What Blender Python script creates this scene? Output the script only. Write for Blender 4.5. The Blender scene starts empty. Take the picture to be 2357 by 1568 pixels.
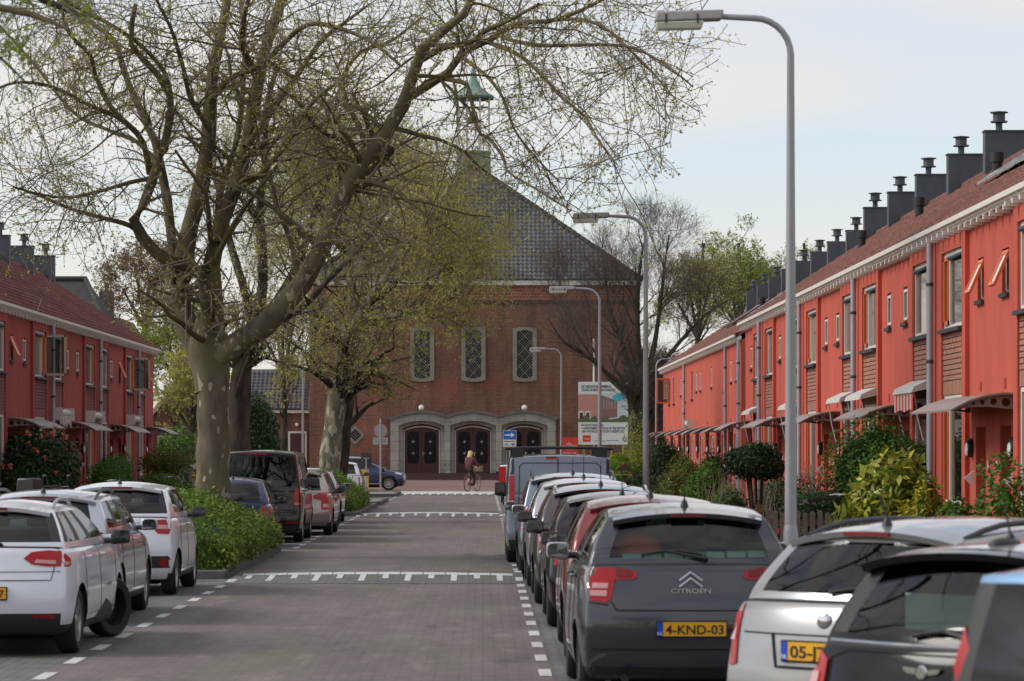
import bpy, bmesh, math, random
import numpy as np
from mathutils import Vector, Matrix
from mathutils.bvhtree import BVHTree

random.seed(7)
RNG = np.random.default_rng(11)
SC = bpy.context.scene
COL = SC.collection
R = math.radians

# ------------------------------------------------------------------ camera, sky, sun, exposure
F, CX, CY, CAMH = 7200.0, 1112.0, 1035.0, 1.95      # focal length and vanishing point in pixels of a 2357 wide picture; camera height in m
cam_data = bpy.data.cameras.new('camera')
cam_data.sensor_width = 36
cam_data.lens = 36 * F / 2357
cam_data.shift_x = (1178.5 - CX) / 2357
cam_data.shift_y = (CY - 784) / 2357
cam_data.clip_start = 0.5
cam_data.clip_end = 2000
cam_data.dof.use_dof = True
cam_data.dof.focus_distance = 75
cam_data.dof.aperture_fstop = 5.6
cam = bpy.data.objects.new('camera', cam_data)
cam.location = (0, 0, CAMH)
cam.rotation_euler = (R(90), 0, 0)
COL.objects.link(cam)
SC.camera = cam

SUN_EL, SUN_AZ = 38, 268          # azimuth clockwise from +Y (into the picture): light comes from the left
world = bpy.data.worlds.new('World')
SC.world = world
world.use_nodes = True
wn, wl = world.node_tree.nodes, world.node_tree.links
wn.clear()
w_out = wn.new('ShaderNodeOutputWorld')
w_bg = wn.new('ShaderNodeBackground')
w_bg.inputs['Strength'].default_value = 0.1
sky = wn.new('ShaderNodeTexSky')
sky.sky_type = 'NISHITA'
sky.sun_disc = False
sky.sun_elevation = R(SUN_EL)
sky.sun_rotation = R(SUN_AZ)
w_tc = wn.new('ShaderNodeTexCoord')
w_map = wn.new('ShaderNodeMapping')
w_map.inputs['Scale'].default_value = (1.2, 1.2, 7.0)
w_map.inputs['Location'].default_value = (17.58, 1.95, 2.72)
w_map.inputs['Rotation'].default_value = (0.0, R(9), 0.3)
w_noise = wn.new('ShaderNodeTexNoise')
w_noise.inputs['Scale'].default_value = 2.3
w_noise.inputs['Detail'].default_value = 3
w_noise.inputs['Roughness'].default_value = 0.45
w_ramp = wn.new('ShaderNodeValToRGB')
w_ramp.color_ramp.elements[0].position = 0.36
w_ramp.color_ramp.elements[0].color = (0.26, 0.26, 0.26, 1)
w_ramp.color_ramp.elements[1].position = 0.58
w_ramp.color_ramp.elements[1].color = (0.96, 0.96, 0.96, 1)
w_mix = wn.new('ShaderNodeMix')
w_mix.data_type = 'RGBA'
w_mix.inputs[7].default_value = (7.35, 7.12, 6.9, 1)      # thin white cloud
w_hsv = wn.new('ShaderNodeVectorMath'); w_hsv.operation = 'MULTIPLY'
w_hsv.inputs[1].default_value = (1.56, 1.48, 1.54)
wl.new(w_tc.outputs['Generated'], w_map.inputs['Vector'])
wl.new(w_map.outputs['Vector'], w_noise.inputs['Vector'])
wl.new(w_noise.outputs['Fac'], w_ramp.inputs['Fac'])
wl.new(w_ramp.outputs['Color'], w_mix.inputs['Factor'])
wl.new(sky.outputs['Color'], w_hsv.inputs[0])
wl.new(w_hsv.outputs['Vector'], w_mix.inputs[6])
wl.new(w_mix.outputs[2], w_bg.inputs['Color'])
wl.new(w_bg.outputs['Background'], w_out.inputs['Surface'])

sun_data = bpy.data.lights.new('sun', 'SUN')
sun_data.energy = 2.0
sun_data.angle = R(24)
sun_data.color = (1.0, 0.95, 0.88)
sun = bpy.data.objects.new('sun', sun_data)
COL.objects.link(sun)
_sd = Vector((math.sin(R(SUN_AZ)) * math.cos(R(SUN_EL)), math.cos(R(SUN_AZ)) * math.cos(R(SUN_EL)), math.sin(R(SUN_EL))))
sun.rotation_euler = (-_sd).to_track_quat('-Z', 'Y').to_euler()
sun.location = _sd * 60

SC.view_settings.view_transform = 'Standard'
SC.view_settings.look = 'None'
SC.view_settings.gamma = 1.0
SC.view_settings.exposure = 0.22
SC.view_settings.use_curve_mapping = False
SC.render.engine = 'CYCLES'
SC.cycles.use_denoising = True
SC.cycles.max_bounces = 7
SC.cycles.transparent_max_bounces = 12
SC.cycles.caustics_reflective = False
SC.cycles.caustics_refractive = False


# ------------------------------------------------------------------ pixel helpers (pixels of a 2357 wide view of the photograph)
def px(xd, yd, Y):
    return Vector(((xd - CX) * Y / F, Y, CAMH - (yd - CY) * Y / F))


# ------------------------------------------------------------------ materials
def lin(r, g, b):
    f = lambda c: c / 12.92 if c <= 0.04045 else ((c + 0.055) / 1.055) ** 2.4
    return (f(r / 255), f(g / 255), f(b / 255), 1)


MATS = {}


def mat(name, color, rough=0.6, metal=0.0, noise=None, bump=None, coat=0.0, spec=0.5, coords='pos', sheen=0, trans=0.0):
    m = bpy.data.materials.new(name)
    m.use_nodes = True
    nt = m.node_tree
    b = nt.nodes['Principled BSDF']
    if len(color) == 3:
        color = (*color, 1)
    b.inputs['Base Color'].default_value = color
    b.inputs['Roughness'].default_value = rough
    b.inputs['Metallic'].default_value = metal
    b.inputs['Specular IOR Level'].default_value = spec
    b.inputs['Coat Weight'].default_value = coat
    b.inputs['Coat Roughness'].default_value = 0.04
    vec = None
    if noise or bump:
        if coords == 'pos':
            g = nt.nodes.new('ShaderNodeNewGeometry')
            vec = g.outputs['Position']
        else:
            g = nt.nodes.new('ShaderNodeTexCoord')
            vec = g.outputs['Object']
    if noise:
        sc, amt = noise[0], noise[1]
        n = nt.nodes.new('ShaderNodeTexNoise')
        n.inputs['Scale'].default_value = sc
        n.inputs['Detail'].default_value = 5
        n.inputs['Roughness'].default_value = 0.65
        if len(noise) > 2:                              # stretch
            mp = nt.nodes.new('ShaderNodeMapping')
            mp.inputs['Scale'].default_value = noise[2]
            nt.links.new(vec, mp.inputs['Vector'])
            nt.links.new(mp.outputs['Vector'], n.inputs['Vector'])
        else:
            nt.links.new(vec, n.inputs['Vector'])
        mr = nt.nodes.new('ShaderNodeMapRange')
        mr.inputs['From Min'].default_value = 0.25
        mr.inputs['From Max'].default_value = 0.75
        mr.inputs['To Min'].default_value = 1 - amt
        mr.inputs['To Max'].default_value = 1 + amt
        nt.links.new(n.outputs['Fac'], mr.inputs['Value'])
        mx = nt.nodes.new('ShaderNodeVectorMath')
        mx.operation = 'SCALE'
        mx.inputs[0].default_value = color[:3]
        nt.links.new(mr.outputs['Result'], mx.inputs['Scale'])
        nt.links.new(mx.outputs['Vector'], b.inputs['Base Color'])
    if bump:
        n2 = nt.nodes.new('ShaderNodeTexNoise')
        n2.inputs['Scale'].default_value = bump[0]
        n2.inputs['Detail'].default_value = 4
        nt.links.new(vec, n2.inputs['Vector'])
        bp = nt.nodes.new('ShaderNodeBump')
        bp.inputs['Strength'].default_value = bump[1]
        bp.inputs['Distance'].default_value = 0.02
        nt.links.new(n2.outputs['Fac'], bp.inputs['Height'])
        nt.links.new(bp.outputs['Normal'], b.inputs['Normal'])
    MATS[name] = m
    return m


def brick_mat(name, c1, c2, mortar, bw, bh, ms, axes='XZ', rough=0.85, stain=None, off=0.5, bias=0.0, bump=0.3, tint=None):
    """coursed brick / paving in world metres; axes names the two world axes of the bond"""
    m = bpy.data.materials.new(name)
    m.use_nodes = True
    nt = m.node_tree
    b = nt.nodes['Principled BSDF']
    b.inputs['Roughness'].default_value = rough
    g = nt.nodes.new('ShaderNodeNewGeometry')
    sp = nt.nodes.new('ShaderNodeSeparateXYZ')
    cb = nt.nodes.new('ShaderNodeCombineXYZ')
    nt.links.new(g.outputs['Position'], sp.inputs[0])
    nt.links.new(sp.outputs[axes[0]], cb.inputs['X'])
    nt.links.new(sp.outputs[axes[1]], cb.inputs['Y'])
    br = nt.nodes.new('ShaderNodeTexBrick')
    br.inputs['Color1'].default_value = c1
    br.inputs['Color2'].default_value = c2
    br.inputs['Mortar'].default_value = mortar
    br.inputs['Scale'].default_value = 1
    br.inputs['Brick Width'].default_value = bw
    br.inputs['Row Height'].default_value = bh
    br.inputs['Mortar Size'].default_value = ms
    br.inputs['Mortar Smooth'].default_value = 0.3
    br.inputs['Bias'].default_value = bias
    br.offset = off
    nt.links.new(cb.outputs[0], br.inputs['Vector'])
    last = br.outputs['Color']
    for (sc, lo, hi, strch) in (stain or []):
        n = nt.nodes.new('ShaderNodeTexNoise')
        n.inputs['Scale'].default_value = sc
        n.inputs['Detail'].default_value = 6
        n.inputs['Roughness'].default_value = 0.6
        mp = nt.nodes.new('ShaderNodeMapping')
        mp.inputs['Scale'].default_value = strch
        nt.links.new(g.outputs['Position'], mp.inputs['Vector'])
        nt.links.new(mp.outputs['Vector'], n.inputs['Vector'])
        mr = nt.nodes.new('ShaderNodeMapRange')
        mr.inputs['From Min'].default_value = 0.3
        mr.inputs['From Max'].default_value = 0.7
        mr.inputs['To Min'].default_value = lo
        mr.inputs['To Max'].default_value = hi
        nt.links.new(n.outputs['Fac'], mr.inputs['Value'])
        mx = nt.nodes.new('ShaderNodeVectorMath')
        mx.operation = 'SCALE'
        nt.links.new(last, mx.inputs[0])
        nt.links.new(mr.outputs['Result'], mx.inputs['Scale'])
        last = mx.outputs['Vector']
    for (col, sc, strch, p0, p1, amt) in (tint or []):        # moss, dirt and oil with shapes of their own
        n = nt.nodes.new('ShaderNodeTexNoise'); n.inputs['Scale'].default_value = sc; n.inputs['Detail'].default_value = 7
        mp = nt.nodes.new('ShaderNodeMapping'); mp.inputs['Scale'].default_value = strch
        nt.links.new(g.outputs['Position'], mp.inputs['Vector']); nt.links.new(mp.outputs['Vector'], n.inputs['Vector'])
        mr = nt.nodes.new('ShaderNodeMapRange')
        for k, v in (('From Min', p0), ('From Max', p1), ('To Max', amt)): mr.inputs[k].default_value = v
        nt.links.new(n.outputs['Fac'], mr.inputs['Value'])
        mx = nt.nodes.new('ShaderNodeMix'); mx.data_type = 'RGBA'
        nt.links.new(mr.outputs['Result'], mx.inputs['Factor']); nt.links.new(last, mx.inputs[6]); mx.inputs[7].default_value = col
        last = mx.outputs[2]
    nt.links.new(last, b.inputs['Base Color'])
    if bump:
        bp = nt.nodes.new('ShaderNodeBump')
        bp.inputs['Strength'].default_value = bump
        bp.inputs['Distance'].default_value = 0.01
        nt.links.new(br.outputs['Fac'], bp.inputs['Height'])
        bp.invert = True
        nt.links.new(bp.outputs['Normal'], b.inputs['Normal'])
    MATS[name] = m
    return m


def leaf_mat(name, c1, c2, trans=0.35, rough=0.55, c3=None):
    m = bpy.data.materials.new(name)
    m.use_nodes = True
    nt = m.node_tree
    b = nt.nodes['Principled BSDF']
    b.inputs['Roughness'].default_value = rough
    b.inputs['Specular IOR Level'].default_value = 0.3
    g = nt.nodes.new('ShaderNodeNewGeometry')
    rp = nt.nodes.new('ShaderNodeValToRGB')
    rp.color_ramp.elements[0].color = (*c1[:3], 1)
    rp.color_ramp.elements[1].color = (*c2[:3], 1)
    if c3:
        e = rp.color_ramp.elements.new(0.85)
        e.color = (*c2[:3], 1)
        rp.color_ramp.elements[-1].color = (*c3[:3], 1)
    nt.links.new(g.outputs['Random Per Island'], rp.inputs['Fac'])
    nt.links.new(rp.outputs['Color'], b.inputs['Base Color'])
    tr = nt.nodes.new('ShaderNodeBsdfTranslucent')
    nt.links.new(rp.outputs['Color'], tr.inputs['Color'])
    mx = nt.nodes.new('ShaderNodeMixShader')
    mx.inputs['Fac'].default_value = trans
    out = nt.nodes['Material Output']
    nt.links.new(b.outputs[0], mx.inputs[1])
    nt.links.new(tr.outputs[0], mx.inputs[2])
    nt.links.new(mx.outputs[0], out.inputs['Surface'])
    MATS[name] = m
    return m


def bark_mat(name, base, dark, patch=None, patch_amt=0.6, moss=None):
    m = bpy.data.materials.new(name)
    m.use_nodes = True
    nt = m.node_tree
    b = nt.nodes['Principled BSDF']
    b.inputs['Roughness'].default_value = 0.9
    b.inputs['Specular IOR Level'].default_value = 0.2
    g = nt.nodes.new('ShaderNodeNewGeometry')

    def ramp(scale, strch, p0, p1, detail=5):
        mp = nt.nodes.new('ShaderNodeMapping')
        mp.inputs['Scale'].default_value = strch
        n = nt.nodes.new('ShaderNodeTexNoise')
        n.inputs['Scale'].default_value = scale
        n.inputs['Detail'].default_value = detail
        nt.links.new(g.outputs['Position'], mp.inputs['Vector'])
        nt.links.new(mp.outputs['Vector'], n.inputs['Vector'])
        r = nt.nodes.new('ShaderNodeMapRange')
        r.inputs['From Min'].default_value = p0
        r.inputs['From Max'].default_value = p1
        nt.links.new(n.outputs['Fac'], r.inputs['Value'])
        return r.outputs['Result'], n.outputs['Fac']

    def mixc(fac, a, bb):
        mx = nt.nodes.new('ShaderNodeMix')
        mx.data_type = 'RGBA'
        nt.links.new(fac, mx.inputs['Factor'])
        for i, v in ((6, a), (7, bb)):
            if isinstance(v, tuple):
                mx.inputs[i].default_value = (*v[:3], 1)
            else:
                nt.links.new(v, mx.inputs[i])
        return mx.outputs[2]

    f1, n1 = ramp(5, (1, 1, 0.35), 0.35, 0.65)
    c = mixc(f1, dark, base)
    if moss:
        f3, _ = ramp(1.3, (1, 1, 1), 0.45, 0.62, 2)
        c = mixc(f3, c, moss)
    if patch:
        f2, _ = ramp(5.5, (1.2, 1.2, 0.55), patch_amt, patch_amt + 0.02, 1.5)
        c = mixc(f2, c, patch)
    nt.links.new(c, b.inputs['Base Color'])
    bp = nt.nodes.new('ShaderNodeBump')
    bp.inputs['Strength'].default_value = 0.5
    bp.inputs['Distance'].default_value = 0.03
    nt.links.new(n1, bp.inputs['Height'])
    nt.links.new(bp.outputs['Normal'], b.inputs['Normal'])
    MATS[name] = m
    return m


def car_glass(name, tint=0.3, col=(0.75, 0.9, 0.85)):
    m = bpy.data.materials.new(name)
    m.use_nodes = True
    nt = m.node_tree
    nt.nodes.remove(nt.nodes['Principled BSDF'])
    out = nt.nodes['Material Output']
    t = nt.nodes.new('ShaderNodeBsdfTransparent')
    t.inputs['Color'].default_value = (col[0] * tint, col[1] * tint, col[2] * tint, 1)
    gl = nt.nodes.new('ShaderNodeBsdfGlossy')
    gl.inputs['Roughness'].default_value = 0.02
    fr = nt.nodes.new('ShaderNodeFresnel')
    fr.inputs['IOR'].default_value = 1.65
    mx = nt.nodes.new('ShaderNodeMixShader')
    nt.links.new(fr.outputs[0], mx.inputs['Fac'])
    nt.links.new(t.outputs[0], mx.inputs[1])
    nt.links.new(gl.outputs[0], mx.inputs[2])
    nt.links.new(mx.outputs[0], out.inputs['Surface'])
    MATS[name] = m
    return m


# setting
brick_mat('road_brick', lin(114, 105, 102), lin(100, 92, 90), lin(89, 83, 81), 0.21, 0.1, 0.010, 'XY',
          stain=[(0.35, 0.78, 1.14, (1, 0.3, 1)), (4, 0.85, 1.12, (1, 0.25, 1)), (1.1, 0.86, 1.1, (2.2, 0.12, 1))], bump=0.15,
          tint=[(lin(96, 100, 70), 0.5, (1.6, 0.25, 1), 0.52, 0.7, 0.55), (lin(52, 50, 50), 0.9, (1.3, 0.3, 1), 0.62, 0.7, 0.5), (lin(150, 140, 128), 2.2, (1, 0.3, 1), 0.6, 0.75, 0.4)])
brick_mat('bay_brick', lin(112, 111, 110), lin(96, 96, 96), lin(76, 76, 76), 0.21, 0.105, 0.014, 'XY',
          stain=[(0.5, 0.75, 1.15, (1, 0.5, 1)), (6, 0.85, 1.15, (1, 0.4, 1))], bump=0.15,
          tint=[(lin(44, 43, 42), 0.8, (1, 0.4, 1), 0.56, 0.7, 0.6), (lin(96, 100, 72), 1.3, (1, 0.4, 1), 0.58, 0.7, 0.5)])
brick_mat('pavement_tile', lin(142, 138, 134), lin(124, 121, 118), lin(82, 80, 78), 0.3, 0.3, 0.012, 'XY',
          stain=[(0.7, 0.8, 1.12, (1, 1, 1))], bump=0.15)
brick_mat('plaza_brick', lin(142, 108, 98), lin(120, 92, 86), lin(94, 82, 78), 0.21, 0.1, 0.012, 'XY',
          stain=[(0.3, 0.82, 1.12, (1, 0.3, 1))], bump=0.1)
mat('pale_concrete', lin(176, 170, 162), 0.85, noise=(2.5, 0.12))
mat('kerb_concrete', lin(92, 90, 88), 0.9, noise=(3, 0.25), bump=(20, 0.3))
mat('white_paint', lin(190, 190, 188), 0.75, noise=(11, 0.3))
mat('soil', lin(84, 72, 58), 0.95, noise=(3, 0.35), bump=(10, 0.8))
mat('lawn', lin(84, 98, 52), 0.95, noise=(1.5, 0.3), bump=(14, 0.6))
# terraces
RED_N = ((1.6, 0.2, (1, 1, 0.22)), (60, 0.25))
mat('red_render', lin(186, 83, 66), 0.85, noise=RED_N[0], bump=RED_N[1])
mat('crimson_render', lin(158, 70, 66), 0.85, noise=RED_N[0], bump=RED_N[1])
mat('panel_brick', lin(164, 116, 98), 0.85, noise=(9, 0.22))
mat('panel_brick_dull', lin(138, 88, 84), 0.85, noise=(9, 0.2))
mat('panel_mortar', lin(122, 92, 80), 0.9)
mat('white_wood', lin(216, 212, 204), 0.5, noise=(3, 0.06))
mat('grey_wood', lin(186, 186, 180), 0.5, noise=(3, 0.08))
mat('orange_sash', lin(216, 112, 66), 0.45)
mat('dark_sill', lin(58, 60, 64), 0.55)
mat('zinc', lin(164, 164, 172), 0.45, metal=0.15, noise=(1.5, 0.12))
mat('anthracite', lin(72, 78, 86), 0.6, noise=(2.5, 0.22, (1, 1, 0.4)))
mat('black_plastic', (0.018, 0.018, 0.019, 1), 0.45)
mat('red_tile', lin(112, 71, 62), 0.9, noise=(5, 0.75))
mat('red_tile_mossy', lin(112, 62, 55), 0.9, noise=(4, 0.7))
mat('grey_tile', lin(90, 90, 93), 0.75, noise=(2.5, 0.3))
mat('dark_tile', lin(56, 57, 58), 0.9, noise=(2.5, 0.3))
mat('lead', lin(168, 170, 172), 0.55, noise=(3, 0.2))
mat('window_glass', (0.012, 0.016, 0.016, 1), 0.03, spec=1.0)
mat('curtain_glass', lin(132, 130, 122), 0.35, coat=1.0, noise=(14, 0.25, (1, 1, 0.05)))
mat('blind_glass', lin(92, 90, 86), 0.4, coat=1.0, noise=(20, 0.3, (0.05, 0.05, 1)))
mat('leaded_glass', (0.008, 0.009, 0.01, 1), 0.3, spec=0.2, noise=(6, 0.5))
mat('solar', (0.012, 0.014, 0.02, 1), 0.15, spec=0.8)
mat('canopy_plate', lin(134, 119, 112), 0.5, noise=(2, 0.15))
mat('door_red', lin(160, 58, 48), 0.5)
mat('white_plastic', lin(226, 226, 224), 0.4)
mat('opal_glass', lin(236, 236, 234), 0.25, spec=0.6)
mat('awning_cloth', lin(196, 190, 186), 0.8, noise=(3, 0.1, (1, 14, 1)))
# church
brick_mat('church_brick', lin(130, 77, 62), lin(92, 57, 50), lin(144, 117, 100), 0.23, 0.085, 0.014, 'XZ',
          stain=[(0.22, 0.74, 1.24, (1, 1, 1)), (0.8, 0.74, 1.16, (2.2, 1, 0.22))], bump=0.2,
          tint=[(lin(70, 54, 48), 0.5, (2.4, 1, 0.3), 0.55, 0.72, 0.6), (lin(176, 92, 72), 0.4, (1.2, 1, 0.7), 0.54, 0.72, 0.45)])
brick_mat('church_brick_side', lin(140, 78, 64), lin(108, 60, 52), lin(140, 118, 104), 0.22, 0.067, 0.011, 'YZ', bump=0)
brick_mat('basket_brick', lin(160, 84, 66), lin(120, 64, 54), lin(168, 140, 124), 0.2, 0.2, 0.02, 'XZ', bump=0)
mat('dark_brick', lin(86, 62, 58), 0.85, noise=(12, 0.3))
brick_mat('portal_stone', lin(174, 172, 164), lin(160, 158, 150), lin(104, 102, 96), 1.0, 0.62, 0.012, 'XZ',
          stain=[(1.2, 0.72, 1.12, (1, 1, 0.6))], off=0.37, bump=0.1)
mat('coping_stone', lin(112, 108, 100), 0.9, noise=(1.6, 0.3))
mat('window_stone', lin(138, 135, 122), 0.9, noise=(1.6, 0.2))
mat('oak_door', lin(74, 40, 34), 0.5, noise=(6, 0.25, (6, 1, 0.6)))
mat('copper_green', lin(112, 138, 130), 0.7, noise=(1.6, 0.2))
mat('copper_dark', lin(72, 92, 88), 0.7, noise=(2, 0.2))
mat('bronze', lin(64, 62, 50), 0.5, metal=0.6)
mat('iron', lin(40, 40, 42), 0.6)
# street furniture
mat('lamp_grey', lin(156, 156, 160), 0.5, metal=0.35, noise=(1.2, 0.08))
mat('lamp_hood', lin(150, 148, 146), 0.6, noise=(14, 0.22))
mat('lamp_lens', lin(218, 216, 206), 0.25, spec=0.6)
mat('galvanised', lin(168, 170, 174), 0.45, metal=0.6, noise=(4, 0.1))
mat('sign_grey', lin(158, 160, 164), 0.5, metal=0.3)
mat('sign_blue', lin(32, 104, 196), 0.4)
mat('sign_white', lin(232, 232, 230), 0.45)
mat('sign_red', lin(216, 66, 48), 0.45)
mat('sign_cyan', lin(70, 186, 208), 0.45)
mat('sign_black', lin(28, 28, 30), 0.5)
mat('print_brick', lin(196, 140, 128), 0.6, noise=(3, 0.1))
mat('print_brick_dark', lin(150, 106, 98), 0.6, noise=(3, 0.1))
mat('print_sky', lin(204, 214, 220), 0.6, noise=(1.2, 0.08))
mat('print_green', lin(92, 108, 70), 0.6, noise=(8, 0.4))
mat('print_grey', lin(150, 150, 150), 0.6)
mat('yellow_paint', lin(238, 180, 24), 0.4)
mat('raw_timber', lin(176, 140, 92), 0.8, noise=(5, 0.2))
mat('fence_wood', lin(112, 100, 92), 0.9, noise=(5, 0.3))
mat('brown_wood', lin(102, 70, 52), 0.9, noise=(5, 0.3))
mat('cabinet_grey', lin(120, 126, 122), 0.6, noise=(2, 0.1))
mat('cabinet_green', lin(98, 112, 96), 0.6)
mat('terracotta', lin(184, 106, 72), 0.85, noise=(8, 0.15))
mat('house_brick', lin(126, 92, 80), 0.9, noise=(6, 0.2))
mat('house_white', lin(210, 208, 202), 0.7, noise=(2, 0.08))
# leaves and bark
bark_mat('plane_bark', lin(116, 107, 92), lin(88, 80, 68), lin(160, 156, 136), 0.635, lin(106, 101, 78))
bark_mat('plane_bark_pale', lin(140, 136, 120), lin(106, 100, 86), lin(178, 176, 154), 0.56)
bark_mat('limb_bark', lin(106, 96, 76), lin(76, 69, 54), None, 0.7, lin(104, 97, 62))
bark_mat('dark_bark', lin(84, 76, 66), lin(52, 48, 42))
mat('twig', lin(126, 116, 100), 0.9)
mat('twig_dark', lin(92, 82, 74), 0.9)
mat('twig_pale', lin(128, 114, 96), 0.9)
leaf_mat('plane_leaf', lin(148, 144, 62), lin(190, 186, 92), 0.5, c3=lin(166, 142, 84))
leaf_mat('olive_leaf', lin(156, 158, 80), lin(196, 196, 108), 0.5, c3=lin(178, 164, 100))
leaf_mat('fresh_leaf', lin(112, 132, 44), lin(156, 170, 64), 0.45)
leaf_mat('copper_leaf', lin(112, 84, 62), lin(140, 112, 70), 0.35)
leaf_mat('hedge_leaf', lin(62, 88, 28), lin(116, 140, 54), 0.35, c3=lin(146, 164, 72))
leaf_mat('dark_leaf', lin(26, 46, 22), lin(58, 84, 38), 0.2, 0.35)
leaf_mat('deep_leaf', lin(34, 52, 30), lin(66, 84, 46), 0.2, 0.45)
leaf_mat('bush_leaf', lin(54, 90, 28), lin(96, 134, 46), 0.3)
leaf_mat('lime_leaf', lin(88, 124, 20), lin(138, 166, 44), 0.35)
leaf_mat('aucuba_leaf', lin(84, 96, 24), lin(150, 152, 48), 0.25, 0.4, c3=lin(188, 184, 66))
leaf_mat('yew_leaf', lin(72, 74, 22), lin(112, 108, 40), 0.2)
leaf_mat('gold_leaf', lin(150, 150, 34), lin(196, 186, 56), 0.3)
leaf_mat('maple_leaf', lin(78, 84, 36), lin(116, 108, 52), 0.35)
leaf_mat('camellia_flower', lin(206, 84, 84), lin(226, 132, 116), 0.25)
leaf_mat('red_flower', lin(200, 40, 30), lin(224, 70, 50), 0.25)
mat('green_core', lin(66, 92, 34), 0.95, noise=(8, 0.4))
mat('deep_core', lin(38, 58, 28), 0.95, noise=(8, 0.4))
# vehicles
mat('tyre', (0.016, 0.016, 0.017, 1), 0.8, coords='obj', noise=(20, 0.2))
mat('rim_alloy', lin(172, 174, 178), 0.3, metal=0.8)
mat('rim_dark', lin(60, 60, 64), 0.4, metal=0.6)
mat('chrome', lin(220, 222, 226), 0.12, metal=1.0)
mat('interior', (0.02, 0.02, 0.022, 1), 0.8)
mat('seat_cloth', (0.035, 0.037, 0.042, 1), 0.9)
mat('trim_plastic', (0.022, 0.023, 0.025, 1), 0.55, coords='obj', noise=(9, 0.15))
mat('gap_black', (0.006, 0.006, 0.006, 1), 0.9)
mat('tail_red', (0.4, 0.006, 0.008, 1), 0.25, coat=0.25, spec=0.4)
mat('tail_deep', (0.2, 0.006, 0.008, 1), 0.3, coat=0.2, spec=0.4)
mat('tail_clear', lin(206, 150, 146), 0.12, coat=1.0)
mat('tail_amber', lin(226, 140, 90), 0.15, coat=1.0)
mat('head_clear', lin(205, 210, 216), 0.08, coat=1.0, metal=0.4)
mat('plate_yellow', lin(236, 172, 34), 0.45)
mat('plate_blue', lin(30, 74, 190), 0.45)
mat('mirror', lin(140, 146, 150), 0.03, metal=1.0)
mat('hi_vis', lin(226, 92, 46), 0.8)
mat('paper', lin(196, 222, 214), 0.7)
mat('jacket', lin(92, 44, 54), 0.75, noise=(10, 0.2))
mat('trousers', lin(46, 40, 50), 0.85)
mat('skin', lin(214, 160, 134), 0.55)
mat('blond_hair', lin(206, 182, 138), 0.6, noise=(30, 0.2))
mat('bike_red', lin(126, 30, 36), 0.35, coat=0.5)
mat('bike_black', lin(26, 26, 28), 0.35, coat=0.5)
mat('wicker', lin(128, 110, 84), 0.9, noise=(40, 0.4))
mat('shoe', lin(210, 208, 208), 0.6)
mat('parcel_red', lin(206, 36, 44), 0.5)
car_glass('glass_clear', 0.85)
car_glass('glass_tint', 0.42)
car_glass('glass_dark', 0.06, (0.8, 0.85, 0.9))


def paint(name, c, metal=0.35, rough=0.28, coat=1.0):
    return mat('paint_' + name, c, rough, metal=metal, coat=coat, coords='obj', spec=0.5 * coat)


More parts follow.
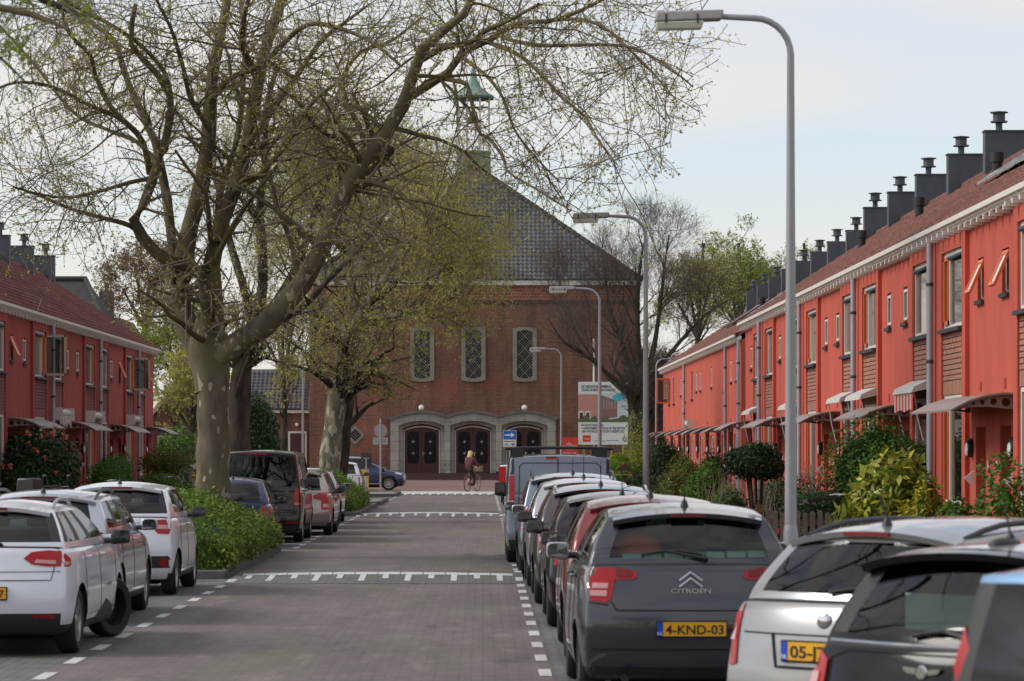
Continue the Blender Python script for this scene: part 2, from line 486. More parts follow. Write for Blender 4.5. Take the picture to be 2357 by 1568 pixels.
# ------------------------------------------------------------------ mesh helpers
class MB:
    """collects faces for ONE mesh object"""

    def __init__(s):
        s.v, s.f, s.m = [], [], []

    def add(s, verts, faces, mi=0):
        o = len(s.v)
        s.v.extend([tuple(p) for p in verts])
        s.f.extend([tuple(i + o for i in f) for f in faces])
        s.m.extend([mi] * len(faces))

    def hexa(s, p, mi=0):          # p: 8 points, bottom ring 0-3, top ring 4-7
        s.add(p, [(3, 2, 1, 0), (4, 5, 6, 7), (0, 1, 5, 4), (1, 2, 6, 5), (2, 3, 7, 6), (3, 0, 4, 7)], mi)

    def box(s, x0, x1, y0, y1, z0, z1, mi=0):
        if x0 > x1: x0, x1 = x1, x0
        if y0 > y1: y0, y1 = y1, y0
        if z0 > z1: z0, z1 = z1, z0
        s.hexa([(x0, y0, z0), (x1, y0, z0), (x1, y1, z0), (x0, y1, z0),
                (x0, y0, z1), (x1, y0, z1), (x1, y1, z1), (x0, y1, z1)], mi)

    def quad(s, a, b, c, d, mi=0):
        s.add([a, b, c, d], [(0, 1, 2, 3)], mi)

    def prism(s, poly, a0, a1, axis='y', mi=0):      # poly of (p,q) extruded along axis
        n = len(poly)
        mk = {'y': lambda p, q, a: (p, a, q), 'x': lambda p, q, a: (a, p, q), 'z': lambda p, q, a: (p, q, a)}[axis]
        s.add([mk(p, q, a0) for p, q in poly] + [mk(p, q, a1) for p, q in poly],
              [tuple(range(n)), tuple(range(2 * n - 1, n - 1, -1))] + [(i, i + n, (i + 1) % n + n, (i + 1) % n) for i in range(n)], mi)

    def tube(s, pts, rad, n=8, mi=0, caps=True):
        pts = [Vector(p) for p in pts]
        if not hasattr(rad, '__len__'):
            rad = [rad] * len(pts)
        vs, prev = [], None
        for i, p in enumerate(pts):
            t = (pts[min(i + 1, len(pts) - 1)] - pts[max(i - 1, 0)])
            t = t.normalized() if t.length > 1e-9 else Vector((0, 0, 1))
            if prev is None:
                a = t.orthogonal().normalized()
            else:
                a = (prev - t * prev.dot(t))
                a = a.normalized() if a.length > 1e-6 else t.orthogonal().normalized()
            prev = a
            b = t.cross(a)
            for k in range(n):
                an = 2 * math.pi * k / n
                vs.append(p + (a * math.cos(an) + b * math.sin(an)) * rad[i])
        fs = []
        for i in range(len(pts) - 1):
            for k in range(n):
                k2 = (k + 1) % n
                fs.append((i * n + k, i * n + k2, (i + 1) * n + k2, (i + 1) * n + k))
        if caps:
            fs.append(tuple(range(n - 1, -1, -1)))
            fs.append(tuple((len(pts) - 1) * n + k for k in range(n)))
        s.add(vs, fs, mi)

    def lathe(s, prof, c=(0, 0, 0), axis='z', n=16, mi=0):   # prof of (r,h)
        vs = []
        for r, h in prof:
            for k in range(n):
                a = 2 * math.pi * k / n
                u, w = r * math.cos(a), r * math.sin(a)
                vs.append({'z': (c[0] + u, c[1] + w, c[2] + h), 'x': (c[0] + h, c[1] + u, c[2] + w),
                           'y': (c[0] + w, c[1] + h, c[2] + u)}[axis])
        fs = []
        for i in range(len(prof) - 1):
            for k in range(n):
                k2 = (k + 1) % n
                fs.append((i * n + k, i * n + k2, (i + 1) * n + k2, (i + 1) * n + k))
        closed = prof[0] == prof[-1] or (len(prof) == 2 and prof[0][1] == prof[1][1])
        if prof[0][0] > 2e-4 and not closed: fs.append(tuple(range(n - 1, -1, -1)))
        if prof[-1][0] > 2e-4 and not closed: fs.append(tuple((len(prof) - 1) * n + k for k in range(n)))
        s.add(vs, fs, mi)

    def ball(s, c, r, n=10, mi=0, sq=(1, 1, 1)):
        prof = [(math.sin(math.pi * i / n), -math.cos(math.pi * i / n)) for i in range(n + 1)]
        o = len(s.v)
        s.lathe([(max(p[0], 1e-6), p[1]) for p in prof], (0, 0, 0), 'z', n * 2, mi)
        for i in range(o, len(s.v)):
            v = s.v[i]
            s.v[i] = (c[0] + v[0] * r * sq[0], c[1] + v[1] * r * sq[1], c[2] + v[2] * r * sq[2])

    def build(s, name, mats, parent=None, smooth=False, world=False, bevel=0, fix=True):
        me = bpy.data.meshes.new(name)
        vs = s.v
        if world and parent is not None:
            l = parent.location
            vs = [(a - l[0], b - l[1], c - l[2]) for a, b, c in vs]
        me.from_pydata(vs, [], s.f)
        if not isinstance(mats, (list, tuple)):
            mats = [mats]
        for m in mats:
            me.materials.append(MATS[m] if isinstance(m, str) else m)
        if len(mats) > 1:
            me.polygons.foreach_set('material_index', s.m)
        if fix:
            bm = bmesh.new(); bm.from_mesh(me)
            bmesh.ops.recalc_face_normals(bm, faces=bm.faces)
            bm.to_mesh(me); bm.free()
        if smooth:
            me.shade_smooth()
            if smooth == 'auto':
                me.set_sharp_from_angle(angle=R(40))
        me.update()
        return link(name, me, parent, bevel)


def link(name, me, parent=None, bevel=0):
    o = bpy.data.objects.new(name, me)
    COL.objects.link(o)
    if parent is not None:
        o.parent = parent
    if bevel:
        b = o.modifiers.new('bevel', 'BEVEL')
        b.width = bevel; b.segments = 2; b.limit_method = 'ANGLE'; b.angle_limit = R(40)
        if hasattr(b, 'harden_normals'): b.harden_normals = False
    return o


def tag(o, label, cat, group=None):
    o['label'] = label
    o['category'] = cat
    if group: o['group'] = group
    return o


def thing(name, label, cat, loc=(0, 0, 0), rz=0.0, group=None):
    o = bpy.data.objects.new(name, None)
    o.empty_display_size = 0.3
    COL.objects.link(o)
    o.location = loc
    o.rotation_euler = (0, 0, rz)
    return tag(o, label, cat, group)


def struct(o):
    o['kind'] = 'structure'
    return o


def stuff(o):
    o['kind'] = 'stuff'
    return o


def copy_tree(o, parent=None):
    c = o.copy()
    COL.objects.link(c)
    if parent is not None:
        c.parent = parent
    for ch in [x for x in bpy.data.objects if x.parent == o]:
        copy_tree(ch, c)
    return c


def fast_mesh(name, verts, faces_flat, nper, mats, parent=None, mi=None, smooth=False):
    """numpy mesh with equal sized faces"""
    me = bpy.data.meshes.new(name)
    nv, nf = len(verts), len(faces_flat) // nper
    me.vertices.add(nv)
    me.vertices.foreach_set('co', np.asarray(verts, dtype=np.float32).ravel())
    me.loops.add(nf * nper)
    me.loops.foreach_set('vertex_index', np.asarray(faces_flat, dtype=np.int32))
    me.polygons.add(nf)
    me.polygons.foreach_set('loop_start', np.arange(0, nf * nper, nper, dtype=np.int32))
    for m in (mats if isinstance(mats, (list, tuple)) else [mats]):
        me.materials.append(MATS[m])
    if mi is not None:
        me.polygons.foreach_set('material_index', np.asarray(mi, dtype=np.int32))
    me.update(calc_edges=True)
    if smooth: me.shade_smooth()
    return link(name, me, parent)


FONT = None


def text_mesh(name, s, size, m, parent, loc, rot=(R(90), 0, 0), depth=0.002, align='LEFT', width=None, bold=0.0, squeeze=1.0):
    cu = bpy.data.curves.new(name, 'FONT')
    cu.body = s
    cu.size = size
    cu.align_x = align
    cu.extrude = depth
    cu.offset = bold
    cu.resolution_u = 3
    ob = bpy.data.objects.new(name, cu)
    COL.objects.link(ob)
    dg = bpy.context.evaluated_depsgraph_get()
    me = bpy.data.meshes.new_from_object(ob.evaluated_get(dg))
    bpy.data.objects.remove(ob)
    bpy.data.curves.remove(cu)
    xs = [v.co.x for v in me.vertices]
    k = squeeze
    if width and xs:
        k = width / max(1e-6, max(xs) - min(xs))
        c = (max(xs) + min(xs)) / 2 if align == 'CENTER' else min(xs)
        for v in me.vertices: v.co.x = (v.co.x - c) * k
    elif k != 1:
        for v in me.vertices: v.co.x *= k
    me.materials.clear()
    me.materials.append(MATS[m])
    o = link(name, me, parent)
    o.location = loc
    o.rotation_euler = rot
    return o

# ------------------------------------------------------------------ ground, road, paving
def sheet(name, poly, z, m):
    b = MB()
    b.add([(x, y, z) for x, y in poly], [tuple(range(len(poly)))])
    return struct(b.build(name, m))


YJ = 137.5                              # where the street meets the cross street
sheet('ground', [(-400, -20), (400, -20), (400, 900), (-400, 900)], -0.03, 'lawn')
LX = lambda y: -3.88 + 0.0019 * y       # left edge of the carriageway
RXE = 0.6


def hump_z(y):
    z = 0.0
    for yc in (48.6, 93.0, 136.8):
        d = abs(y - yc)
        if d < 2.4:
            z = max(z, 0.085 * (0.5 + 0.5 * math.cos(math.pi * d / 2.4)))
    return z


b = MB()
ys = [8 + i * 0.3 for i in range(int((YJ - 8) / 0.3) + 1)]
xs_n = 8
for y in ys:
    for k in range(xs_n + 1):
        t = k / xs_n
        x = LX(y) + (RXE - LX(y)) * t
        b.v.append((x, y, hump_z(y) * (0.55 + 0.45 * math.sin(math.pi * t))))
for i in range(len(ys) - 1):
    for k in range(xs_n):
        a = i * (xs_n + 1) + k
        b.f.append((a, a + 1, a + xs_n + 2, a + xs_n + 1)); b.m.append(0)
road = struct(b.build('road', 'road_brick', smooth=True))


def road_z(x, y):
    t = min(1, max(0, (x - LX(y)) / (RXE - LX(y))))
    return hump_z(y) * (0.55 + 0.45 * math.sin(math.pi * t))


sheet('parking_bay_right', [(RXE, 5), (7, 5), (7, 21), (2.62, 25), (2.62, YJ), (RXE, YJ)], -0.004, 'bay_brick')
sheet('parking_bay_left', [(-6.1, 5), (LX(5), 5), (LX(YJ), YJ), (-6.1, YJ)], -0.004, 'bay_brick')


def slab(name, x0, x1, y0, y1, z0, z1, m):
    b = MB(); b.box(x0, x1, y0, y1, z0, z1)
    return struct(b.build(name, m))


slab('pavement_right', 2.78, 4.45, 24, YJ, -0.02, 0.11, 'pavement_tile')
slab('kerb_right', 2.62, 2.78, 24, YJ, -0.02, 0.125, 'kerb_concrete')
slab('pavement_left', -8.3, -6.26, 5, YJ, -0.02, 0.11, 'pavement_tile')
slab('kerb_left', -6.26, -6.1, 5, YJ, -0.02, 0.125, 'kerb_concrete')
slab('garden_right', 4.45, 7.9, 30, 147, -0.02, 0.13, 'soil')
slab('garden_left', -12.4, -8.3, 40, 118, -0.02, 0.13, 'soil')
slab('crossing_band', -9, 10, YJ, 143, -0.02, 0.045, 'pale_concrete')
slab('church_square', -40, 30, 143, 199.2, -0.02, 0.02, 'plaza_brick')
slab('church_lawn', 5.2, 60, 150, 199, -0.02, 0.06, 'lawn')


def kerb_island(name, x0, x1, y0, y1, top, zt=0.13):
    """planted island in the parking strip: kerb stones round a bed of soil"""
    root = struct(bpy.data.objects.new(name, None)); COL.objects.link(root); root.location = ((x0 + x1) / 2, y0, 0)
    b = MB(); b.box(x0 + 0.16, x1 - 0.16, y0 + 0.16, y1 - 0.16, -0.02, zt - 0.03)
    b.build('bed', top, root, world=True)

    def stone(ax, bx, ay, by):
        b = MB(); b.box(ax, bx, ay, by, -0.02, zt + random.uniform(-.004, .006))
        b.build('kerb_stone', 'kerb_concrete', root, world=True, bevel=0.02)
    n = int((y1 - y0) / 1.0)
    for i in range(n):
        a, c = y0 + 0.16 + (y1 - y0 - 0.32) * i / n, y0 + 0.16 + (y1 - y0 - 0.32) * (i + 1) / n
        stone(x1 - 0.16, x1, a + 0.006, c - 0.006)
    for yy in (y0, y1 - 0.16):
        m = max(1, int((x1 - x0) / 0.8))
        for i in range(m):
            a, c = x0 + (x1 - x0) * i / m, x0 + (x1 - x0) * (i + 1) / m
            stone(a + 0.006, c - 0.006, yy, yy + 0.16)
    return root


kerb_island('planting_bed', -6.1, -3.88, 47.2, 60.2, 'soil')
kerb_island('planting_bed', -6.1, -3.62, 91.6, 106.8, 'soil')
kerb_island('pavement_island', -6.1, -3.6, 109, 119, 'pavement_tile')
kerb_island('pavement_island', -6.1, -3.6, 129, 137.3, 'pavement_tile')

# painted paving stones: dashed bay lines and the toothed bars on the three humps, children of the road
def dash(x0, x1, y0, y1):
    b = MB()
    n = max(1, int((y1 - y0) / 0.4))
    for i in range(n):
        a, c = y0 + (y1 - y0) * i / n, y0 + (y1 - y0) * (i + 1) / n
        za, zc = hump_z(a) * .6 + 0.005, hump_z(c) * .6 + 0.005
        b.quad((x0, a, za), (x1, a, za), (x1, c, zc), (x0, c, zc))
    b.build('white_dash', 'white_paint', road, fix=False)


y = 23.4
while y < 134:
    dash(0.485, 0.595, y - .42, y + .42)
    y += 1.95
y = 23.0
while y < 134:
    if not (47 < y < 60.5 or 91.4 < y < 107 or 108.8 < y < 119.2 or y > 128.8):
        dash(LX(y) + 0.0, LX(y) + 0.12, y - .42, y + .42)
    y += 1.95


def bar(x0, x1, y0, y1, m='white_paint', name='white_stone', dz=0.009):
    b = MB()
    n, q = max(1, int((x1 - x0) / 0.3)), max(1, int((y1 - y0) / 0.2))
    for i in range(n):
        a, c = x0 + (x1 - x0) * i / n, x0 + (x1 - x0) * (i + 1) / n
        for k in range(q):
            e, f = y0 + (y1 - y0) * k / q, y0 + (y1 - y0) * (k + 1) / q
            b.quad((a, e, road_z(a, e) + dz), (c, e, road_z(c, e) + dz), (c, f, road_z(c, f) + dz), (a, f, road_z(a, f) + dz))
    b.build(name, m, road, fix=False)


for yc in (47.3, 92.0, 135.2):
    k = yc / 47.3
    x0, x1 = LX(yc) + 0.12, 0.46
    bar(x0 - .1, x1 + .1, yc - 1.9 * min(k, 1.3), yc + 1.2, 'bay_brick', 'hump_band', 0.005)
    n = int((x1 - x0) / .34)
    w = (x1 - x0) / n
    for i in range(n):
        bar(x0 + i * w + .008, x0 + (i + 1) * w - .008, yc + 0.2, yc + 0.2 + .4 * k)          # long white line of stones
        bar(x0 + i * w + .09, x0 + i * w + .18, yc - (1.0 if i % 2 else .45) * min(k, 1.4), yc + 0.19)   # teeth, long and short by turns


# ------------------------------------------------------------------ terraces
def merge_boxes(mb, openings, u0, u1, z0, z1, mk, d0, d1):
    us = sorted(set([u0, u1] + [v for o in openings for v in o[:2] if u0 < v < u1]))
    zs = sorted(set([z0, z1] + [v for o in openings for v in o[2:4] if z0 < v < z1]))
    for i in range(len(us) - 1):
        uc = (us[i] + us[i + 1]) / 2
        j = 0
        while j < len(zs) - 1:
            if any(o[0] < uc < o[1] and o[2] < (zs[j] + zs[j + 1]) / 2 < o[3] for o in openings):
                j += 1; continue
            k = j
            while k + 1 < len(zs) - 1 and not any(o[0] < uc < o[1] and o[2] < (zs[k + 1] + zs[k + 2]) / 2 < o[3] for o in openings):
                k += 1
            mb.hexa([mk(us[i], d0, zs[j]), mk(us[i + 1], d0, zs[j]), mk(us[i + 1], d1, zs[j]), mk(us[i], d1, zs[j]),
                     mk(us[i], d0, zs[k + 1]), mk(us[i + 1], d0, zs[k + 1]), mk(us[i + 1], d1, zs[k + 1]), mk(us[i], d1, zs[k + 1])])
            j = k + 1


BRICK = None
RW_GLASS = random.Random(4)
BRACKET = {}


def brick_mesh():
    global BRICK
    if BRICK is None:
        b = MB(); b.box(-0.022, 0.022, -0.099, 0.099, -0.03, 0.03)
        o = b.build('brick', 'panel_brick'); BRICK = o.data
        bpy.data.objects.remove(o)
    return BRICK


ZE = 5.45          # underside of the eaves


def build_house(label, y0, sg, out, xw, xr, zr, wallm, tilem, width=5.45, bay=0.075, style='bay', wins=None, near=False, pipe=True,
                smalls_open=(False,), casement=False, awning=None, group=None, name='terraced_house', chimney=True, vent=False,
                canopy=True, end_y=None, brickm='panel_brick', solar=False, lower_dim=False):
    """one house of a terrace. u runs along the street from the party wall at the windows to the party wall at the doors"""
    mk = lambda u, d, z: (xw + out * d, y0 + sg * u, z)
    root = thing(name, label, 'house', (xw, y0 + sg * width / 2, 0), 0, group)

    def bx(mb, u0, u1, d0, d1, z0, z1, mi=0):
        p, q = mk(u0, d0, z0), mk(u1, d1, z1)
        mb.box(p[0], q[0], p[1], q[1], p[2], q[2], mi)

    def part(nm, m, f, parent=None, bevel=0, smooth=False):
        mb = MB(); f(mb)
        if parent is None:
            return mb.build(nm, m, root, world=True, bevel=bevel, smooth=smooth)
        o = mb.build(nm, m, None, bevel=bevel, smooth=smooth)      # sub-part: same origin as its part
        for v in o.data.vertices: v.co = v.co - Vector(root.location)
        o.parent = parent
        return o
    ops_bay, ops_door = [], []
    if style == 'bay':
        ops_bay = [(0.65, 2.85, 0.3, 2.84), (0.65, 2.85, 2.84, 3.93), (0.65, 2.85, 3.93, 5.2)]
        bay_end = 3.2
        smalls = [(4.0, 4.6, 4.26, 4.92)]
        bigs = []
    else:
        bay_end = 0.0; bay = 0
        smalls = [(w[0] - .22, w[0] + .22, 4.2, 4.95) for w in wins if w[1] == 's']
        bigs = [(w[0] - .5, w[0] + .5, 3.95, 5.05) for w in wins if w[1] == 'b']
    doors = [(3.82, 4.78, 0.12, 2.3)]
    low = [(1.2, 2.9, 0.4, 2.45)] if style != 'bay' else []

    def f(mb):
        if style == 'bay':
            merge_boxes(mb, ops_bay, 0, bay_end, 0, ZE + .036, mk, bay, -0.3)
        merge_boxes(mb, smalls + bigs + doors + low, bay_end, width, 0, ZE + .036, mk, 0, -0.3)
        # body of the house behind the facade, with gables up to the ridge
        dep = abs(xr - xw) * 2
        bx(mb, 0.001, width - .001, -0.34, -dep, 0, ZE)
    wall = part('wall', wallm, f)
    for uu in ((0.003, 0.2), (width - 0.2, width - .003)):
        a = [mk(uu[0], 0, ZE), mk(uu[0], -2 * abs(xr - xw), ZE), mk(uu[0], -abs(xr - xw), zr - 0.12)]
        c = [mk(uu[1], 0, ZE), mk(uu[1], -2 * abs(xr - xw), ZE), mk(uu[1], -abs(xr - xw), zr - 0.12)]
        gabm = MB(); gabm.add(a + c, [(0, 1, 2), (5, 4, 3), (0, 3, 4, 1), (1, 4, 5, 2), (2, 5, 3, 0)])
        gabm.build('gable', wallm, root, world=True)

    # roof: two slopes with rows of tiles on the street side
    eo = 0.2
    slope = (zr - (ZE + .17)) / (abs(xr - xw) + eo)

    def f(mb):
        for (da, db) in ((eo, -abs(xr - xw)), (-2 * abs(xr - xw) - eo, -abs(xr - xw))):
            za, zb = ZE + .17, zr
            mb.hexa([mk(0, da, za - .1), mk(width, da, za - .1), mk(width, db, zb - .1), mk(0, db, zb - .1),
                     mk(0, da, za), mk(width, da, za), mk(width, db, zb), mk(0, db, zb)])
    roof = part('roof', tilem, f)
    run = abs(xr - xw) + eo
    slen = math.hypot(run, zr - ZE - .17)
    nr, nc = int(slen / 0.31), int(width / 0.24)
    prof = [(-.12, .012), (-.06, .045), (0, .055), (.06, .03), (.12, .012)]
    # one tile in (along slope, along street, height) coords
    tv, tf = [], []
    for (w, h) in prof: tv.append((0.0, w, h + .035))
    for (w, h) in prof: tv.append((0.34, w, h))
    for (w, h) in prof: tv.append((0.0, w, h - .01))
    for i in range(4): tf.append((i, i + 1, i + 6, i + 5)); tf.append((i + 10, i + 11, i + 1, i))
    tv = np.array(tv); tf = np.array(tf)
    cs, sn = run / slen, (zr - ZE - .17) / slen
    I, J = np.meshgrid(np.arange(nr), np.arange(nc), indexing='ij')
    S = (I.ravel() * slen / nr)[:, None] + tv[None, :, 0] + RNG.uniform(-.012, .012, (nr * nc, 1))
    U = ((J.ravel() + .5) * width / nc)[:, None] + tv[None, :, 1]
    Hh = np.broadcast_to(tv[None, :, 2], S.shape) + RNG.uniform(-.006, .008, (nr * nc, 1))
    dd = eo - S * cs - Hh * sn * -1 * 1.0
    V = np.stack([xw + out * (eo - S * cs + Hh * sn), y0 + sg * U, ZE + .17 + S * sn + Hh * cs], -1).reshape(-1, 3) - np.array(root.location)
    Ff = (tf[None] + (np.arange(nr * nc) * len(tv))[:, None, None]).reshape(-1)
    tl = fast_mesh('roof_tiles', V, Ff, 4, tilem, roof, smooth=False)
    stuff(tl)
    part('ridge_cap', tilem, lambda mb: mb.tube([mk(0, -abs(xr - xw), zr + .02), mk(width, -abs(xr - xw), zr + .02)], 0.13, 8), roof, smooth=True)

    # gutter and brackets
    def f(mb):
        g = [(0.0, ZE + .04), (0.17, ZE + .04), (0.21, ZE + .085), (0.21, ZE + .11), (0.26, ZE + .12), (0.26, ZE + .2), (0.2, ZE + .2), (0.2, ZE + .16), (0, ZE + .16)]
        pts = [mk(0, d, z) for d, z in g]; pts2 = [mk(width, d, z) for d, z in g]
        n = len(g)
        mb.add(pts + pts2, [tuple(range(n)), tuple(range(2 * n - 1, n - 1, -1))] + [(i, i + n, (i + 1) % n + n, (i + 1) % n) for i in range(n)])
    part('gutter', 'white_wood', f)
    nb = int(width / 0.55)
    if near:
        key = out
        if key not in BRACKET:
            mb = MB(); mb.box(min(0, out * .2), max(0, out * .2), -.045, .045, -.075, 0)
            o = mb.build('gutter_bracket', 'white_wood'); BRACKET[key] = o.data; bpy.data.objects.remove(o)
        for i in range(nb):
            p = mk((i + .5) * width / nb, 0.0 if (i + .5) * width / nb > bay_end else bay, ZE + .037)
            o = link('gutter_bracket', BRACKET[key], root); o.location = Vector(p) - Vector(root.location)
    else:
        def f(mb):
            for i in range(nb):
                u = (i + .5) * width / nb
                bx(mb, u - .045, u + .045, 0, .2, ZE - .038, ZE + .037)
        stuff(part('gutter_brackets', 'white_wood', f))

    # windows of the bay
    fw = 0.07

    def window(u0, u1, z0, z1, dpl, split=None, sash_first=True, frame='white_wood', sill=True, roller=True, sash=True, low=False):
        dr = dpl - 0.05                                      # frame sits back in its opening

        def f(mb):
            bx(mb, u0, u1, dr - .06, dr, z0, z0 + fw); bx(mb, u0, u1, dr - .06, dr, z1 - fw, z1)
            bx(mb, u0, u0 + fw, dr - .06, dr, z0 + fw, z1 - fw); bx(mb, u1 - fw, u1, dr - .06, dr, z0 + fw, z1 - fw)
            if split: bx(mb, split - .04, split + .04, dr - .06, dr + .003, z0 + fw, z1 - fw)
            if low: bx(mb, u0 + fw, u1 - fw, dr - .06, dr + .002, z0 + .75, z0 + .82)
        w = part('window', frame, f)
        spans = [(u0 + fw, u1 - fw)] if not split else [(u0 + fw, split - .04), (split + .04, u1 - fw)]
        for (a, c) in spans:
            part('pane', RW_GLASS.choice(('window_glass', 'window_glass', 'curtain_glass', 'blind_glass')), lambda mb: bx(mb, a, c, dr - .045, dr - .03, z0 + fw, z1 - fw), w)
        if sash and split:
            a, c = (spans[0] if sash_first else spans[1])

            def f(mb):
                for (p, q, r, s_) in ((a, c, z0 + fw, z0 + fw + .07), (a, c, z1 - fw - .07, z1 - fw), (a, a + .07, z0 + fw, z1 - fw), (c - .07, c, z0 + fw, z1 - fw)):
                    bx(mb, p, q, dr - .028, dr + .025, r, s_)
            part('sash', 'orange_sash', f, w)
        if roller:
            a, c = (spans[-1] if sash_first else spans[0])
            part('vent_roller', 'anthracite', lambda mb: mb.tube([mk(a + .01, dr + .02, z1 - fw - .04), mk(c - .01, dr + .02, z1 - fw - .04)], .04, 8), w, smooth=True)
        if sill:
            part('sill', 'dark_sill', lambda mb: bx(mb, u0 - .05, u1 + .05, dr - .02, dpl + .07, z0 - .065, z0 - .003), w)
        return w
    if style == 'bay':
        window(0.65, 2.85, 3.93, 5.2, bay, 1.28, True)
        window(0.65, 2.85, 0.3, 2.84, bay, 1.28, True, roller=False, sill=True, low=True)
        # brick panel between the storeys
        pn = part('brick_panel', 'panel_mortar', lambda mb: bx(mb, .65, 2.85, bay - .12, bay - .055, 2.842, 3.862))
        rows, cols = 9, 10
        bricks = []
        for r_ in range(rows):
            zc = 2.842 + .24 + (r_ + .5) * (1.02 - .24) / rows
            for c_ in range(cols + 1):
                ua = .65 + (c_ - (.5 if r_ % 2 else 0)) * 2.2 / cols
                ub = ua + 2.2 / cols - .012
                ua, ub = max(ua, .655), min(ub, 2.845)
                if ub - ua > .04: bricks.append((ua, ub, zc))
        for c_ in range(24):                               # soldier course
            bricks.append((.655 + c_ * 2.19 / 24, .655 + (c_ + 1) * 2.19 / 24 - .01, None))
        if near:
            bm_ = {}
            for (ua, ub, zc) in bricks:
                wd = round(ub - ua, 3); hh = .034 if zc else .112
                k = (wd, hh, brickm)
                if k not in bm_:
                    mb = MB(); mb.box(-.02, .02, -wd / 2, wd / 2, -hh, hh)
                    o = mb.build('brick', brickm); bm_[k] = o.data; bpy.data.objects.remove(o)
                o = link('brick', bm_[k], pn)
                o.location = Vector(mk((ua + ub) / 2, bay - .05 + random.uniform(-.003, .003), zc if zc else 2.842 + .118)) - Vector(root.location)
        else:
            def f(mb):
                for (ua, ub, zc) in bricks:
                    e = random.uniform(-.003, .003)
                    if zc: bx(mb, ua, ub, bay - .06, bay - .03 + e, zc - .034, zc + .034)
                    else: bx(mb, ua, ub, bay - .06, bay - .03 + e, 2.85, 3.07)
            stuff(part('bricks', brickm, f, pn))
    for (a, c, z0, z1) in bigs:
        window(a, c, z0, z1, 0.0, (a + c) / 2 - .1, True, roller=False)
    for (a, c, z0, z1) in low:
        window(a, c, z0, z1, 0.0, a + .6, True, roller=False)
    for si, (a, c, z0, z1) in enumerate(smalls):
        dr = -0.055
        def f(mb):
            for (p, q, r, s_) in ((a, c, z0, z0 + .05), (a, c, z1 - .05, z1), (a, a + .05, z0, z1), (c - .05, c, z0, z1)):
                bx(mb, p, q, dr - .05, dr, r, s_)
        w = part('window', 'white_wood', f)
        part('sill', 'dark_sill', lambda mb: bx(mb, a - .04, c + .04, dr, .06, z0 - .065, z0 - .003), w)
        part('pane', 'window_glass', lambda mb: bx(mb, a + .05, c - .05, dr - .04, dr - .025, z0 + .05, z1 - .05), w)
        op = smalls_open[si % len(smalls_open)]
        tilt = 0.42 if op else 0.0
        cs_, sn_ = math.cos(tilt), math.sin(tilt)
        hh = z1 - z0 - .1

        def tp(u, t, e):       # t from top hinge down 0..1, e outward thickness
            return mk(u, dr + .012 + sn_ * hh * t + e * cs_, z1 - .05 - cs_ * hh * t + e * sn_)
        def f(mb):
            for (ua, ub, ta, tb) in ((a + .05, c - .05, 0, .09), (a + .05, c - .05, .91, 1), (a + .05, a + .1, .09, .91), (c - .1, c - .05, .09, .91)):
                mb.hexa([tp(ua, ta, 0), tp(ub, ta, 0), tp(ub, tb, 0), tp(ua, tb, 0), tp(ua, ta, .045), tp(ub, ta, .045), tp(ub, tb, .045), tp(ua, tb, .045)])
        sa = part('sash', 'orange_sash' if op else 'white_wood', f, w)
        def f(mb):
            mb.hexa([tp(a + .1, .09, .01), tp(c - .1, .09, .01), tp(c - .1, .91, .01), tp(a + .1, .91, .01), tp(a + .1, .09, .02), tp(c - .1, .09, .02), tp(c - .1, .91, .02), tp(a + .1, .91, .02)])
        part('sash_pane', 'window_glass' if not op else 'opal_glass', f, w)
    if casement:                       # the sash beside the middle pier stands wide open, square to the wall
        dr = bay - .045
        ww, zz0, zz1 = .62, 4.0, 5.13
        ub = 0.72
        def f(mb):
            for (da, db, r, s_) in ((dr, dr + ww, zz0, zz0 + .07), (dr, dr + ww, zz1 - .07, zz1), (dr, dr + .06, zz0 + .07, zz1 - .07), (dr + ww - .06, dr + ww, zz0 + .07, zz1 - .07)):
                bx(mb, ub - .045, ub, da, db, r, s_)
        w = part('open_sash', 'orange_sash', f)
        part('sash_pane', 'glass_clear', lambda mb: bx(mb, ub - .03, ub - .018, dr + .06, dr + ww - .06, zz0 + .07, zz1 - .07), w)
        part('sash_face', 'grey_wood', lambda mb: [bx(mb, ub + .002, ub + .013, *t) for t in ((dr, dr + ww - .02, zz0, zz0 + .06), (dr, dr + ww - .02, zz1 - .06, zz1), (dr, dr + .05, zz0, zz1), (dr + ww - .07, dr + ww - .02, zz0, zz1))], w)
    # door in its deep recess, with wall lamp, letter box and number plate
    a, c, z0, z1 = doors[0]
    d_ = part('door', 'door_red', lambda mb: bx(mb, a + .06, c - .06, -.29, -.25, z0, z1 - .06))
    part('door_frame', 'white_wood', lambda mb: [bx(mb, p, q, -.3, -.22, r, s_) for p, q, r, s_ in ((a, a + .06, z0, z1), (c - .06, c, z0, z1), (a + .06, c - .06, z1 - .06, z1))], d_)
    part('door_pane', 'window_glass', lambda mb: bx(mb, a + .22, c - .22, -.25, -.242, 1.2, 2.05), d_)
    part('door_handle', 'chrome', lambda mb: mb.tube([mk(a + .14, -.24, 1.1), mk(a + .14, -.19, 1.1), mk(a + .26, -.19, 1.1)], .012, 6), d_)
    part('door_step', 'kerb_concrete', lambda mb: bx(mb, a - .02, c + .02, -.3, .3, 0, z0 - .004))
    ul = 3.46
    lm = part('wall_lamp', 'black_plastic', lambda mb: mb.lathe([(.0001, 0), (.15, 0.0), (.155, .05), (.14, .085)], mk(ul, 0, 1.98), 'x' if out > 0 else 'x', 16), smooth='auto')
    if out < 0:
        for v in lm.data.vertices: v.co.x = 2 * (xw - root.location.x) - v.co.x
        lm.data.flip_normals()
    part('lamp_glass', 'opal_glass', lambda mb: mb.ball(mk(ul, .085, 1.95), .1, 6, 0, (.35, 1.1, 1.1)), lm, smooth=True)
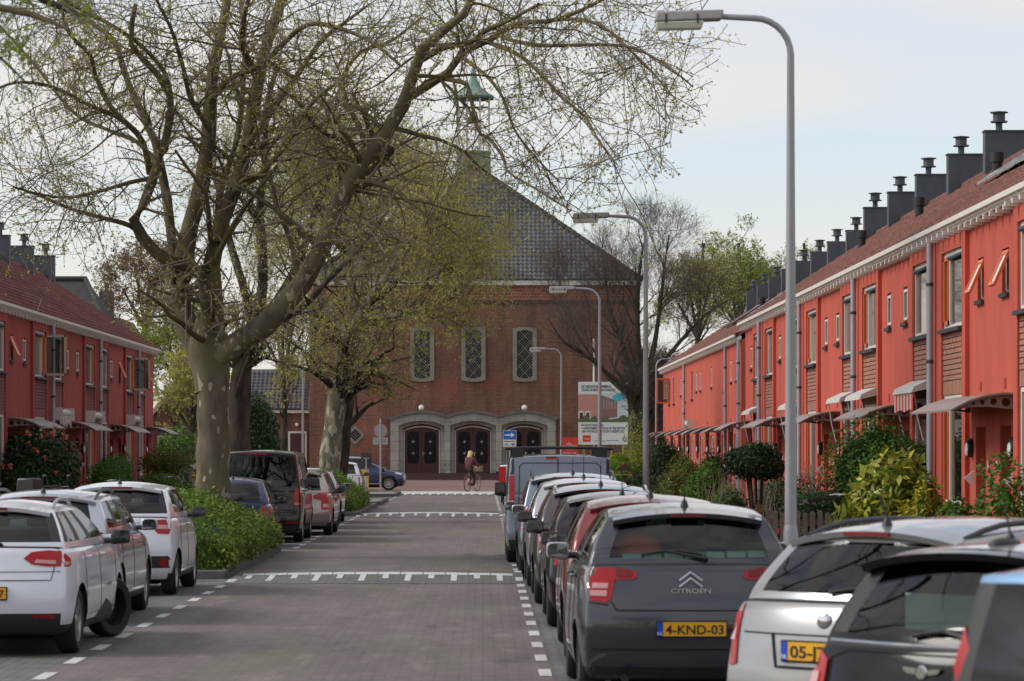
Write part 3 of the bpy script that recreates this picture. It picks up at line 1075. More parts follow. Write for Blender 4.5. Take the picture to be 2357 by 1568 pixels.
    def f(mb):
        p = [mk(ul + .12, .001, 1.62), mk(ul + .12, .16, 1.5), mk(ul + .12, .001, 1.36)]
        q = [mk(ul + .16, .001, 1.62), mk(ul + .16, .16, 1.5), mk(ul + .16, .001, 1.36)]
        mb.add(p + q, [(0, 1, 2), (5, 4, 3), (0, 3, 4, 1), (1, 4, 5, 2), (2, 5, 3, 0)])
    part('letter_flap', 'white_plastic', f)
    part('number_plate', 'white_plastic', lambda mb: bx(mb, 5.0, 5.1, .001, .012, 1.62, 1.78))
    part('vent_brick', 'door_red', lambda mb: bx(mb, 4.24, 4.4, -.01, .012, 2.86, 3.0))
    # canopy over the door: half of the pair's curved plate and one cut-out bracket
    if canopy:
        pr = [(0.0, 2.74), (.2, 2.745), (.45, 2.71), (.7, 2.63), (.95, 2.5)]
        def f(mb):
            for i in range(4):
                (d0, h0), (d1, h1) = pr[i], pr[i + 1]
                mb.hexa([mk(3.32, d0, h0), mk(width, d0, h0), mk(width, d1, h1), mk(3.32, d1, h1),
                         mk(3.32, d0, h0 + .03), mk(width, d0, h0 + .03), mk(width, d1, h1 + .03), mk(3.32, d1, h1 + .03)])
        cp = part('canopy', 'canopy_plate', f)
        bm = bmesh.new()
        outl = [(0.02, 2.735), (.2, 2.74), (.45, 2.705), (.7, 2.625), (.93, 2.5), (.7, 2.56), (.4, 2.57), (.02, 2.53)]
        ed = []
        vs = [bm.verts.new(mk(3.42, d, z)) for d, z in outl]
        ed += [bm.edges.new((vs[i], vs[(i + 1) % len(vs)])) for i in range(len(vs))]
        for (dc, zc, rr) in ((.14, 2.635, .065), (.32, 2.645, .05), (.48, 2.635, .036), (.61, 2.615, .024)):
            hv = [bm.verts.new(mk(3.42, dc + rr * math.cos(i * math.pi / 5), zc + rr * math.sin(i * math.pi / 5))) for i in range(10)]
            ed += [bm.edges.new((hv[i], hv[(i + 1) % 10])) for i in range(10)]
        bmesh.ops.triangle_fill(bm, use_beauty=True, use_dissolve=False, edges=ed)
        r_ = bmesh.ops.extrude_face_region(bm, geom=bm.faces[:])
        bmesh.ops.translate(bm, vec=(0, sg * .03, 0), verts=[g for g in r_['geom'] if isinstance(g, bmesh.types.BMVert)])
        bmesh.ops.translate(bm, vec=-Vector(root.location), verts=bm.verts)
        bmesh.ops.recalc_face_normals(bm, faces=bm.faces)
        me = bpy.data.meshes.new('canopy_bracket'); bm.to_mesh(me); bm.free()
        me.materials.append(MATS['canopy_plate'])
        link('canopy_bracket', me, cp)
    if pipe:
        pp = part('downpipe', 'zinc', lambda mb: mb.tube([mk(.02, bay + .1, ZE + .038), mk(.02, bay + .1, .05)], .054, 10), smooth='auto')
        for z in (1.2, 2.6, 3.4, 4.7):
            part('pipe_clip', 'dark_sill', lambda mb: mb.lathe([(.058, 0), (.062, .01), (.062, .05), (.058, .06)], mk(.02, bay + .1, z), 'z', 10), pp)
    if chimney:
        d0 = -abs(xr - xw) + .42
        hz = zr + .78
        for uu in ([width - .002] if chimney == 'door' else ([0.002] if chimney == 'bay' else [5.4] if chimney == 'end' else [0.002, width - .002])):
            s_ = 1 if uu < 1 else -1
            ch = part('chimney', 'anthracite', lambda mb: (bx(mb, uu + s_ * .0, uu + s_ * .34, d0, d0 - .95, zr - .55, hz), bx(mb, uu - s_ * .0, uu + s_ * .37, d0 + .025, d0 - .975, hz, hz + .03)))
            pos = mk(uu + s_ * .17, d0 - .33, hz + .03)
            part('flue', 'anthracite', lambda mb: mb.lathe([(.075, 0), (.075, .17), (.19, .18), (.19, .21), (.135, .215), (.135, .38), (.2, .39), (.2, .41), (.05, .43)], pos, 'z', 14), ch, smooth='auto')
            part('flashing', 'lead', lambda mb: bx(mb, uu + s_ * .34, uu + s_ * .44, d0 + .06, d0 - .5, zr - .52 + .0, zr - .2), ch)
    if vent:
        dv = -abs(xr - xw) * .62
        part('roof_vent', 'black_plastic', lambda mb: mb.lathe([(.1, 0), (.1, .35), (.13, .36), (.13, .55)], mk(2.6, dv, ZE + .17 + (eo - dv) * slope - .05), 'z', 12), smooth='auto')
    if solar:
        def f(mb):
            for i in range(5):
                ua, ub = .15 + i * 1.04, .15 + i * 1.04 + 1.0
                for (fa, fb) in ((.42, .8),):
                    p = []
                    for lift in (.17, .22):
                        for (u, fr) in ((ua, fa), (ub, fa), (ub, fb), (ua, fb)):
                            p.append(mk(u, eo - run * fr, ZE + .17 + (zr - ZE - .17) * fr + lift))
                    mb.hexa(p)
        part('solar_panels', 'solar', f)
    if awning == 'cassette' or awning == 'torn':
        def f(mb):
            mb.tube([mk(.55, bay + .12, 2.98), mk(2.95, bay + .12, 2.98)], .12, 10)
        aw = part('awning_cassette', 'grey_wood', f, smooth='auto')
        for u in (.5, 2.97):
            part('awning_end', 'white_wood', lambda mb: bx(mb, u, u + .03, bay, bay + .3, 2.78, 3.14), aw)
        if awning == 'torn':
            def f(mb):
                for i in range(24):
                    u = .6 + i * .1
                    h = random.uniform(.15, .42)
                    bx(mb, u, u + random.uniform(.05, .1), bay + .21, bay + .222, 2.95 - h, 2.95)
            part('awning_rag', 'awning_cloth', f, aw)
    if awning in ('box', 'striped'):
        def f(mb):
            mb.hexa([mk(.5, bay, 3.0), mk(3.0, bay, 3.0), mk(3.0, bay + .34, 2.92), mk(.5, bay + .34, 2.92),
                     mk(.5, bay, 3.16), mk(3.0, bay, 3.16), mk(3.0, bay + .3, 3.02), mk(.5, bay + .3, 3.02)])
        aw = part('awning_box', 'grey_wood', f)
        for u in (.62, 2.88):
            part('awning_arm', 'grey_wood', lambda mb: mb.tube([mk(u, bay + .28, 2.92), mk(u, bay + .22, 2.5), mk(u, bay + .12, 2.1)], .012, 6), aw)
        if awning == 'striped':
            for i in range(12):
                u = .55 + i * .2
                o_ = part('valance_strip', 'awning_cloth' if i % 2 else 'sign_red', lambda mb: bx(mb, u, u + .198, bay + .3, bay + .31, 2.62 + .02 * math.sin(i), 2.92), aw)
    return root


# right terrace, from near to far. parties at 52.7 + 5.45 k ; windows meet at the even ones, doors at the odd ones
RW = dict(out=-1, xw=7.7, xr=11.45, zr=8.16, wallm='red_render', tilem='red_tile', group='houses of the right terrace')
desc_r = [
    (41.8, +1, 'red house cut by right edge of photo, nearest of right terrace', dict(smalls_open=(True,), solar=True, near=True, chimney=False)),
    (52.7, -1, 'red right-hand house behind yellow-green spotted shrub, open top-hung small window', dict(smalls_open=(True,), solar=True, near=True, awning=None, vent=True, chimney=False)),
    (52.7, +1, 'red right-hand house with red and white striped awning valance over ground window', dict(near=True, awning='striped', solar=True, chimney='door')),
    (63.6, -1, 'red right-hand house with grey awning box on arms, just left of striped valance', dict(near=True, awning='box', vent=True, chimney='bay')),
    (63.6, +1, 'red right-hand house partly behind nearest lamp post, second grey awning box', dict(near=True, awning='box', chimney='door')),
    (74.5, -1, 'red right-hand house just left of nearest lamp post', dict(chimney='bay', vent=True)),
    (74.5, +1, 'red right-hand house fourth from the far end of the nearer right terrace', dict(awning='box', chimney='door')),
    (85.4, -1, 'red right-hand house second from far end of the nearer right terrace', dict(chimney='bay', vent=True)),
    (85.4, +1, 'red end house of nearer right terrace beside the gap', dict(chimney='end', width=6.4, awning='box')),
]
desc_r[6] = (74.5, +1, 'red right-hand house third from far end of the nearer right terrace', dict(awning='box', chimney='door'))
for y0, sg, lab, kw in desc_r:
    k = dict(RW); k.update(kw)
    build_house(lab, y0, sg, **k)

# second terrace beyond the gap: plain fronts with slim openings
R2 = dict(out=-1, xw=8.3, xr=12.1, zr=8.2, wallm='red_render', tilem='red_tile', style='plain', group='houses of the far right terrace')
ords = ['nearest', 'second', 'third', 'fourth', 'fifth', 'sixth', 'seventh', 'last']
wy = [(102.4, 's'), (104.6, 's'), (107.3, 'b'), (111.2, 'b'), (113.6, 's'), (116.7, 'b'), (119.3, 's'), (121.6, 's'), (124.1, 'b'), (128.6, 'b'), (131, 's'), (133.2, 's'), (136, 'b'), (139.2, 'b'), (141.5, 's'), (142.8, 's')]
for i in range(8):
    ya = 100.5 + i * 5.45
    wl_ = [(w - ya, t) for w, t in wy if ya + .3 < w < ya + 5.15]
    lab = f'{ords[i]} red house of the plain-fronted far right terrace beyond the gap'
    if i == 7: lab = 'red corner house at far end of far right terrace with open orange casement'
    k = dict(R2)
    build_house(lab, ya, 1, wins=wl_, pipe=i in (0, 1, 5), chimney='bay', vent=i == 3, solar=i in (1, 2, 4), awning='cassette' if i == 4 else None, casement=i == 7, **k)

# left terrace
LW = dict(out=1, xw=-12.2, xr=-16.1, zr=8.25, wallm='crimson_render', tilem='red_tile_mossy', brickm='panel_brick_dull', group='houses of the left terrace')
desc_l = [
    (76.6, +1, 'dark red left-hand house cut by left edge of photo behind flowering camellia', dict(chimney=None, smalls_open=(True,))),
    (87.5, -1, 'dark red left-hand house with open orange casement nearest the left edge', dict(chimney=None, casement=True)),
    (87.5, +1, 'dark red left-hand house with torn rag hanging from its awning', dict(chimney=None, awning='torn')),
    (98.4, -1, 'dark red left-hand house with wide silver awning cassette', dict(chimney=None, awning='cassette')),
    (98.4, +1, 'dark red left-hand house beside the silver cassette house, two shut small windows', dict(chimney='door', smalls_open=(False,))),
    (109.3, -1, 'dark red left-hand house second from far end with tilted small window', dict(chimney='bay', smalls_open=(True,), awning='cassette', casement=True)),
    (109.3, +1, 'dark red end house of left terrace beside the big plane tree', dict(chimney='end', width=6.4, smalls_open=(True,))),
]
for y0, sg, lab, kw in desc_l:
    k = dict(LW); k.update(kw)
    build_house(lab, y0, sg, **k)

# ------------------------------------------------------------------ church
CHX, CHY, CHW, CHE = -0.64, 200.0, 10.47, 12.45
church = thing('church', 'large red brick church with grey tiled roof closing the street', 'church', (CHX, CHY, 0))


def cpart(nm, m, f, parent=None, smooth=False, bevel=0):
    mb = MB(); f(mb)
    o = mb.build(nm, m, None, smooth=smooth, bevel=bevel)
    for v in o.data.vertices: v.co = v.co - Vector((CHX, CHY, 0))
    o.parent = parent or church
    return o


cpart('wall', ['church_brick', 'church_brick_side'], lambda mb: (mb.box(CHX - CHW, CHX + CHW, CHY, CHY + 0.4, 0, CHE, 0),
      mb.box(CHX - CHW + .01, CHX + CHW - .01, CHY + .4, CHY + 42, 0, CHE - .02, 1)))
cpart('frieze', 'basket_brick', lambda mb: mb.box(CHX - CHW - .02, CHX + CHW + .02, CHY - .03, CHY + .2, CHE - .95, CHE - .02))
cpart('frieze_band', 'dark_brick', lambda mb: mb.box(CHX - CHW - .03, CHX + CHW + .03, CHY - .06, CHY + .2, CHE - 1.2, CHE - 0.98))
cpart('eaves_gutter', 'white_wood', lambda mb: mb.box(CHX - CHW - .25, CHX + CHW + .25, CHY - .35, CHY + .1, CHE, CHE + .3))
AX, AY, AZ = CHX, CHY + 7.2, 20.75
E0, EL, ER = CHE + .31, CHX - CHW - .3, CHX + CHW + .3
b = MB()
fy, by = CHY - .4, CHY + 42.4
b.add([(EL, fy, E0), (ER, fy, E0), (ER, by, E0), (EL, by, E0), (AX, AY, AZ), (AX, by - 7.6, AZ)], [(0, 1, 4), (1, 2, 5, 4), (2, 3, 5), (3, 0, 4, 5), (3, 2, 1, 0)])
for i, v in enumerate(b.v): b.v[i] = (v[0] - CHX, v[1] - CHY, v[2])
croof = b.build('roof', 'grey_tile', church)
# pantiles of the street-side hip
sl = math.hypot(AZ - E0, AY - fy)
csn, ssn = (AY - fy) / sl, (AZ - E0) / sl
tw, tl_ = 0.285, 0.36
prof = [(-.15, .02), (-.1, .062), (-.04, .075), (.02, .05), (.08, .02), (.13, .015), (.15, .02)]
tv = [(w, 0.0, h + .05) for w, h in prof] + [(w, tl_ + .06, h) for w, h in prof] + [(w, 0.0, h + .0) for w, h in prof]
n_ = len(prof)
tf = []
for i in range(n_ - 1): tf += [(i, i + 1, i + n_ + 1, i + n_), (i + 2 * n_, i + 2 * n_ + 1, i + 1, i)]
rotm = Matrix(((1, 0, 0), (0, csn, -ssn), (0, ssn, csn)))       # tile local (x, along slope, height) to church
me_t = bpy.data.meshes.new('roof_tile')
me_t.from_pydata([tuple(rotm @ Vector(v)) for v in tv], [], tf)
me_t.materials.append(MATS['grey_tile']); me_t.shade_smooth(); me_t.set_sharp_from_angle(angle=R(50))
spots = []
nrow = int(sl / tl_)
for r_ in range(nrow):
    t = (r_ + .3) / nrow
    hw = (ER - EL) / 2 * (1 - t) - .1
    nc = int(hw / tw)
    for c_ in range(-nc, nc + 1):
        spots.append((c_ * tw, r_ * tl_, r_))
spots_near = sorted(spots, key=lambda s: (s[0] < 1.0, abs(s[0] - 5.0) * .8 + abs(s[1] - 3.2)))[:300]
ns = set(spots_near)
base_v = np.array([v.co[:] for v in me_t.vertices])
rest = [s for s in spots if s not in ns]


def tile_pos(s):
    return Vector((s[0] + random.uniform(-.006, .006), fy - CHY + s[1] * csn + .005, E0 + s[1] * ssn + random.uniform(-.006, .008)))


for s_ in spots_near:
    o = link('roof_tile', me_t, croof); o.location = tile_pos(s_)
V = np.concatenate([base_v + np.array(tile_pos(s_)) for s_ in rest])
Ff = np.concatenate([(np.array(tf) + i * len(tv)).ravel() for i in range(len(rest))])
stuff(fast_mesh('roof_tiles', V, Ff, 4, 'grey_tile', croof))
# hip tiles on both street-side hips
hip = MB(); hip.tube([(-.0, 0, -.1), (0, 0, .5)], [.17, .13], 8)
for sx, ex in ((1, ER), (-1, EL)):
    a, c = Vector((ex - CHX, fy - CHY, E0)), Vector((0, AY - CHY, AZ))
    L_ = (c - a).length
    k = int(L_ / .42)
    hm = MB(); hm.tube([(0, 0, 0), (0, 0, .5)], [.19, .15], 8)
    ho = hm.build('hip_tile', 'dark_tile', croof, smooth='auto')
    q = (c - a).to_track_quat('Z', 'Y')
    for i in range(k):
        o = ho if i == 0 else link('hip_tile', ho.data, croof)
        o.location = a + (c - a) * (i / k) + Vector((0, 0, .06)); o.rotation_mode = 'QUATERNION'; o.rotation_quaternion = q

# bell turret
tur = thing('bell_turret', 'green copper bell turret with white posts on church roof top', 'turret', (AX, AY + 0.9, AZ - 1.2))
TZ = AZ - 1.2


def octo(r, n=8, ph=math.pi / 8): return [(r * math.cos(ph + 2 * math.pi * i / n), r * math.sin(ph + 2 * math.pi * i / n)) for i in range(n)]


def tpart(nm, m, f, parent=None, smooth=False):
    mb = MB(); f(mb); return mb.build(nm, m, parent or tur, smooth=smooth)


def frus(mb, r0, r1, z0, z1):
    a, c = octo(r0), octo(r1)
    mb.add([(x, y, z0) for x, y in a] + [(x, y, z1) for x, y in c], [tuple(range(7, -1, -1)), tuple(range(8, 16))] + [(i, (i + 1) % 8, (i + 1) % 8 + 8, i + 8) for i in range(8)])


tpart('base', 'copper_green', lambda mb: (frus(mb, 1.3, 1.22, -1.2, 2.1), frus(mb, 1.3, 1.3, 2.1, 2.2)))
posts = octo(1.12)
for x, y in posts:
    tpart('post', 'white_wood', lambda mb: mb.box(x - .07, x + .07, y - .07, y + .07, 2.2, 5.75))
for z in (2.35, 3.15):
    for i in range(8):
        p, q = posts[i], posts[(i + 1) % 8]
        tpart('rail', 'white_wood', lambda mb: mb.tube([(*p, z), (*q, z)], .025, 4))
for i in range(8):
    p, q = posts[i], posts[(i + 1) % 8]
    tpart('lattice_bar', 'white_wood', lambda mb: (mb.tube([(*p, 2.35), (*q, 3.15)], .015, 4), mb.tube([(*p, 3.15), (*q, 2.35)], .015, 4)))
tpart('cross_beam', 'copper_dark', lambda mb: mb.box(-1.1, 1.1, -.06, .06, 5.1, 5.22))
tpart('bell', 'bronze', lambda mb: mb.lathe([(.44, 0), (.42, .06), (.33, .25), (.27, .55), (.22, .72), (.06, .8), (.06, .95)], (0, 0, 4.15), 'z', 16), smooth=True)
cap = tpart('cap', 'copper_green', lambda mb: (frus(mb, 1.42, 1.45, 5.75, 5.87), frus(mb, 1.45, 1.05, 5.871, 6.1), frus(mb, 1.05, .55, 6.101, 6.5), frus(mb, .55, .26, 6.501, 7.1), frus(mb, .26, .1, 7.101, 8.0)))
tpart('cap_rim', 'copper_dark', lambda mb: frus(mb, 1.46, 1.46, 5.7, 5.8), cap)
tpart('finial', 'iron', lambda mb: (mb.tube([(0, 0, 7.9), (0, 0, 9.6)], .035, 6), mb.ball((0, 0, 8.5), .1, 6)), cap)

# three leaded windows
def arc_y(hw, rise, n=10):
    return [(-hw + 2 * hw * i / n, rise * (1 - (2 * i / n - 1) ** 2)) for i in range(n + 1)]


for k in (-1, 0, 1):
    wx = CHX + 3.28 * k + .02
    def ring(mb, hw, z0, z1, rise, y0, y1, hw2, z02, z12, rise2):
        o_ = [(wx + x, z0 - r) for x, r in arc_y(hw, rise)] + [(wx - x, z1 + r) for x, r in arc_y(hw, rise)]
        i_ = [(wx + x, z02 - r) for x, r in arc_y(hw2, rise2)] + [(wx - x, z12 + r) for x, r in arc_y(hw2, rise2)]
        n = len(o_)
        vs = [(x, y0, z) for x, z in o_] + [(x, y0, z) for x, z in i_] + [(x, y1, z) for x, z in o_] + [(x, y1, z) for x, z in i_]
        fs = []
        for i in range(n):
            j = (i + 1) % n
            fs += [(i, j, n + j, n + i), (i, i + 2 * n, j + 2 * n, j), (n + i, n + j, 3 * n + j, 3 * n + i)]
        mb.add(vs, fs)
    w = cpart('window', 'window_stone', lambda mb: ring(mb, .77, 6.38, 9.68, .1, CHY - .12, CHY + .1, .5, 6.62, 9.46, .12))
    def f(mb):
        pts = [(wx + x, 6.62 - r) for x, r in arc_y(.5, .12)] + [(wx - x, 9.46 + r) for x, r in arc_y(.5, .12)]
        mb.add([(x, CHY - .012, z) for x, z in pts], [tuple(range(len(pts)))])
    cpart('pane', 'leaded_glass', f, w)
    def clipline(mb, ang, off, r_, yy):
        d = Vector((math.cos(ang), math.sin(ang))); n = Vector((-d.y, d.x))
        c = Vector((wx, 8.04)) + n * off
        tmin, tmax = -9, 9
        for (ax, lo, hi) in ((0, wx - .5, wx + .5), (1, 6.55, 9.53)):
            if abs(d[ax]) < 1e-6: 
                if not lo < c[ax] < hi: return
                continue
            t0, t1 = (lo - c[ax]) / d[ax], (hi - c[ax]) / d[ax]
            tmin, tmax = max(tmin, min(t0, t1)), min(tmax, max(t0, t1))
        if tmax - tmin > .05:
            p, q = c + d * tmin, c + d * tmax
            mb.tube([(p.x, yy, p.y), (q.x, yy, q.y)], r_, 4)
    def f(mb):
        for ang in (R(48), R(132)):
            for i in range(-4, 5): clipline(mb, ang, i * .52 + .26, .026, CHY - .045)
    cpart('stone_lattice', 'window_stone', f, w)
    def f(mb):
        for ang in (R(48), R(132)):
            for i in range(-16, 17): clipline(mb, ang, i * .13, .006, CHY - .025)
    cpart('lead_came', 'sign_grey', f, w)

# portal of three arches
PW = 5.27
def ztop(x):
    best = 0
    for k in (-1, 0, 1):
        dx = (x - 3.28 * k) / 1.9
        best = max(best, 4.28 - .42 * dx * dx)
    return min(best, 4.28) if abs(x) < PW else 3.9


def zop(x, hw, z, rise):
    for k in (-1, 0, 1):
        dx = (x - 3.28 * k) / hw
        if abs(dx) < 1: return z - rise * dx * dx
    return None


def arcade(mb, hw, z, rise, y0, y1, topf, xw_):
    brk = sorted(set([-xw_, xw_] + [3.28 * k + hw * s for k in (-1, 0, 1) for s in (-1, 1)]))
    xs = []
    for i in range(len(brk) - 1):
        n = max(1, int((brk[i + 1] - brk[i]) / .12))
        xs += [brk[i] + (brk[i + 1] - brk[i]) * j / n for j in range(n)]
    xs.append(xw_)
    for i in range(len(xs) - 1):
        a, c = xs[i], xs[i + 1]
        mid = (a + c) / 2
        o = zop(mid, hw, z, rise)
        za = zc = .45
        if o is not None:
            za, zc = zop(min(max(a, mid - (mid - a) * .999), c), hw, z, rise) or o, zop(mid + (c - mid) * .999, hw, z, rise) or o
        mb.hexa([(CHX + a, y0, za), (CHX + c, y0, zc), (CHX + c, y1, zc), (CHX + a, y1, za),
                 (CHX + a, y0, topf(a)), (CHX + c, y0, topf(c)), (CHX + c, y1, topf(c)), (CHX + a, y1, topf(a))])


portal = cpart('portal', 'portal_stone', lambda mb: (arcade(mb, 1.46, 3.78, .3, CHY - .75, CHY - .35, ztop, PW), arcade(mb, 1.2, 3.58, .28, CHY - .35, CHY - .01, lambda x: 3.85, PW - .05)))
def f(mb):
    xs = [-PW - .18 + (2 * PW + .36) * i / 120 for i in range(121)]
    for i in range(120):
        a, c = xs[i], xs[i + 1]
        mb.hexa([(CHX + a, CHY - .9, ztop(a)), (CHX + c, CHY - .9, ztop(c)), (CHX + c, CHY, ztop(c)), (CHX + a, CHY, ztop(a)),
                 (CHX + a, CHY - .9, ztop(a) + .17), (CHX + c, CHY - .9, ztop(c) + .17), (CHX + c, CHY, ztop(c) + .17), (CHX + a, CHY, ztop(a) + .17)])
cpart('coping', 'coping_stone', f, portal)
for k in (-1, 0, 1):
    dx = CHX + 3.28 * k
    def fr(mb):
        n = 10
        pts = [(-1.14, .45)] + [(-1.14 + 2.28 * i / n, 3.42 - .26 * (2 * i / n - 1) ** 2) for i in range(n + 1)] + [(1.14, .45)]
        mb.tube([(dx + x, CHY - .1, z) for x, z in pts], .045, 6)
    dr = cpart('door', 'oak_door', lambda mb: [mb.prism([(dx - 1.1, .45), (dx - .012, .45), (dx - .012, 3.4), (dx - .5, 3.36), (dx - 1.1, 3.15)], CHY - .09, CHY - .02, 'y'),
                                              mb.prism([(dx + 1.1, .45), (dx + .012, .45), (dx + .012, 3.4), (dx + .5, 3.36), (dx + 1.1, 3.15)], CHY - .09, CHY - .02, 'y')])
    cpart('door_frame', 'white_wood', fr, dr)
    for s in (-1, 1):
        cx = dx + s * .55
        pl = [(cx - .38, 1.2), (cx - .3, 1.05), (cx + .3, 1.05), (cx + .38, 1.2), (cx + .38, 2.9), (cx + .28, 3.08), (cx - .28, 3.08), (cx - .38, 2.9)]
        cpart('door_pane', 'leaded_glass', lambda mb: mb.prism(pl, CHY - .1, CHY - .088, 'y'), dr)
        for zz in (1.72, 2.45):
            def st(mb):
                pts = []
                for i in range(8):
                    r_ = .11 if i % 2 == 0 else .035
                    pts.append((cx + r_ * math.sin(i * math.pi / 4), zz + r_ * math.cos(i * math.pi / 4)))
                pin = [(cx + (x - cx) * .55, zz + (z - zz) * .55) for x, z in pts]
                vs = [(x, CHY - .115, z) for x, z in pts] + [(x, CHY - .115, z) for x, z in pin]
                mb.add(vs, [(i, (i + 1) % 8, (i + 1) % 8 + 8, i + 8) for i in range(8)])
            cpart('star_ornament', 'sign_white', st, dr)
        cpart('lattice', 'iron', lambda mb: [mb.tube([(cx - .36, CHY - .105, z), (cx + .36, CHY - .105, z + .72)], .008, 4) for z in (1.2, 1.75, 2.3)] + [mb.tube([(cx + .36, CHY - .105, z), (cx - .36, CHY - .105, z + .72)], .008, 4) for z in (1.2, 1.75, 2.3)], dr)
    cpart('door_handle', 'chrome', lambda mb: (mb.box(dx + .05, dx + .09, CHY - .12, CHY - .09, 1.55, 1.8), mb.box(dx + .05, dx + .2, CHY - .15, CHY - .12, 1.7, 1.73)), dr)
    cpart('wall_hook', 'iron', lambda mb: (mb.tube([(dx - 1.5, CHY - .76, .95), (dx - 1.5, CHY - .86, .95), (dx - 1.5, CHY - .86, 1.05)], .025, 5), mb.tube([(dx + 1.5, CHY - .76, .95), (dx + 1.5, CHY - .86, .95), (dx + 1.5, CHY - .86, 1.05)], .025, 5)), portal)
for i, (d0, z) in enumerate(((.9, .45), (1.35, .3), (1.8, .15))):
    cpart('step', 'dark_brick', lambda mb: mb.box(CHX - PW + .2 - i * .3, CHX + PW - .2 + i * .3, CHY - d0 - .0, CHY + (.001 * i), -.01 + .001 * i, z))
for lx in (-3.30, 3.28):
    def f(mb): mb.ball((CHX + lx, CHY - .4, 4.62), .19, 10)
    g = cpart('globe_lamp', 'opal_glass', f, smooth=True)
    cpart('lamp_foot', 'iron', lambda mb: mb.lathe([(.08, 0), (.05, .12)], (CHX + lx, CHY - .4, 4.38), 'z', 10), g)
dwx, dwz = CHX - 7.54, 2.87
def f(mb):
    o_, i_ = .62, .4
    O = [(0, -o_), (o_, 0), (0, o_), (-o_, 0)]; I = [(0, -i_), (i_, 0), (0, i_), (-i_, 0)]
    vs = [(dwx + x, CHY - .08, dwz + z) for x, z in O + I] + [(dwx + x, CHY + .02, dwz + z) for x, z in O]
    mb.add(vs, [(i, (i + 1) % 4, (i + 1) % 4 + 4, i + 4) for i in range(4)] + [(i, i + 8, (i + 1) % 4 + 8, (i + 1) % 4) for i in range(4)])
dw = cpart('diamond_window', 'window_stone', f)
cpart('pane', 'leaded_glass', lambda mb: mb.add([(dwx, CHY - .02, dwz - .4), (dwx + .4, CHY - .02, dwz), (dwx, CHY - .02, dwz + .4), (dwx - .4, CHY - .02, dwz)], [(0, 1, 2, 3)]), dw)
cpart('lead_came', 'sign_grey', lambda mb: [mb.tube([(dwx - .4 + .1 * i, CHY - .03, dwz - .1 * i), (dwx + .1 * i, CHY - .03, dwz + .4 - .1 * i)], .01, 4) for i in range(1, 4)] + [mb.tube([(dwx - .4 + .1 * i, CHY - .03, dwz + .1 * i), (dwx + .1 * i, CHY - .03, dwz - .4 + .1 * i)], .01, 4) for i in range(1, 4)], dw)
cpart('handrail', 'iron', lambda mb: mb.tube([(CHX - 5.9, CHY - 1.9, .0), (CHX - 5.9, CHY - 1.9, 1.0), (CHX - 5.6, CHY - .1, 1.5)], .03, 6))

# low wing left of the church
wing = thing('church_wing', 'low brick annex with tiled roof and dark door left of the church', 'annex', (-12.4, 201, 0))
def wpart(nm, m, f, parent=None):
    mb = MB(); f(mb); o = mb.build(nm, m, None)
    for v in o.data.vertices: v.co = v.co - Vector((-12.4, 201, 0))
    o.parent = parent or wing; return o
wpart('wall', 'church_brick', lambda mb: mb.box(-13.35, CHX - CHW - .002, 201, 214, 0, 4.3))
wpart('eaves_board', 'white_wood', lambda mb: mb.box(-17.2, CHX - CHW - .003, 200.7, 201.1, 4.31, 4.5))
wr = wpart('roof', 'grey_tile', lambda mb: mb.hexa([(-17.4, 200.6, 4.51), (CHX - CHW - .004, 200.6, 4.51), (CHX - CHW - .004, 207, 4.51), (-17.4, 207, 4.51),
                                              (-15.4, 204.4, 7.2), (CHX - CHW - .004, 204.4, 7.2), (CHX - CHW - .004, 206.9, 7.2), (-15.4, 206.9, 7.2)]))
s2 = math.hypot(2.69, 3.8); c2, z2 = 3.8 / s2, 2.69 / s2
rm2 = np.array(((1, 0, 0), (0, c2, -z2), (0, z2, c2)))
bt = np.array(tv) @ rm2.T
sp2 = [(x * tw - 15.2 - (0), r_ * tl_) for r_ in range(int(s2 / tl_)) for x in range(0, 14) if x * tw - 15.2 > -17.2 + 2 * r_ * tl_ / s2]
sp2 += [(x * tw - 15.2, r_ * tl_) for r_ in range(int(s2 / tl_)) for x in range(-7, 0) if x * tw - 15.2 > -17.2 + 2.2 * r_ * tl_ / s2]
V = np.concatenate([bt + np.array((x + 12.4, 200.6 - 201 + y * c2, 4.52 + y * z2)) for x, y in sp2])
stuff(fast_mesh('roof_tiles', V, np.concatenate([(np.array(tf) + i * len(tv)).ravel() for i in range(len(sp2))]), 4, 'grey_tile', wr))
wd = wpart('door', 'oak_door', lambda mb: mb.box(-12.4, -11.45, 200.93, 201, 0, 3.0))
wpart('door_frame', 'white_wood', lambda mb: (mb.box(-12.52, -12.4, 200.9, 201, 0, 3.12), mb.box(-11.45, -11.33, 200.9, 201, 0, 3.12), mb.box(-12.4, -11.45, 200.9, 201, 3.0, 3.12)), wd)
wpart('bulkhead_lamp', 'opal_glass', lambda mb: mb.ball((-11.95, 200.85, 3.55), .13, 6))
wpart('wall_back', 'house_white', lambda mb: mb.box(-17.0, -13.36, 201.2, 206, 0, 4.3))
gw = MB(); gw.box(-15.6, -13.4, 196, 196.25, 0, 2.35)
gwo = gw.build('garden_wall', 'church_brick'); tag(gwo, 'low brown brick garden wall left of the church annex', 'wall')
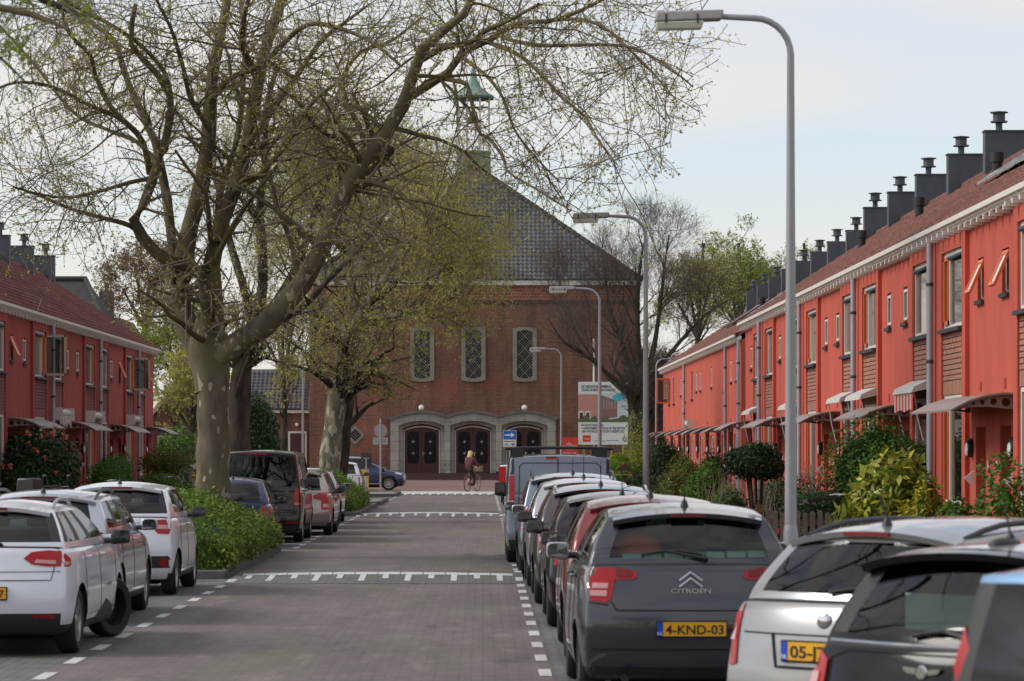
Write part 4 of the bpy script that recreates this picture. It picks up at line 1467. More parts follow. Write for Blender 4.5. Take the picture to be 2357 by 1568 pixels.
# low wing right of the church
wing2 = thing('side_annex', 'low dark brick outbuilding behind the bare tree right of the church', 'outbuilding', (13.2, 205, 0))
mb = MB(); mb.box(CHX + CHW + .01 - 13.2, 17 - 13.2, 0, 9, 0, 3.9)
mb.build('wall', 'church_brick', wing2)
mb = MB(); mb.hexa([(-3.3, -.3, 3.9), (4.1, -.3, 3.9), (4.1, 9.3, 3.9), (-3.3, 9.3, 3.9), (-3.3, 1.0, 7.0), (-.5, 1.0, 7.0), (-.5, 8, 7.0), (-3.3, 8, 7.0)])
mb.build('roof', 'dark_tile', wing2)
mb = MB(); mb.box(.8, 3.9, -.03, 0, 3.0, 3.3); mb.build('window_strip', 'house_white', wing2)
# ------------------------------------------------------------------ street lamps
lamp_specs = [((2.93, 29.8), 'nearest lamp post, tall and grey, rising out of top right of the photo', 1.0),
              ((2.87, 55.2), 'second nearest grey lamp post on the right pavement', 1.0),
              ((2.98, 80.0), 'third grey lamp post along the right pavement, in front of the billboard', 1.0),
              ((3.2, 128.0), 'farthest grey lamp post on right pavement, in front of the church portal', 1.0)]
lamp0 = thing('street_lamp', lamp_specs[0][1], 'street lamp', (*lamp_specs[0][0], 0.11), 0, 'grey street lamps')
def lpart(nm, m, f, parent=None, smooth='auto', bevel=0):
    mb = MB(); f(mb); return mb.build(nm, m, parent or lamp0, smooth=smooth, bevel=bevel)
LH = 5.95
arm = [(0, 0, 0), (0, 0, 1.12)]
lpart('pole_base', 'lamp_grey', lambda mb: mb.lathe([(.074, 0), (.07, 1.1), (.058, 1.17)], (0, 0, -.05), 'z', 16))
up = [(0, 0, 1.1), (0, 0, 3.5), (0, 0, LH - .35)] + [(-.35 + .35 * math.cos(a), 0, LH - .35 + .35 * math.sin(a)) for a in [math.pi / 2 * i / 7 for i in range(1, 8)]] + [(-.62, 0, LH + .012), (-.7, 0, LH + .02)]
lpart('pole', 'lamp_grey', lambda mb: mb.tube(up, [.057, .046, .034] + [.031] * 7 + [.028, .028], 14))
lpart('door_panel', 'lamp_hood', lambda mb: mb.box(-.03, .03, -.0755, -.066, .35, .75), smooth=False)
hd = lpart('lantern', 'lamp_hood', lambda mb: mb.hexa([(-1.3, -.1, LH - .045), (-.66, -.1, LH - .02), (-.66, .1, LH - .02), (-1.3, .1, LH - .045), (-1.28, -.075, LH + .06), (-.64, -.075, LH + .075), (-.64, .075, LH + .075), (-1.28, .075, LH + .06)]), bevel=.018)
lpart('lens', 'lamp_lens', lambda mb: mb.hexa([(-1.27, -.07, LH - .115), (-.85, -.07, LH - .105), (-.85, .07, LH - .105), (-1.27, .07, LH - .115), (-1.29, -.095, LH - .048), (-.83, -.095, LH - .03), (-.83, .095, LH - .03), (-1.29, .095, LH - .048)]), hd, bevel=.012)
lpart('clip', 'dark_sill', lambda mb: [mb.box(x, x + .02, -.102, -.098, LH - .06, LH + .03) for x in (-1.2, -.9)], hd, smooth=False)
for (xy, lab, s_) in lamp_specs[1:]:
    c = copy_tree(lamp0); c.location = (*xy, .11); c['label'] = lab
c = copy_tree(lamp0); c.location = (7.75, 140, .05); c.rotation_euler = (0, 0, R(205)); c['label'] = 'grey lamp post at corner of far right terrace, lantern turned away'
c = copy_tree(lamp0); c.location = (-8.1, 140.5, .05); c.rotation_euler = (0, 0, R(80)); c.scale = (1, 1, 1.12); c['label'] = 'slim grey lamp post left of the church in front of the dark annex door'

# ------------------------------------------------------------------ signs
sg_ = thing('round_sign', 'round red-rimmed traffic sign seen from behind on a thin pole', 'traffic sign', (-4.56, 139, .04))
mb = MB(); mb.tube([(0, 0, -.05), (0, 0, 3.28)], .038, 10); mb.build('pole', 'galvanised', sg_, smooth='auto')
mb = MB(); mb.tube([(0, 0, 3.2), (0, 0, 3.35)], [.03, .02], 8); mb.build('pole_cap', 'sign_blue', sg_)
mb = MB(); mb.lathe([(.0001, .06), (.29, .06), (.29, .075), (.0001, .075)], (0, 0, 2.75), 'y', 28); d = mb.build('disc', 'sign_grey', sg_)
mb = MB(); mb.lathe([(.288, .052), (.305, .052), (.305, .085), (.288, .085), (.288, .052)], (0, 0, 2.75), 'y', 28); mb.build('rim', 'sign_red', d)
mb = MB(); mb.box(-.3, .3, .06, .075, 2.16, 2.42); p = mb.build('plate', 'sign_grey', sg_)
mb = MB()
for t in ((-.31, .31, 2.15, 2.165), (-.31, .31, 2.415, 2.43), (-.31, -.295, 2.165, 2.415), (.295, .31, 2.165, 2.415)): mb.box(t[0], t[1], .05, .08, t[2], t[3])
mb.build('plate_rim', 'sign_white', p)
sg_ = thing('one_way_sign', 'blue one-way arrow sign with bicycle plate under it, above the van', 'traffic sign', (1.19, 140, .04))
mb = MB(); mb.tube([(0, .03, -.05), (0, .03, 2.82)], .035, 10); mb.build('pole', 'galvanised', sg_, smooth='auto')
mb = MB(); mb.box(-.29, .29, -.02, 0, 2.36, 2.76); p = mb.build('arrow_plate', 'sign_blue', sg_)
mb = MB()
for t in ((-.3, .3, 2.35, 2.362), (-.3, .3, 2.758, 2.77), (-.3, -.288, 2.362, 2.758), (.288, .3, 2.362, 2.758)): mb.box(t[0], t[1], -.025, -.002, t[2], t[3])
mb.build('plate_rim', 'sign_white', p)
mb = MB(); mb.prism([(-.22, 2.53), (.06, 2.53), (.06, 2.45), (.22, 2.56), (.06, 2.67), (.06, 2.59), (-.22, 2.59)], -.026, -.021, 'y'); mb.build('arrow', 'sign_white', p)
mb = MB(); mb.box(-.29, .29, -.02, 0, 2.03, 2.34); p = mb.build('exception_plate', 'sign_white', sg_)
text_mesh('lettering', 'uitgezonderd', .1, 'sign_black', p, (0, -.022, 2.25), align='CENTER', width=.5, bold=.002)
for cx, moped in ((-.14, False), (.14, True)):
    mb = MB()
    for w in (-.07, .07):
        mb.lathe([(.048, -.024), (.058, -.024), (.058, -.02), (.048, -.02), (.048, -.024)], (cx + w, 0, 2.105), 'y', 14)
    for a, c in (((-.07, 2.105), (-.03, 2.165)), ((-.03, 2.165), (.05, 2.165)), ((.05, 2.165), (.0, 2.1)), ((0, 2.1), (-.03, 2.165)), ((.07, 2.105), (.045, 2.19)), ((.045, 2.19), (.02, 2.19)), ((-.05, 2.185), (-.02, 2.185))):
        mb.tube([(cx + a[0], -.024, a[1]), (cx + c[0], -.024, c[1])], .007 if not moped else .011, 4)
    mb.build('bicycle_symbol' if not moped else 'moped_symbol', 'sign_black', p)
sg_ = thing('notice_post', 'short post with small dark notice panel beside the yellow box', 'sign post', (-5.15, 137.9, .04))
mb = MB(); mb.tube([(0, 0, -.05), (0, 0, 1.55)], .03, 8); mb.build('pole', 'galvanised', sg_)
mb = MB(); mb.box(-.24, .24, .04, .07, 1.15, 1.75); mb.build('panel', 'dark_sill', sg_)
mb = MB(); mb.box(-.13, .13, -.05, -.03, 1.0, 1.04); mb.box(-.13, .13, -.05, -.03, 1.5, 1.54); mb.build('bracket', 'galvanised', sg_)
mb = MB(); mb.box(-.17, .17, 0, .4, 0, .95); yb = mb.build('yellow_bin', 'yellow_paint', None, bevel=.03); yb.location = (-5.25, 138.4, .1)
tag(yb, 'upright yellow street box in front of the navy car', 'street box')

# building site boards in front of the church
bb = thing('billboard', 'large white building-site billboard with church picture behind bare tree', 'billboard', (6.9, 188, .05))
Y0 = 188
x0, x1, zb0, zb1 = (1331 - CX) * Y0 / F - 6.9, (1446 - CX) * Y0 / F - 6.9, CAMH + (CY - 1025.6) * Y0 / F, CAMH + (CY - 881) * Y0 / F
H_ = zb1 - zb0; W_ = x1 - x0
bz = lambda f: zb0 + H_ * (1 - f)
mb = MB(); mb.box(x0, x1, 0, .06, zb0, zb1); brd = mb.build('board', 'sign_white', bb)
for xx in (x0 + .35, (x0 + x1) / 2, x1 - .3):
    mb = MB(); mb.tube([(xx, .12, -.1), (xx, .12, zb1 - .1)], .06, 6); mb.build('post', 'raw_timber', bb)
mb = MB(); mb.tube([(x0 + .7, .12, zb0 + .2), (x0 + 1.1, 1.6, -.05)], .05, 6); mb.tube([(x1 - .9, .1, zb0 - .1), (x1 - 1.5, .1, -.05)], .05, 6); mb.build('brace', 'raw_timber', bb)
mb = MB(); mb.tube([((1367 - CX) * Y0 / F - 6.9, .2, -.1), ((1367 - CX) * Y0 / F - 6.9, .2, zb1 + 2.6)], .05, 8); mb.build('flag_pole', 'sign_white', bb)
def patch_(nm, m, poly, y):
    mb = MB(); mb.prism([(x0 + W_ * u, bz(v)) for u, v in poly], y, y + .002, 'y'); return mb.build(nm, m, brd)
patch_('picture_sky', 'print_sky', [(0, .18), (1, .18), (1, .64), (0, .64)], -.004)
patch_('picture_church', 'print_brick', [(0, .2), (.42, .2), (.42, .6), (0, .6)], -.008)
patch_('picture_side', 'print_brick_dark', [(.42, .2), (.78, .3), (.78, .56), (.42, .6)], -.010)
for i in range(5): patch_('picture_window', 'print_grey', [(.5 + i * .055, .27 + i * .012), (.525 + i * .055, .275 + i * .012), (.525 + i * .055, .43), (.5 + i * .055, .43)], -.013)
patch_('picture_lawn', 'print_green', [(0, .585), (.3, .57), (.6, .6), (1, .56), (1, .64), (0, .64)], -.016)
for u in (.06, .19):
    patch_('picture_arch', 'sign_white', [(u - .055, .59), (u - .055, .49), (u - .03, .465), (u + .03, .465), (u + .055, .49), (u + .055, .59)], -.018)
    patch_('picture_door', 'dark_brick', [(u - .035, .59), (u - .035, .5), (u, .48), (u + .035, .5), (u + .035, .59)], -.021)
for u, r_ in ((.14, .05), (.33, .04), (.55, .05), (.9, .06)):
    patch_('picture_shrub', 'print_green', [(u + r_ * 1.3 * math.cos(a), .575 + r_ * .8 * math.sin(a)) for a in [i * math.pi / 5 for i in range(10)]], -.024)
patch_('cyan_banner', 'sign_cyan', [(.68, .23), (.98, .13), (1, .22), (.74, .32)], -.026)
text_mesh('lettering', 'DE NIEUWE BESTEMMING', .24, 'sign_black', brd, (x0 + W_ * .06, -.006, bz(.095)), width=W_ * .6, bold=.004)
text_mesh('lettering', 'VOOR DE MARANATHAKERK', .24, 'sign_black', brd, (x0 + W_ * .06, -.006, bz(.15)), width=W_ * .68, bold=.004)
text_mesh('lettering', 'HIER WORDT GEREALISEERD:', .17, 'sign_black', brd, (x0 + W_ * .06, -.006, bz(.705)), width=W_ * .45, bold=.002)
text_mesh('lettering', '• 9 APPARTEMENTEN VOOR DE VRIJE SECTOR', .2, 'sign_black', brd, (x0 + W_ * .06, -.006, bz(.757)), width=W_ * .88, bold=.003)
text_mesh('lettering', "• EEN WOONLOCATIE VOOR 'S HEEREN LOO", .2, 'sign_black', brd, (x0 + W_ * .06, -.006, bz(.807)), width=W_ * .86, bold=.003)
patch_('logo_square', 'sign_red', [(.09, .85), (.25, .85), (.25, .955), (.09, .955)], -.006)
text_mesh('lettering', 'TRIPLETS', .1, 'sign_white', brd, (x0 + W_ * .17, -.010, bz(.92)), align='CENTER', width=W_ * .11, bold=.002)
text_mesh('lettering', "'s Heeren Loo", .12, 'sign_black', brd, (x0 + W_ * .31, -.006, bz(.95)), width=W_ * .22)
text_mesh('lettering', 'PIET ANDERSON & PARTNERS', .07, 'sign_black', brd, (x0 + W_ * .55, -.006, bz(.94)), width=W_ * .26)
mb = MB(); cx_, cz_ = x0 + W_ * .93, bz(.91)
mb.lathe([(.1, -.008), (.13, -.008), (.13, -.002), (.1, -.002), (.1, -.008)], (cx_, 0, cz_), 'y', 16); mb.box(cx_ - .05, cx_ - .02, -.008, -.002, cz_ - .17, cz_ + .1); mb.build('monogram', 'sign_black', brd)
rb = thing('red_site_board', 'red site board with white skyline logo left of the white billboard', 'site board', (5.2, 187.6, .05))
xa, xb = (1292.5 - CX) * 187.6 / F - 5.2, (1330.5 - CX) * 187.6 / F - 5.2
za, zb_ = CAMH + (CY - 1049) * 187.6 / F, CAMH + (CY - 1008.6) * 187.6 / F
mb = MB(); mb.box(xa, xb, 0, .05, za, zb_); brd2 = mb.build('board', 'sign_red', rb)
for xx in (xa + .1, xb - .1):
    mb = MB(); mb.tube([(xx, .1, -.1), (xx, .1, zb_)], .045, 6); mb.build('post', 'raw_timber', rb)
cxm = (xa + xb) / 2
text_mesh('lettering', 'TRIPLETS', .2, 'sign_white', brd2, (cxm, -.006, za + (zb_ - za) * .37), align='CENTER', width=(xb - xa) * .84, bold=.006)
text_mesh('lettering', 'VASTGOED', .07, 'sign_white', brd2, (cxm, -.006, za + (zb_ - za) * .28), align='CENTER', width=(xb - xa) * .4)
text_mesh('lettering', '06 42 55 16 51', .13, 'sign_white', brd2, (cxm, -.006, za + (zb_ - za) * .06), align='CENTER', width=(xb - xa) * .74)
sk = [(-.4, .5), (-.22, .5), (-.22, .58), (-.17, .58), (-.17, .56), (-.1, .56), (-.1, .66), (-.06, .7), (-.02, .66), (-.02, .54), (.04, .54), (.04, .62), (.1, .65), (.1, .52), (.16, .55), (.22, .5), (.42, .5)]
mb = MB(); mb.tube([(cxm + u * (xb - xa), -.006, za + v * (zb_ - za)) for u, v in sk], .013, 4); mb.build('skyline_logo', 'sign_white', brd2)

# utility cabinet
cab = thing('utility_cabinet', 'grey electricity cabinet with yellow warning triangle beside the big plane tree', 'cabinet', (-11.0, 121, .0))
mb = MB(); mb.box(-.75, .75, 0, .8, .0, 1.5); mb.build('body', 'cabinet_grey', cab, bevel=.02)
mb = MB(); mb.prism([(-.82, 1.5), (.82, 1.5), (.7, 1.66), (.4, 1.74), (-.4, 1.74), (-.7, 1.66)], -.06, .86, 'y'); mb.build('lid', 'cabinet_green', cab)
mb = MB(); mb.prism([(-.3, .88), (.02, .88), (-.14, 1.15)], -.012, -.002, 'y'); t = mb.build('warning_triangle', 'yellow_paint', cab)
mb = MB(); mb.prism([(-.13, 1.08), (-.17, .99), (-.14, .99), (-.16, .91), (-.1, 1.01), (-.13, 1.01), (-.1, 1.08)], -.018, -.013, 'y'); mb.build('flash', 'sign_black', t)
mb = MB(); mb.tube([(-.3, -.014, .88), (.02, -.014, .88), (-.14, -.014, 1.15), (-.3, -.014, .88)], .012, 4); mb.build('triangle_rim', 'sign_black', t)
mb = MB(); mb.box(-.36, -.0, -.008, -.002, 1.3, 1.42); lb = mb.build('number_label', 'sign_white', cab)
text_mesh('lettering', '2.001 385', .1, 'sign_black', lb, (-.18, -.010, 1.325), align='CENTER', width=.3)
mb = MB(); mb.box(-.34, .02, -.008, -.002, 1.18, 1.28); mb.build('info_label', 'sign_white', cab)

# ------------------------------------------------------------------ trees: limbs drawn one by one, branches and twigs grown from them
def unit(a):
    return a / np.maximum(np.linalg.norm(a, axis=-1, keepdims=True), 1e-9)


def resample(pts, rad, K):
    pts = np.array(pts, float); rad = np.array(rad, float)
    d = np.concatenate([[0], np.cumsum(np.linalg.norm(np.diff(pts, axis=0), axis=1))])
    t = np.linspace(0, d[-1], K)
    # smooth curve through the points
    tt = np.interp(t, d, np.arange(len(pts)))
    i = np.clip(tt.astype(int), 0, len(pts) - 2); f = (tt - i)[:, None]
    p0, p1, p2, p3 = pts[np.maximum(i - 1, 0)], pts[i], pts[i + 1], pts[np.minimum(i + 2, len(pts) - 1)]
    P = .5 * (2 * p1 + (p2 - p0) * f + (2 * p0 - 5 * p1 + 4 * p2 - p3) * f ** 2 + (3 * p1 - p0 - 3 * p2 + p3) * f ** 3)
    return P, np.interp(t, d, rad)


def spawn(P, Rd, n, t0, t1, length, spread, droop, wig, K, rf, up=0.15, keep=None, lift=0.0, rmin=0.003, rng=RNG):
    """P [N,K0,3] parent polylines -> [N*n,K,3] children"""
    N, K0, _ = P.shape
    t = rng.uniform(t0, t1, (N, n)) * (K0 - 1)
    i = np.clip(t.astype(int), 0, K0 - 2); f = (t - i)[..., None]
    ar = np.arange(N)[:, None]
    st = P[ar, i] * (1 - f) + P[ar, i + 1] * f
    tan = unit(P[ar, i + 1] - P[ar, i])
    r0 = (Rd[ar, i] * (1 - f[..., 0]) + Rd[ar, i + 1] * f[..., 0]) * rf
    rnd = unit(rng.normal(size=(N, n, 3)))
    perp = unit(rnd - tan * (rnd * tan).sum(-1, keepdims=True))
    d = unit(tan * (1 - spread) + perp * spread + np.array((0, 0, up)))
    L = rng.uniform(length[0], length[1], (N, n)) * (1 - .35 * (t / (K0 - 1)))
    st, d, L, r0 = st.reshape(-1, 3), d.reshape(-1, 3), L.ravel(), r0.ravel()
    M = len(st)
    out = np.zeros((M, K, 3)); out[:, 0] = st
    for k in range(1, K):
        d = unit(d + rng.normal(size=(M, 3)) * wig + np.array((0, 0, -droop + lift * (k / K))))
        out[:, k] = out[:, k - 1] + d * (L / (K - 1))[:, None]
    rr = np.maximum(r0[:, None], rmin * 1.3) * np.linspace(1, .35, K)[None]
    rr = np.maximum(rr, rmin)
    if keep is not None:
        m = keep(out)
        out, rr = out[m], rr[m]
    return out, rr


def tubes(P, Rd, n):
    N, K, _ = P.shape
    tan = np.empty_like(P)
    tan[:, 1:-1] = P[:, 2:] - P[:, :-2]; tan[:, 0] = P[:, 1] - P[:, 0]; tan[:, -1] = P[:, -1] - P[:, -2]
    tan = unit(tan)
    ref = np.where(np.abs(tan[..., 2:3]) > .9, np.array((1., 0, 0)), np.array((0, 0, 1.)))
    a = unit(np.cross(ref, tan)); b_ = np.cross(tan, a)
    an = 2 * np.pi * np.arange(n) / n
    V = P[:, :, None] + (a[:, :, None] * np.cos(an)[None, None, :, None] + b_[:, :, None] * np.sin(an)[None, None, :, None]) * Rd[:, :, None, None]
    k, s = np.meshgrid(np.arange(K - 1), np.arange(n), indexing='ij')
    q = np.stack([k * n + s, k * n + (s + 1) % n, (k + 1) * n + (s + 1) % n, (k + 1) * n + s], -1).reshape(-1, 4)
    Fc = (q[None] + (np.arange(N) * K * n)[:, None, None]).reshape(-1)
    return V.reshape(-1, 3), Fc


def leaves(pos, size, elong=1.5, rng=RNG, up=0.3, nrm=None, fold=0.25):
    """folded diamond leaves, two quads... one quad each with a bent tip"""
    N = len(pos)
    d = unit(rng.normal(size=(N, 3)))
    nn = unit(rng.normal(size=(N, 3)) + np.array((0, 0, up)) * 2 + (0 if nrm is None else nrm * 1.6))
    a = unit(d - nn * (d * nn).sum(-1, keepdims=True)); b_ = np.cross(nn, a)
    s = (size * rng.uniform(.6, 1.25, N))[:, None]
    V = np.stack([pos, pos + a * s * elong * .5 + b_ * s * .45 + nn * s * fold, pos + a * s * elong, pos + a * s * elong * .5 - b_ * s * .45 + nn * s * fold * .2], 1)
    Fc = np.arange(N * 4)
    return V.reshape(-1, 3), Fc


class Tree:
    def __init__(s, name, label, loc, cat='tree', group=None):
        s.root = thing(name, label, cat, loc, 0, group)
        s.o = np.array(loc, float)

    def mesh(s, name, parts, mats, smooth=False):
        """parts: list of (V, F, material index)"""
        V, Fc, M, off = [], [], [], 0
        for v, f, m in parts:
            V.append(v - s.o); Fc.append(f + off); M.append(np.full(len(f) // 4, m)); off += len(v)
        o = fast_mesh(name, np.concatenate(V), np.concatenate(Fc), 4, mats, s.root, np.concatenate(M), smooth)
        if name in ('branches', 'leaves', 'foliage'): stuff(o)        # nobody could count them
        return o


def pick(P, n, rng=RNG, lo=0.25):
    N, K, _ = P.shape
    i = rng.integers(0, N, n); t = rng.uniform(lo, .999, n) * (K - 1); k = t.astype(int); f = (t - k)[:, None]
    return P[i, k] * (1 - f) + P[i, k + 1] * f


def limb(pts, r0, r1, Y0, dy=0.0, K=14):
    """limb through picture points, receding by dy metres towards its tip"""
    n = len(pts)
    P = [px(x, y, Y0 + dy * i / (n - 1)) for i, (x, y) in enumerate(pts)]
    rr = [(r0 + (r1 - r0) * i / (n - 1)) * Y0 / F for i in range(n)]
    return resample(P, rr, K)


def trunk_mesh(tree, stems, m, sides=14, name='trunk'):
    parts = []
    for P, rr in stems:
        lump = 1 + .06 * np.sin(np.arange(len(rr)) * 1.7 + P[0, 0])
        parts.append((*tubes(P[None], (rr * lump)[None], sides), 0))
    o = tree.mesh(name, parts, [m], True)
    return o


# --- the big plane tree on the left
Y1 = 56.5
t1 = Tree('plane_tree', 'huge plane tree with forked patchy trunk dominating left half', (px(487, 1035, Y1).x, Y1, 0.1))
trunk = resample([(px(487, 1300, Y1)), px(487, 1240, Y1), px(490, 1100, Y1), px(491, 950, Y1), px(488, 870, Y1), px(484, 820, Y1), px(480, 780, Y1), px(474, 730, Y1)],
                 [.43, .36, .31, .29, .31, .38, .36, .18], 26)
L1 = [
    # left stem and its divisions
    ([(482, 900), (462, 815), (433, 756), (412, 700), (404, 650), (412, 610), (422, 578)], 31, 24, 0.5),
    ([(418, 650), (440, 624), (400, 606), (367, 588), (330, 550), (308, 504), (336, 461), (351, 410), (375, 351), (390, 273), (394, 226), (351, 156), (308, 117), (301, 78), (312, 10)], 17, 5, -2.0),
    ([(422, 600), (440, 510), (461, 441), (480, 312), (484, 234), (492, 156), (504, 98), (523, 0), (530, -90)], 22, 9, 1.5),
    ([(405, 650), (398, 578), (383, 449), (371, 391), (359, 332), (324, 254), (289, 176), (266, 98), (219, 59), (156, 16), (110, -30)], 13, 4, 2.5),
    ([(345, 400), (336, 352), (320, 312), (258, 250), (219, 172), (207, 125), (160, 78), (137, 0)], 8, 3.5, -1.5),
    # middle stem
    ([(484, 850), (486, 760), (478, 700), (470, 650), (473, 620)], 19, 15, -1.0),
    ([(497, 830), (497, 756), (490, 660), (488, 601), (519, 488), (555, 390), (586, 234), (609, 117), (648, 0), (660, -80)], 24, 10, 0.8),
    ([(500, 560), (504, 469), (512, 422), (547, 312), (562, 156), (560, 50), (545, -40)], 10, 4, 2.5),
    ([(566, 340), (620, 262), (680, 180), (735, 100), (790, 55), (850, 10)], 9, 3, 2.0),
    ([(596, 190), (560, 110), (562, 40), (580, -30)], 9, 4, -2),
    # right limb sweeping over the street
    ([(486, 880), (508, 812), (551, 786), (606, 753), (642, 712), (690, 661), (720, 610), (748, 555), (762, 515), (805, 418), (837, 369), (900, 288), (935, 229), (945, 190), (972, 113), (995, 78), (1042, 66), (1081, 12), (1097, -30)], 30, 7, -3.0),
    ([(762, 500), (800, 440), (850, 395), (885, 369), (905, 345)], 11, 6, -1.0),
    ([(925, 234), (987, 195), (1034, 164), (1065, 121), (1124, 94), (1190, 55), (1276, 47), (1354, 16), (1420, -20)], 11, 3, -3.5),
    ([(964, 140), (1022, 109), (1081, 98), (1120, 70), (1179, 43), (1240, 10)], 9, 3, -5),
    ([(1120, 96), (1198, 129), (1257, 184), (1292, 223), (1347, 270), (1378, 324), (1421, 380)], 5.5, 1.6, -6),
    ([(1150, 80), (1175, 92), (1245, 105), (1354, 103), (1452, 109), (1530, 148), (1595, 200)], 5.5, 1.6, -5),
    ([(1270, 47), (1340, 45), (1400, 70), (1455, 120), (1511, 176), (1540, 220)], 4.5, 1.5, -5),
    ([(1010, 180), (1065, 190), (1081, 211), (1100, 300), (1128, 320), (1159, 365), (1171, 398), (1237, 437), (1312, 484)], 5.5, 1.6, -5),
    ([(1060, 130), (1120, 175), (1160, 230), (1185, 300), (1240, 370), (1290, 420)], 4.5, 1.5, -3),
    ([(845, 360), (830, 300), (800, 240), (790, 180), (830, 120), (900, 95), (970, 40)], 7, 3, 2),
    # from the left limb outwards
    ([(394, 226), (380, 170), (330, 110), (260, 60), (180, 20), (120, -20)], 6, 3, -3),
    ([(330, 550), (300, 520), (230, 500), (160, 480), (90, 450), (30, 430)], 7, 2, -3),
    ([(320, 310), (270, 270), (200, 240), (120, 200), (40, 190), (-20, 210)], 6, 2.5, -2),
    ([(371, 391), (320, 330), (250, 300), (170, 260), (80, 150), (0, 60)], 6, 2.5, 2),
    ([(351, 410), (300, 420), (230, 440), (150, 455), (60, 440)], 6, 2, -3),
    ([(484, 300), (440, 230), (420, 150), (395, 70), (360, 0)], 7, 3, -2),
    ([(484, 234), (530, 180), (600, 150), (700, 60), (780, 65), (860, 100), (920, 150)], 8, 3, -3),
    ([(540, 440), (600, 400), (660, 330), (700, 260), (760, 200), (800, 190)], 7, 3, -3),
    ([(690, 661), (670, 560), (640, 480), (620, 400), (600, 330)], 7, 3, 2),
    ([(748, 555), (790, 560), (830, 540), (880, 540), (940, 560)], 5, 2, -3),
    ([(835, 369), (800, 330), (735, 300), (690, 240), (640, 200)], 6, 2.5, -2),
]
limbs = [limb(p, a, c, Y1, dy, 18) for p, a, c, dy in L1]
trunk_mesh(t1, [trunk] + [limbs[i] for i in (0, 5, 10)], 'plane_bark', 18)
trunk_mesh(t1, [l for i, l in enumerate(limbs) if i not in (0, 5, 10)], 'limb_bark', 12, 'limb')
P0 = np.stack([l[0] for l in limbs]); R0 = np.stack([l[1] for l in limbs])
thin = np.array([R0[i].mean() < .13 for i in range(len(limbs))])
in1 = lambda O: (O[:, -1, 2] > 4.1) & (O[:, -1, 0] > -11.5) & (O[:, -1, 0] < 3.9) & (O[:, -1, 2] < 11.4)
Pa, Ra = spawn(P0[3:], R0[3:], 12, .15, 1, (1.1, 3.0), .72, .03, .16, 8, .42, .12, in1, rmin=.008)
Pb, Rb = spawn(np.concatenate([Pa, ]), Ra, 7, .15, 1, (.5, 1.35), .7, .05, .2, 6, .55, .05, None, .1, .005)
Pb2, Rb2 = spawn(P0[thin], R0[thin], 22, .3, 1, (.5, 1.3), .7, .05, .2, 6, .3, .05, None, .1, .006)
Pb, Rb = np.concatenate([Pb, Pb2]), np.concatenate([Rb, Rb2])
Pc, Rc = spawn(Pb, Rb, 5, .15, 1, (.14, .42), .65, .04, .25, 4, .6, .1, None, .15, .0026)
t1.mesh('branches', [(*tubes(Pa, Ra, 6), 1), (*tubes(Pb, Rb, 4), 0), (*tubes(Pc, Rc, 3), 0)], ['twig', 'limb_bark'])
lp = np.concatenate([Pc[:, -1], pick(Pc, int(len(Pc) * .25), lo=.6), Pb[:, -1]])
t1.mesh('leaves', [(*leaves(lp + RNG.normal(size=lp.shape) * .012, .04, 1.5), 0)], ['plane_leaf'])


o = copy_tree(t1.root); o.location = (-4.6, -9, .1); o.rotation_euler = (0, 0, R(160))      # the row of planes goes on behind the camera and shows in the car windows
o['label'] = 'plane tree behind the viewer, seen only as a reflection in rear windows'


def auto_tree(name, label, base, stems, crown_c, crown_r, bark, twig, leaf, nA, nB, nC, leaf_n, leaf_s, seed, lenA=(1, 2.6), lenB=(.5, 1.3), lenC=(.2, .5), up=.25,
              droop=.02, group=None, sides=10, twr=1.0, spread=.6, leaf_clump=0.02):
    """tree from a few drawn stems; growth is kept inside an egg-shaped crown"""
    rng = np.random.default_rng(seed)
    t = Tree(name, label, base, group=group)
    trunk_mesh(t, stems, bark, sides)
    P = np.stack([resample(s[0], s[1], 14)[0] for s in stems]); Rd = np.stack([resample(s[0], s[1], 14)[1] for s in stems])
    cc, cr = np.array(crown_c), np.array(crown_r)
    keep = lambda O: ((((O[:, -1] - cc) / cr) ** 2).sum(-1) < 1.15)
    Pa, Ra = spawn(P, Rd, nA, .3, 1, lenA, spread, droop, .15, 7, .4, up, keep, 0, .008 * twr, rng)
    Pa2, Ra2 = spawn(Pa, Ra, 3, .3, 1, lenA, spread * .85, droop, .15, 6, .6, up, keep, 0, .007 * twr, rng)
    Pa_, Ra_ = spawn(Pa2, Ra2, 2, .3, 1, lenB, spread * .85, droop, .15, 6, .7, up, keep, 0, .006 * twr, rng)
    Pb, Rb = spawn(np.concatenate([Pa2, Pa_]), np.concatenate([Ra2, Ra_]), nB, .1, 1, lenB, spread, droop, .2, 6, .6, up * .6, keep, .05, .005 * twr, rng)
    Pc, Rc = spawn(Pb, Rb, nC, .1, 1, lenC, spread, droop, .22, 4, .6, up * .5, None, .05, .0035 * twr, rng)
    t.mesh('branches', [(*tubes(Pa, Ra, 6), 1), (*tubes(Pa2, Ra2, 5), 1), (*tubes(Pa_, Ra_, 4), 0), (*tubes(Pb, Rb, 3), 0), (*tubes(Pc, Rc, 3), 0)], [twig, 'dark_bark'])
    if leaf:
        lp = pick(Pc, int(len(Pc) * leaf_n), rng, .2)
        lp = lp + rng.normal(size=lp.shape) * leaf_clump
        t.mesh('leaves', [(*leaves(lp, leaf_s, 1.4, rng), 0)], [leaf])
    return t


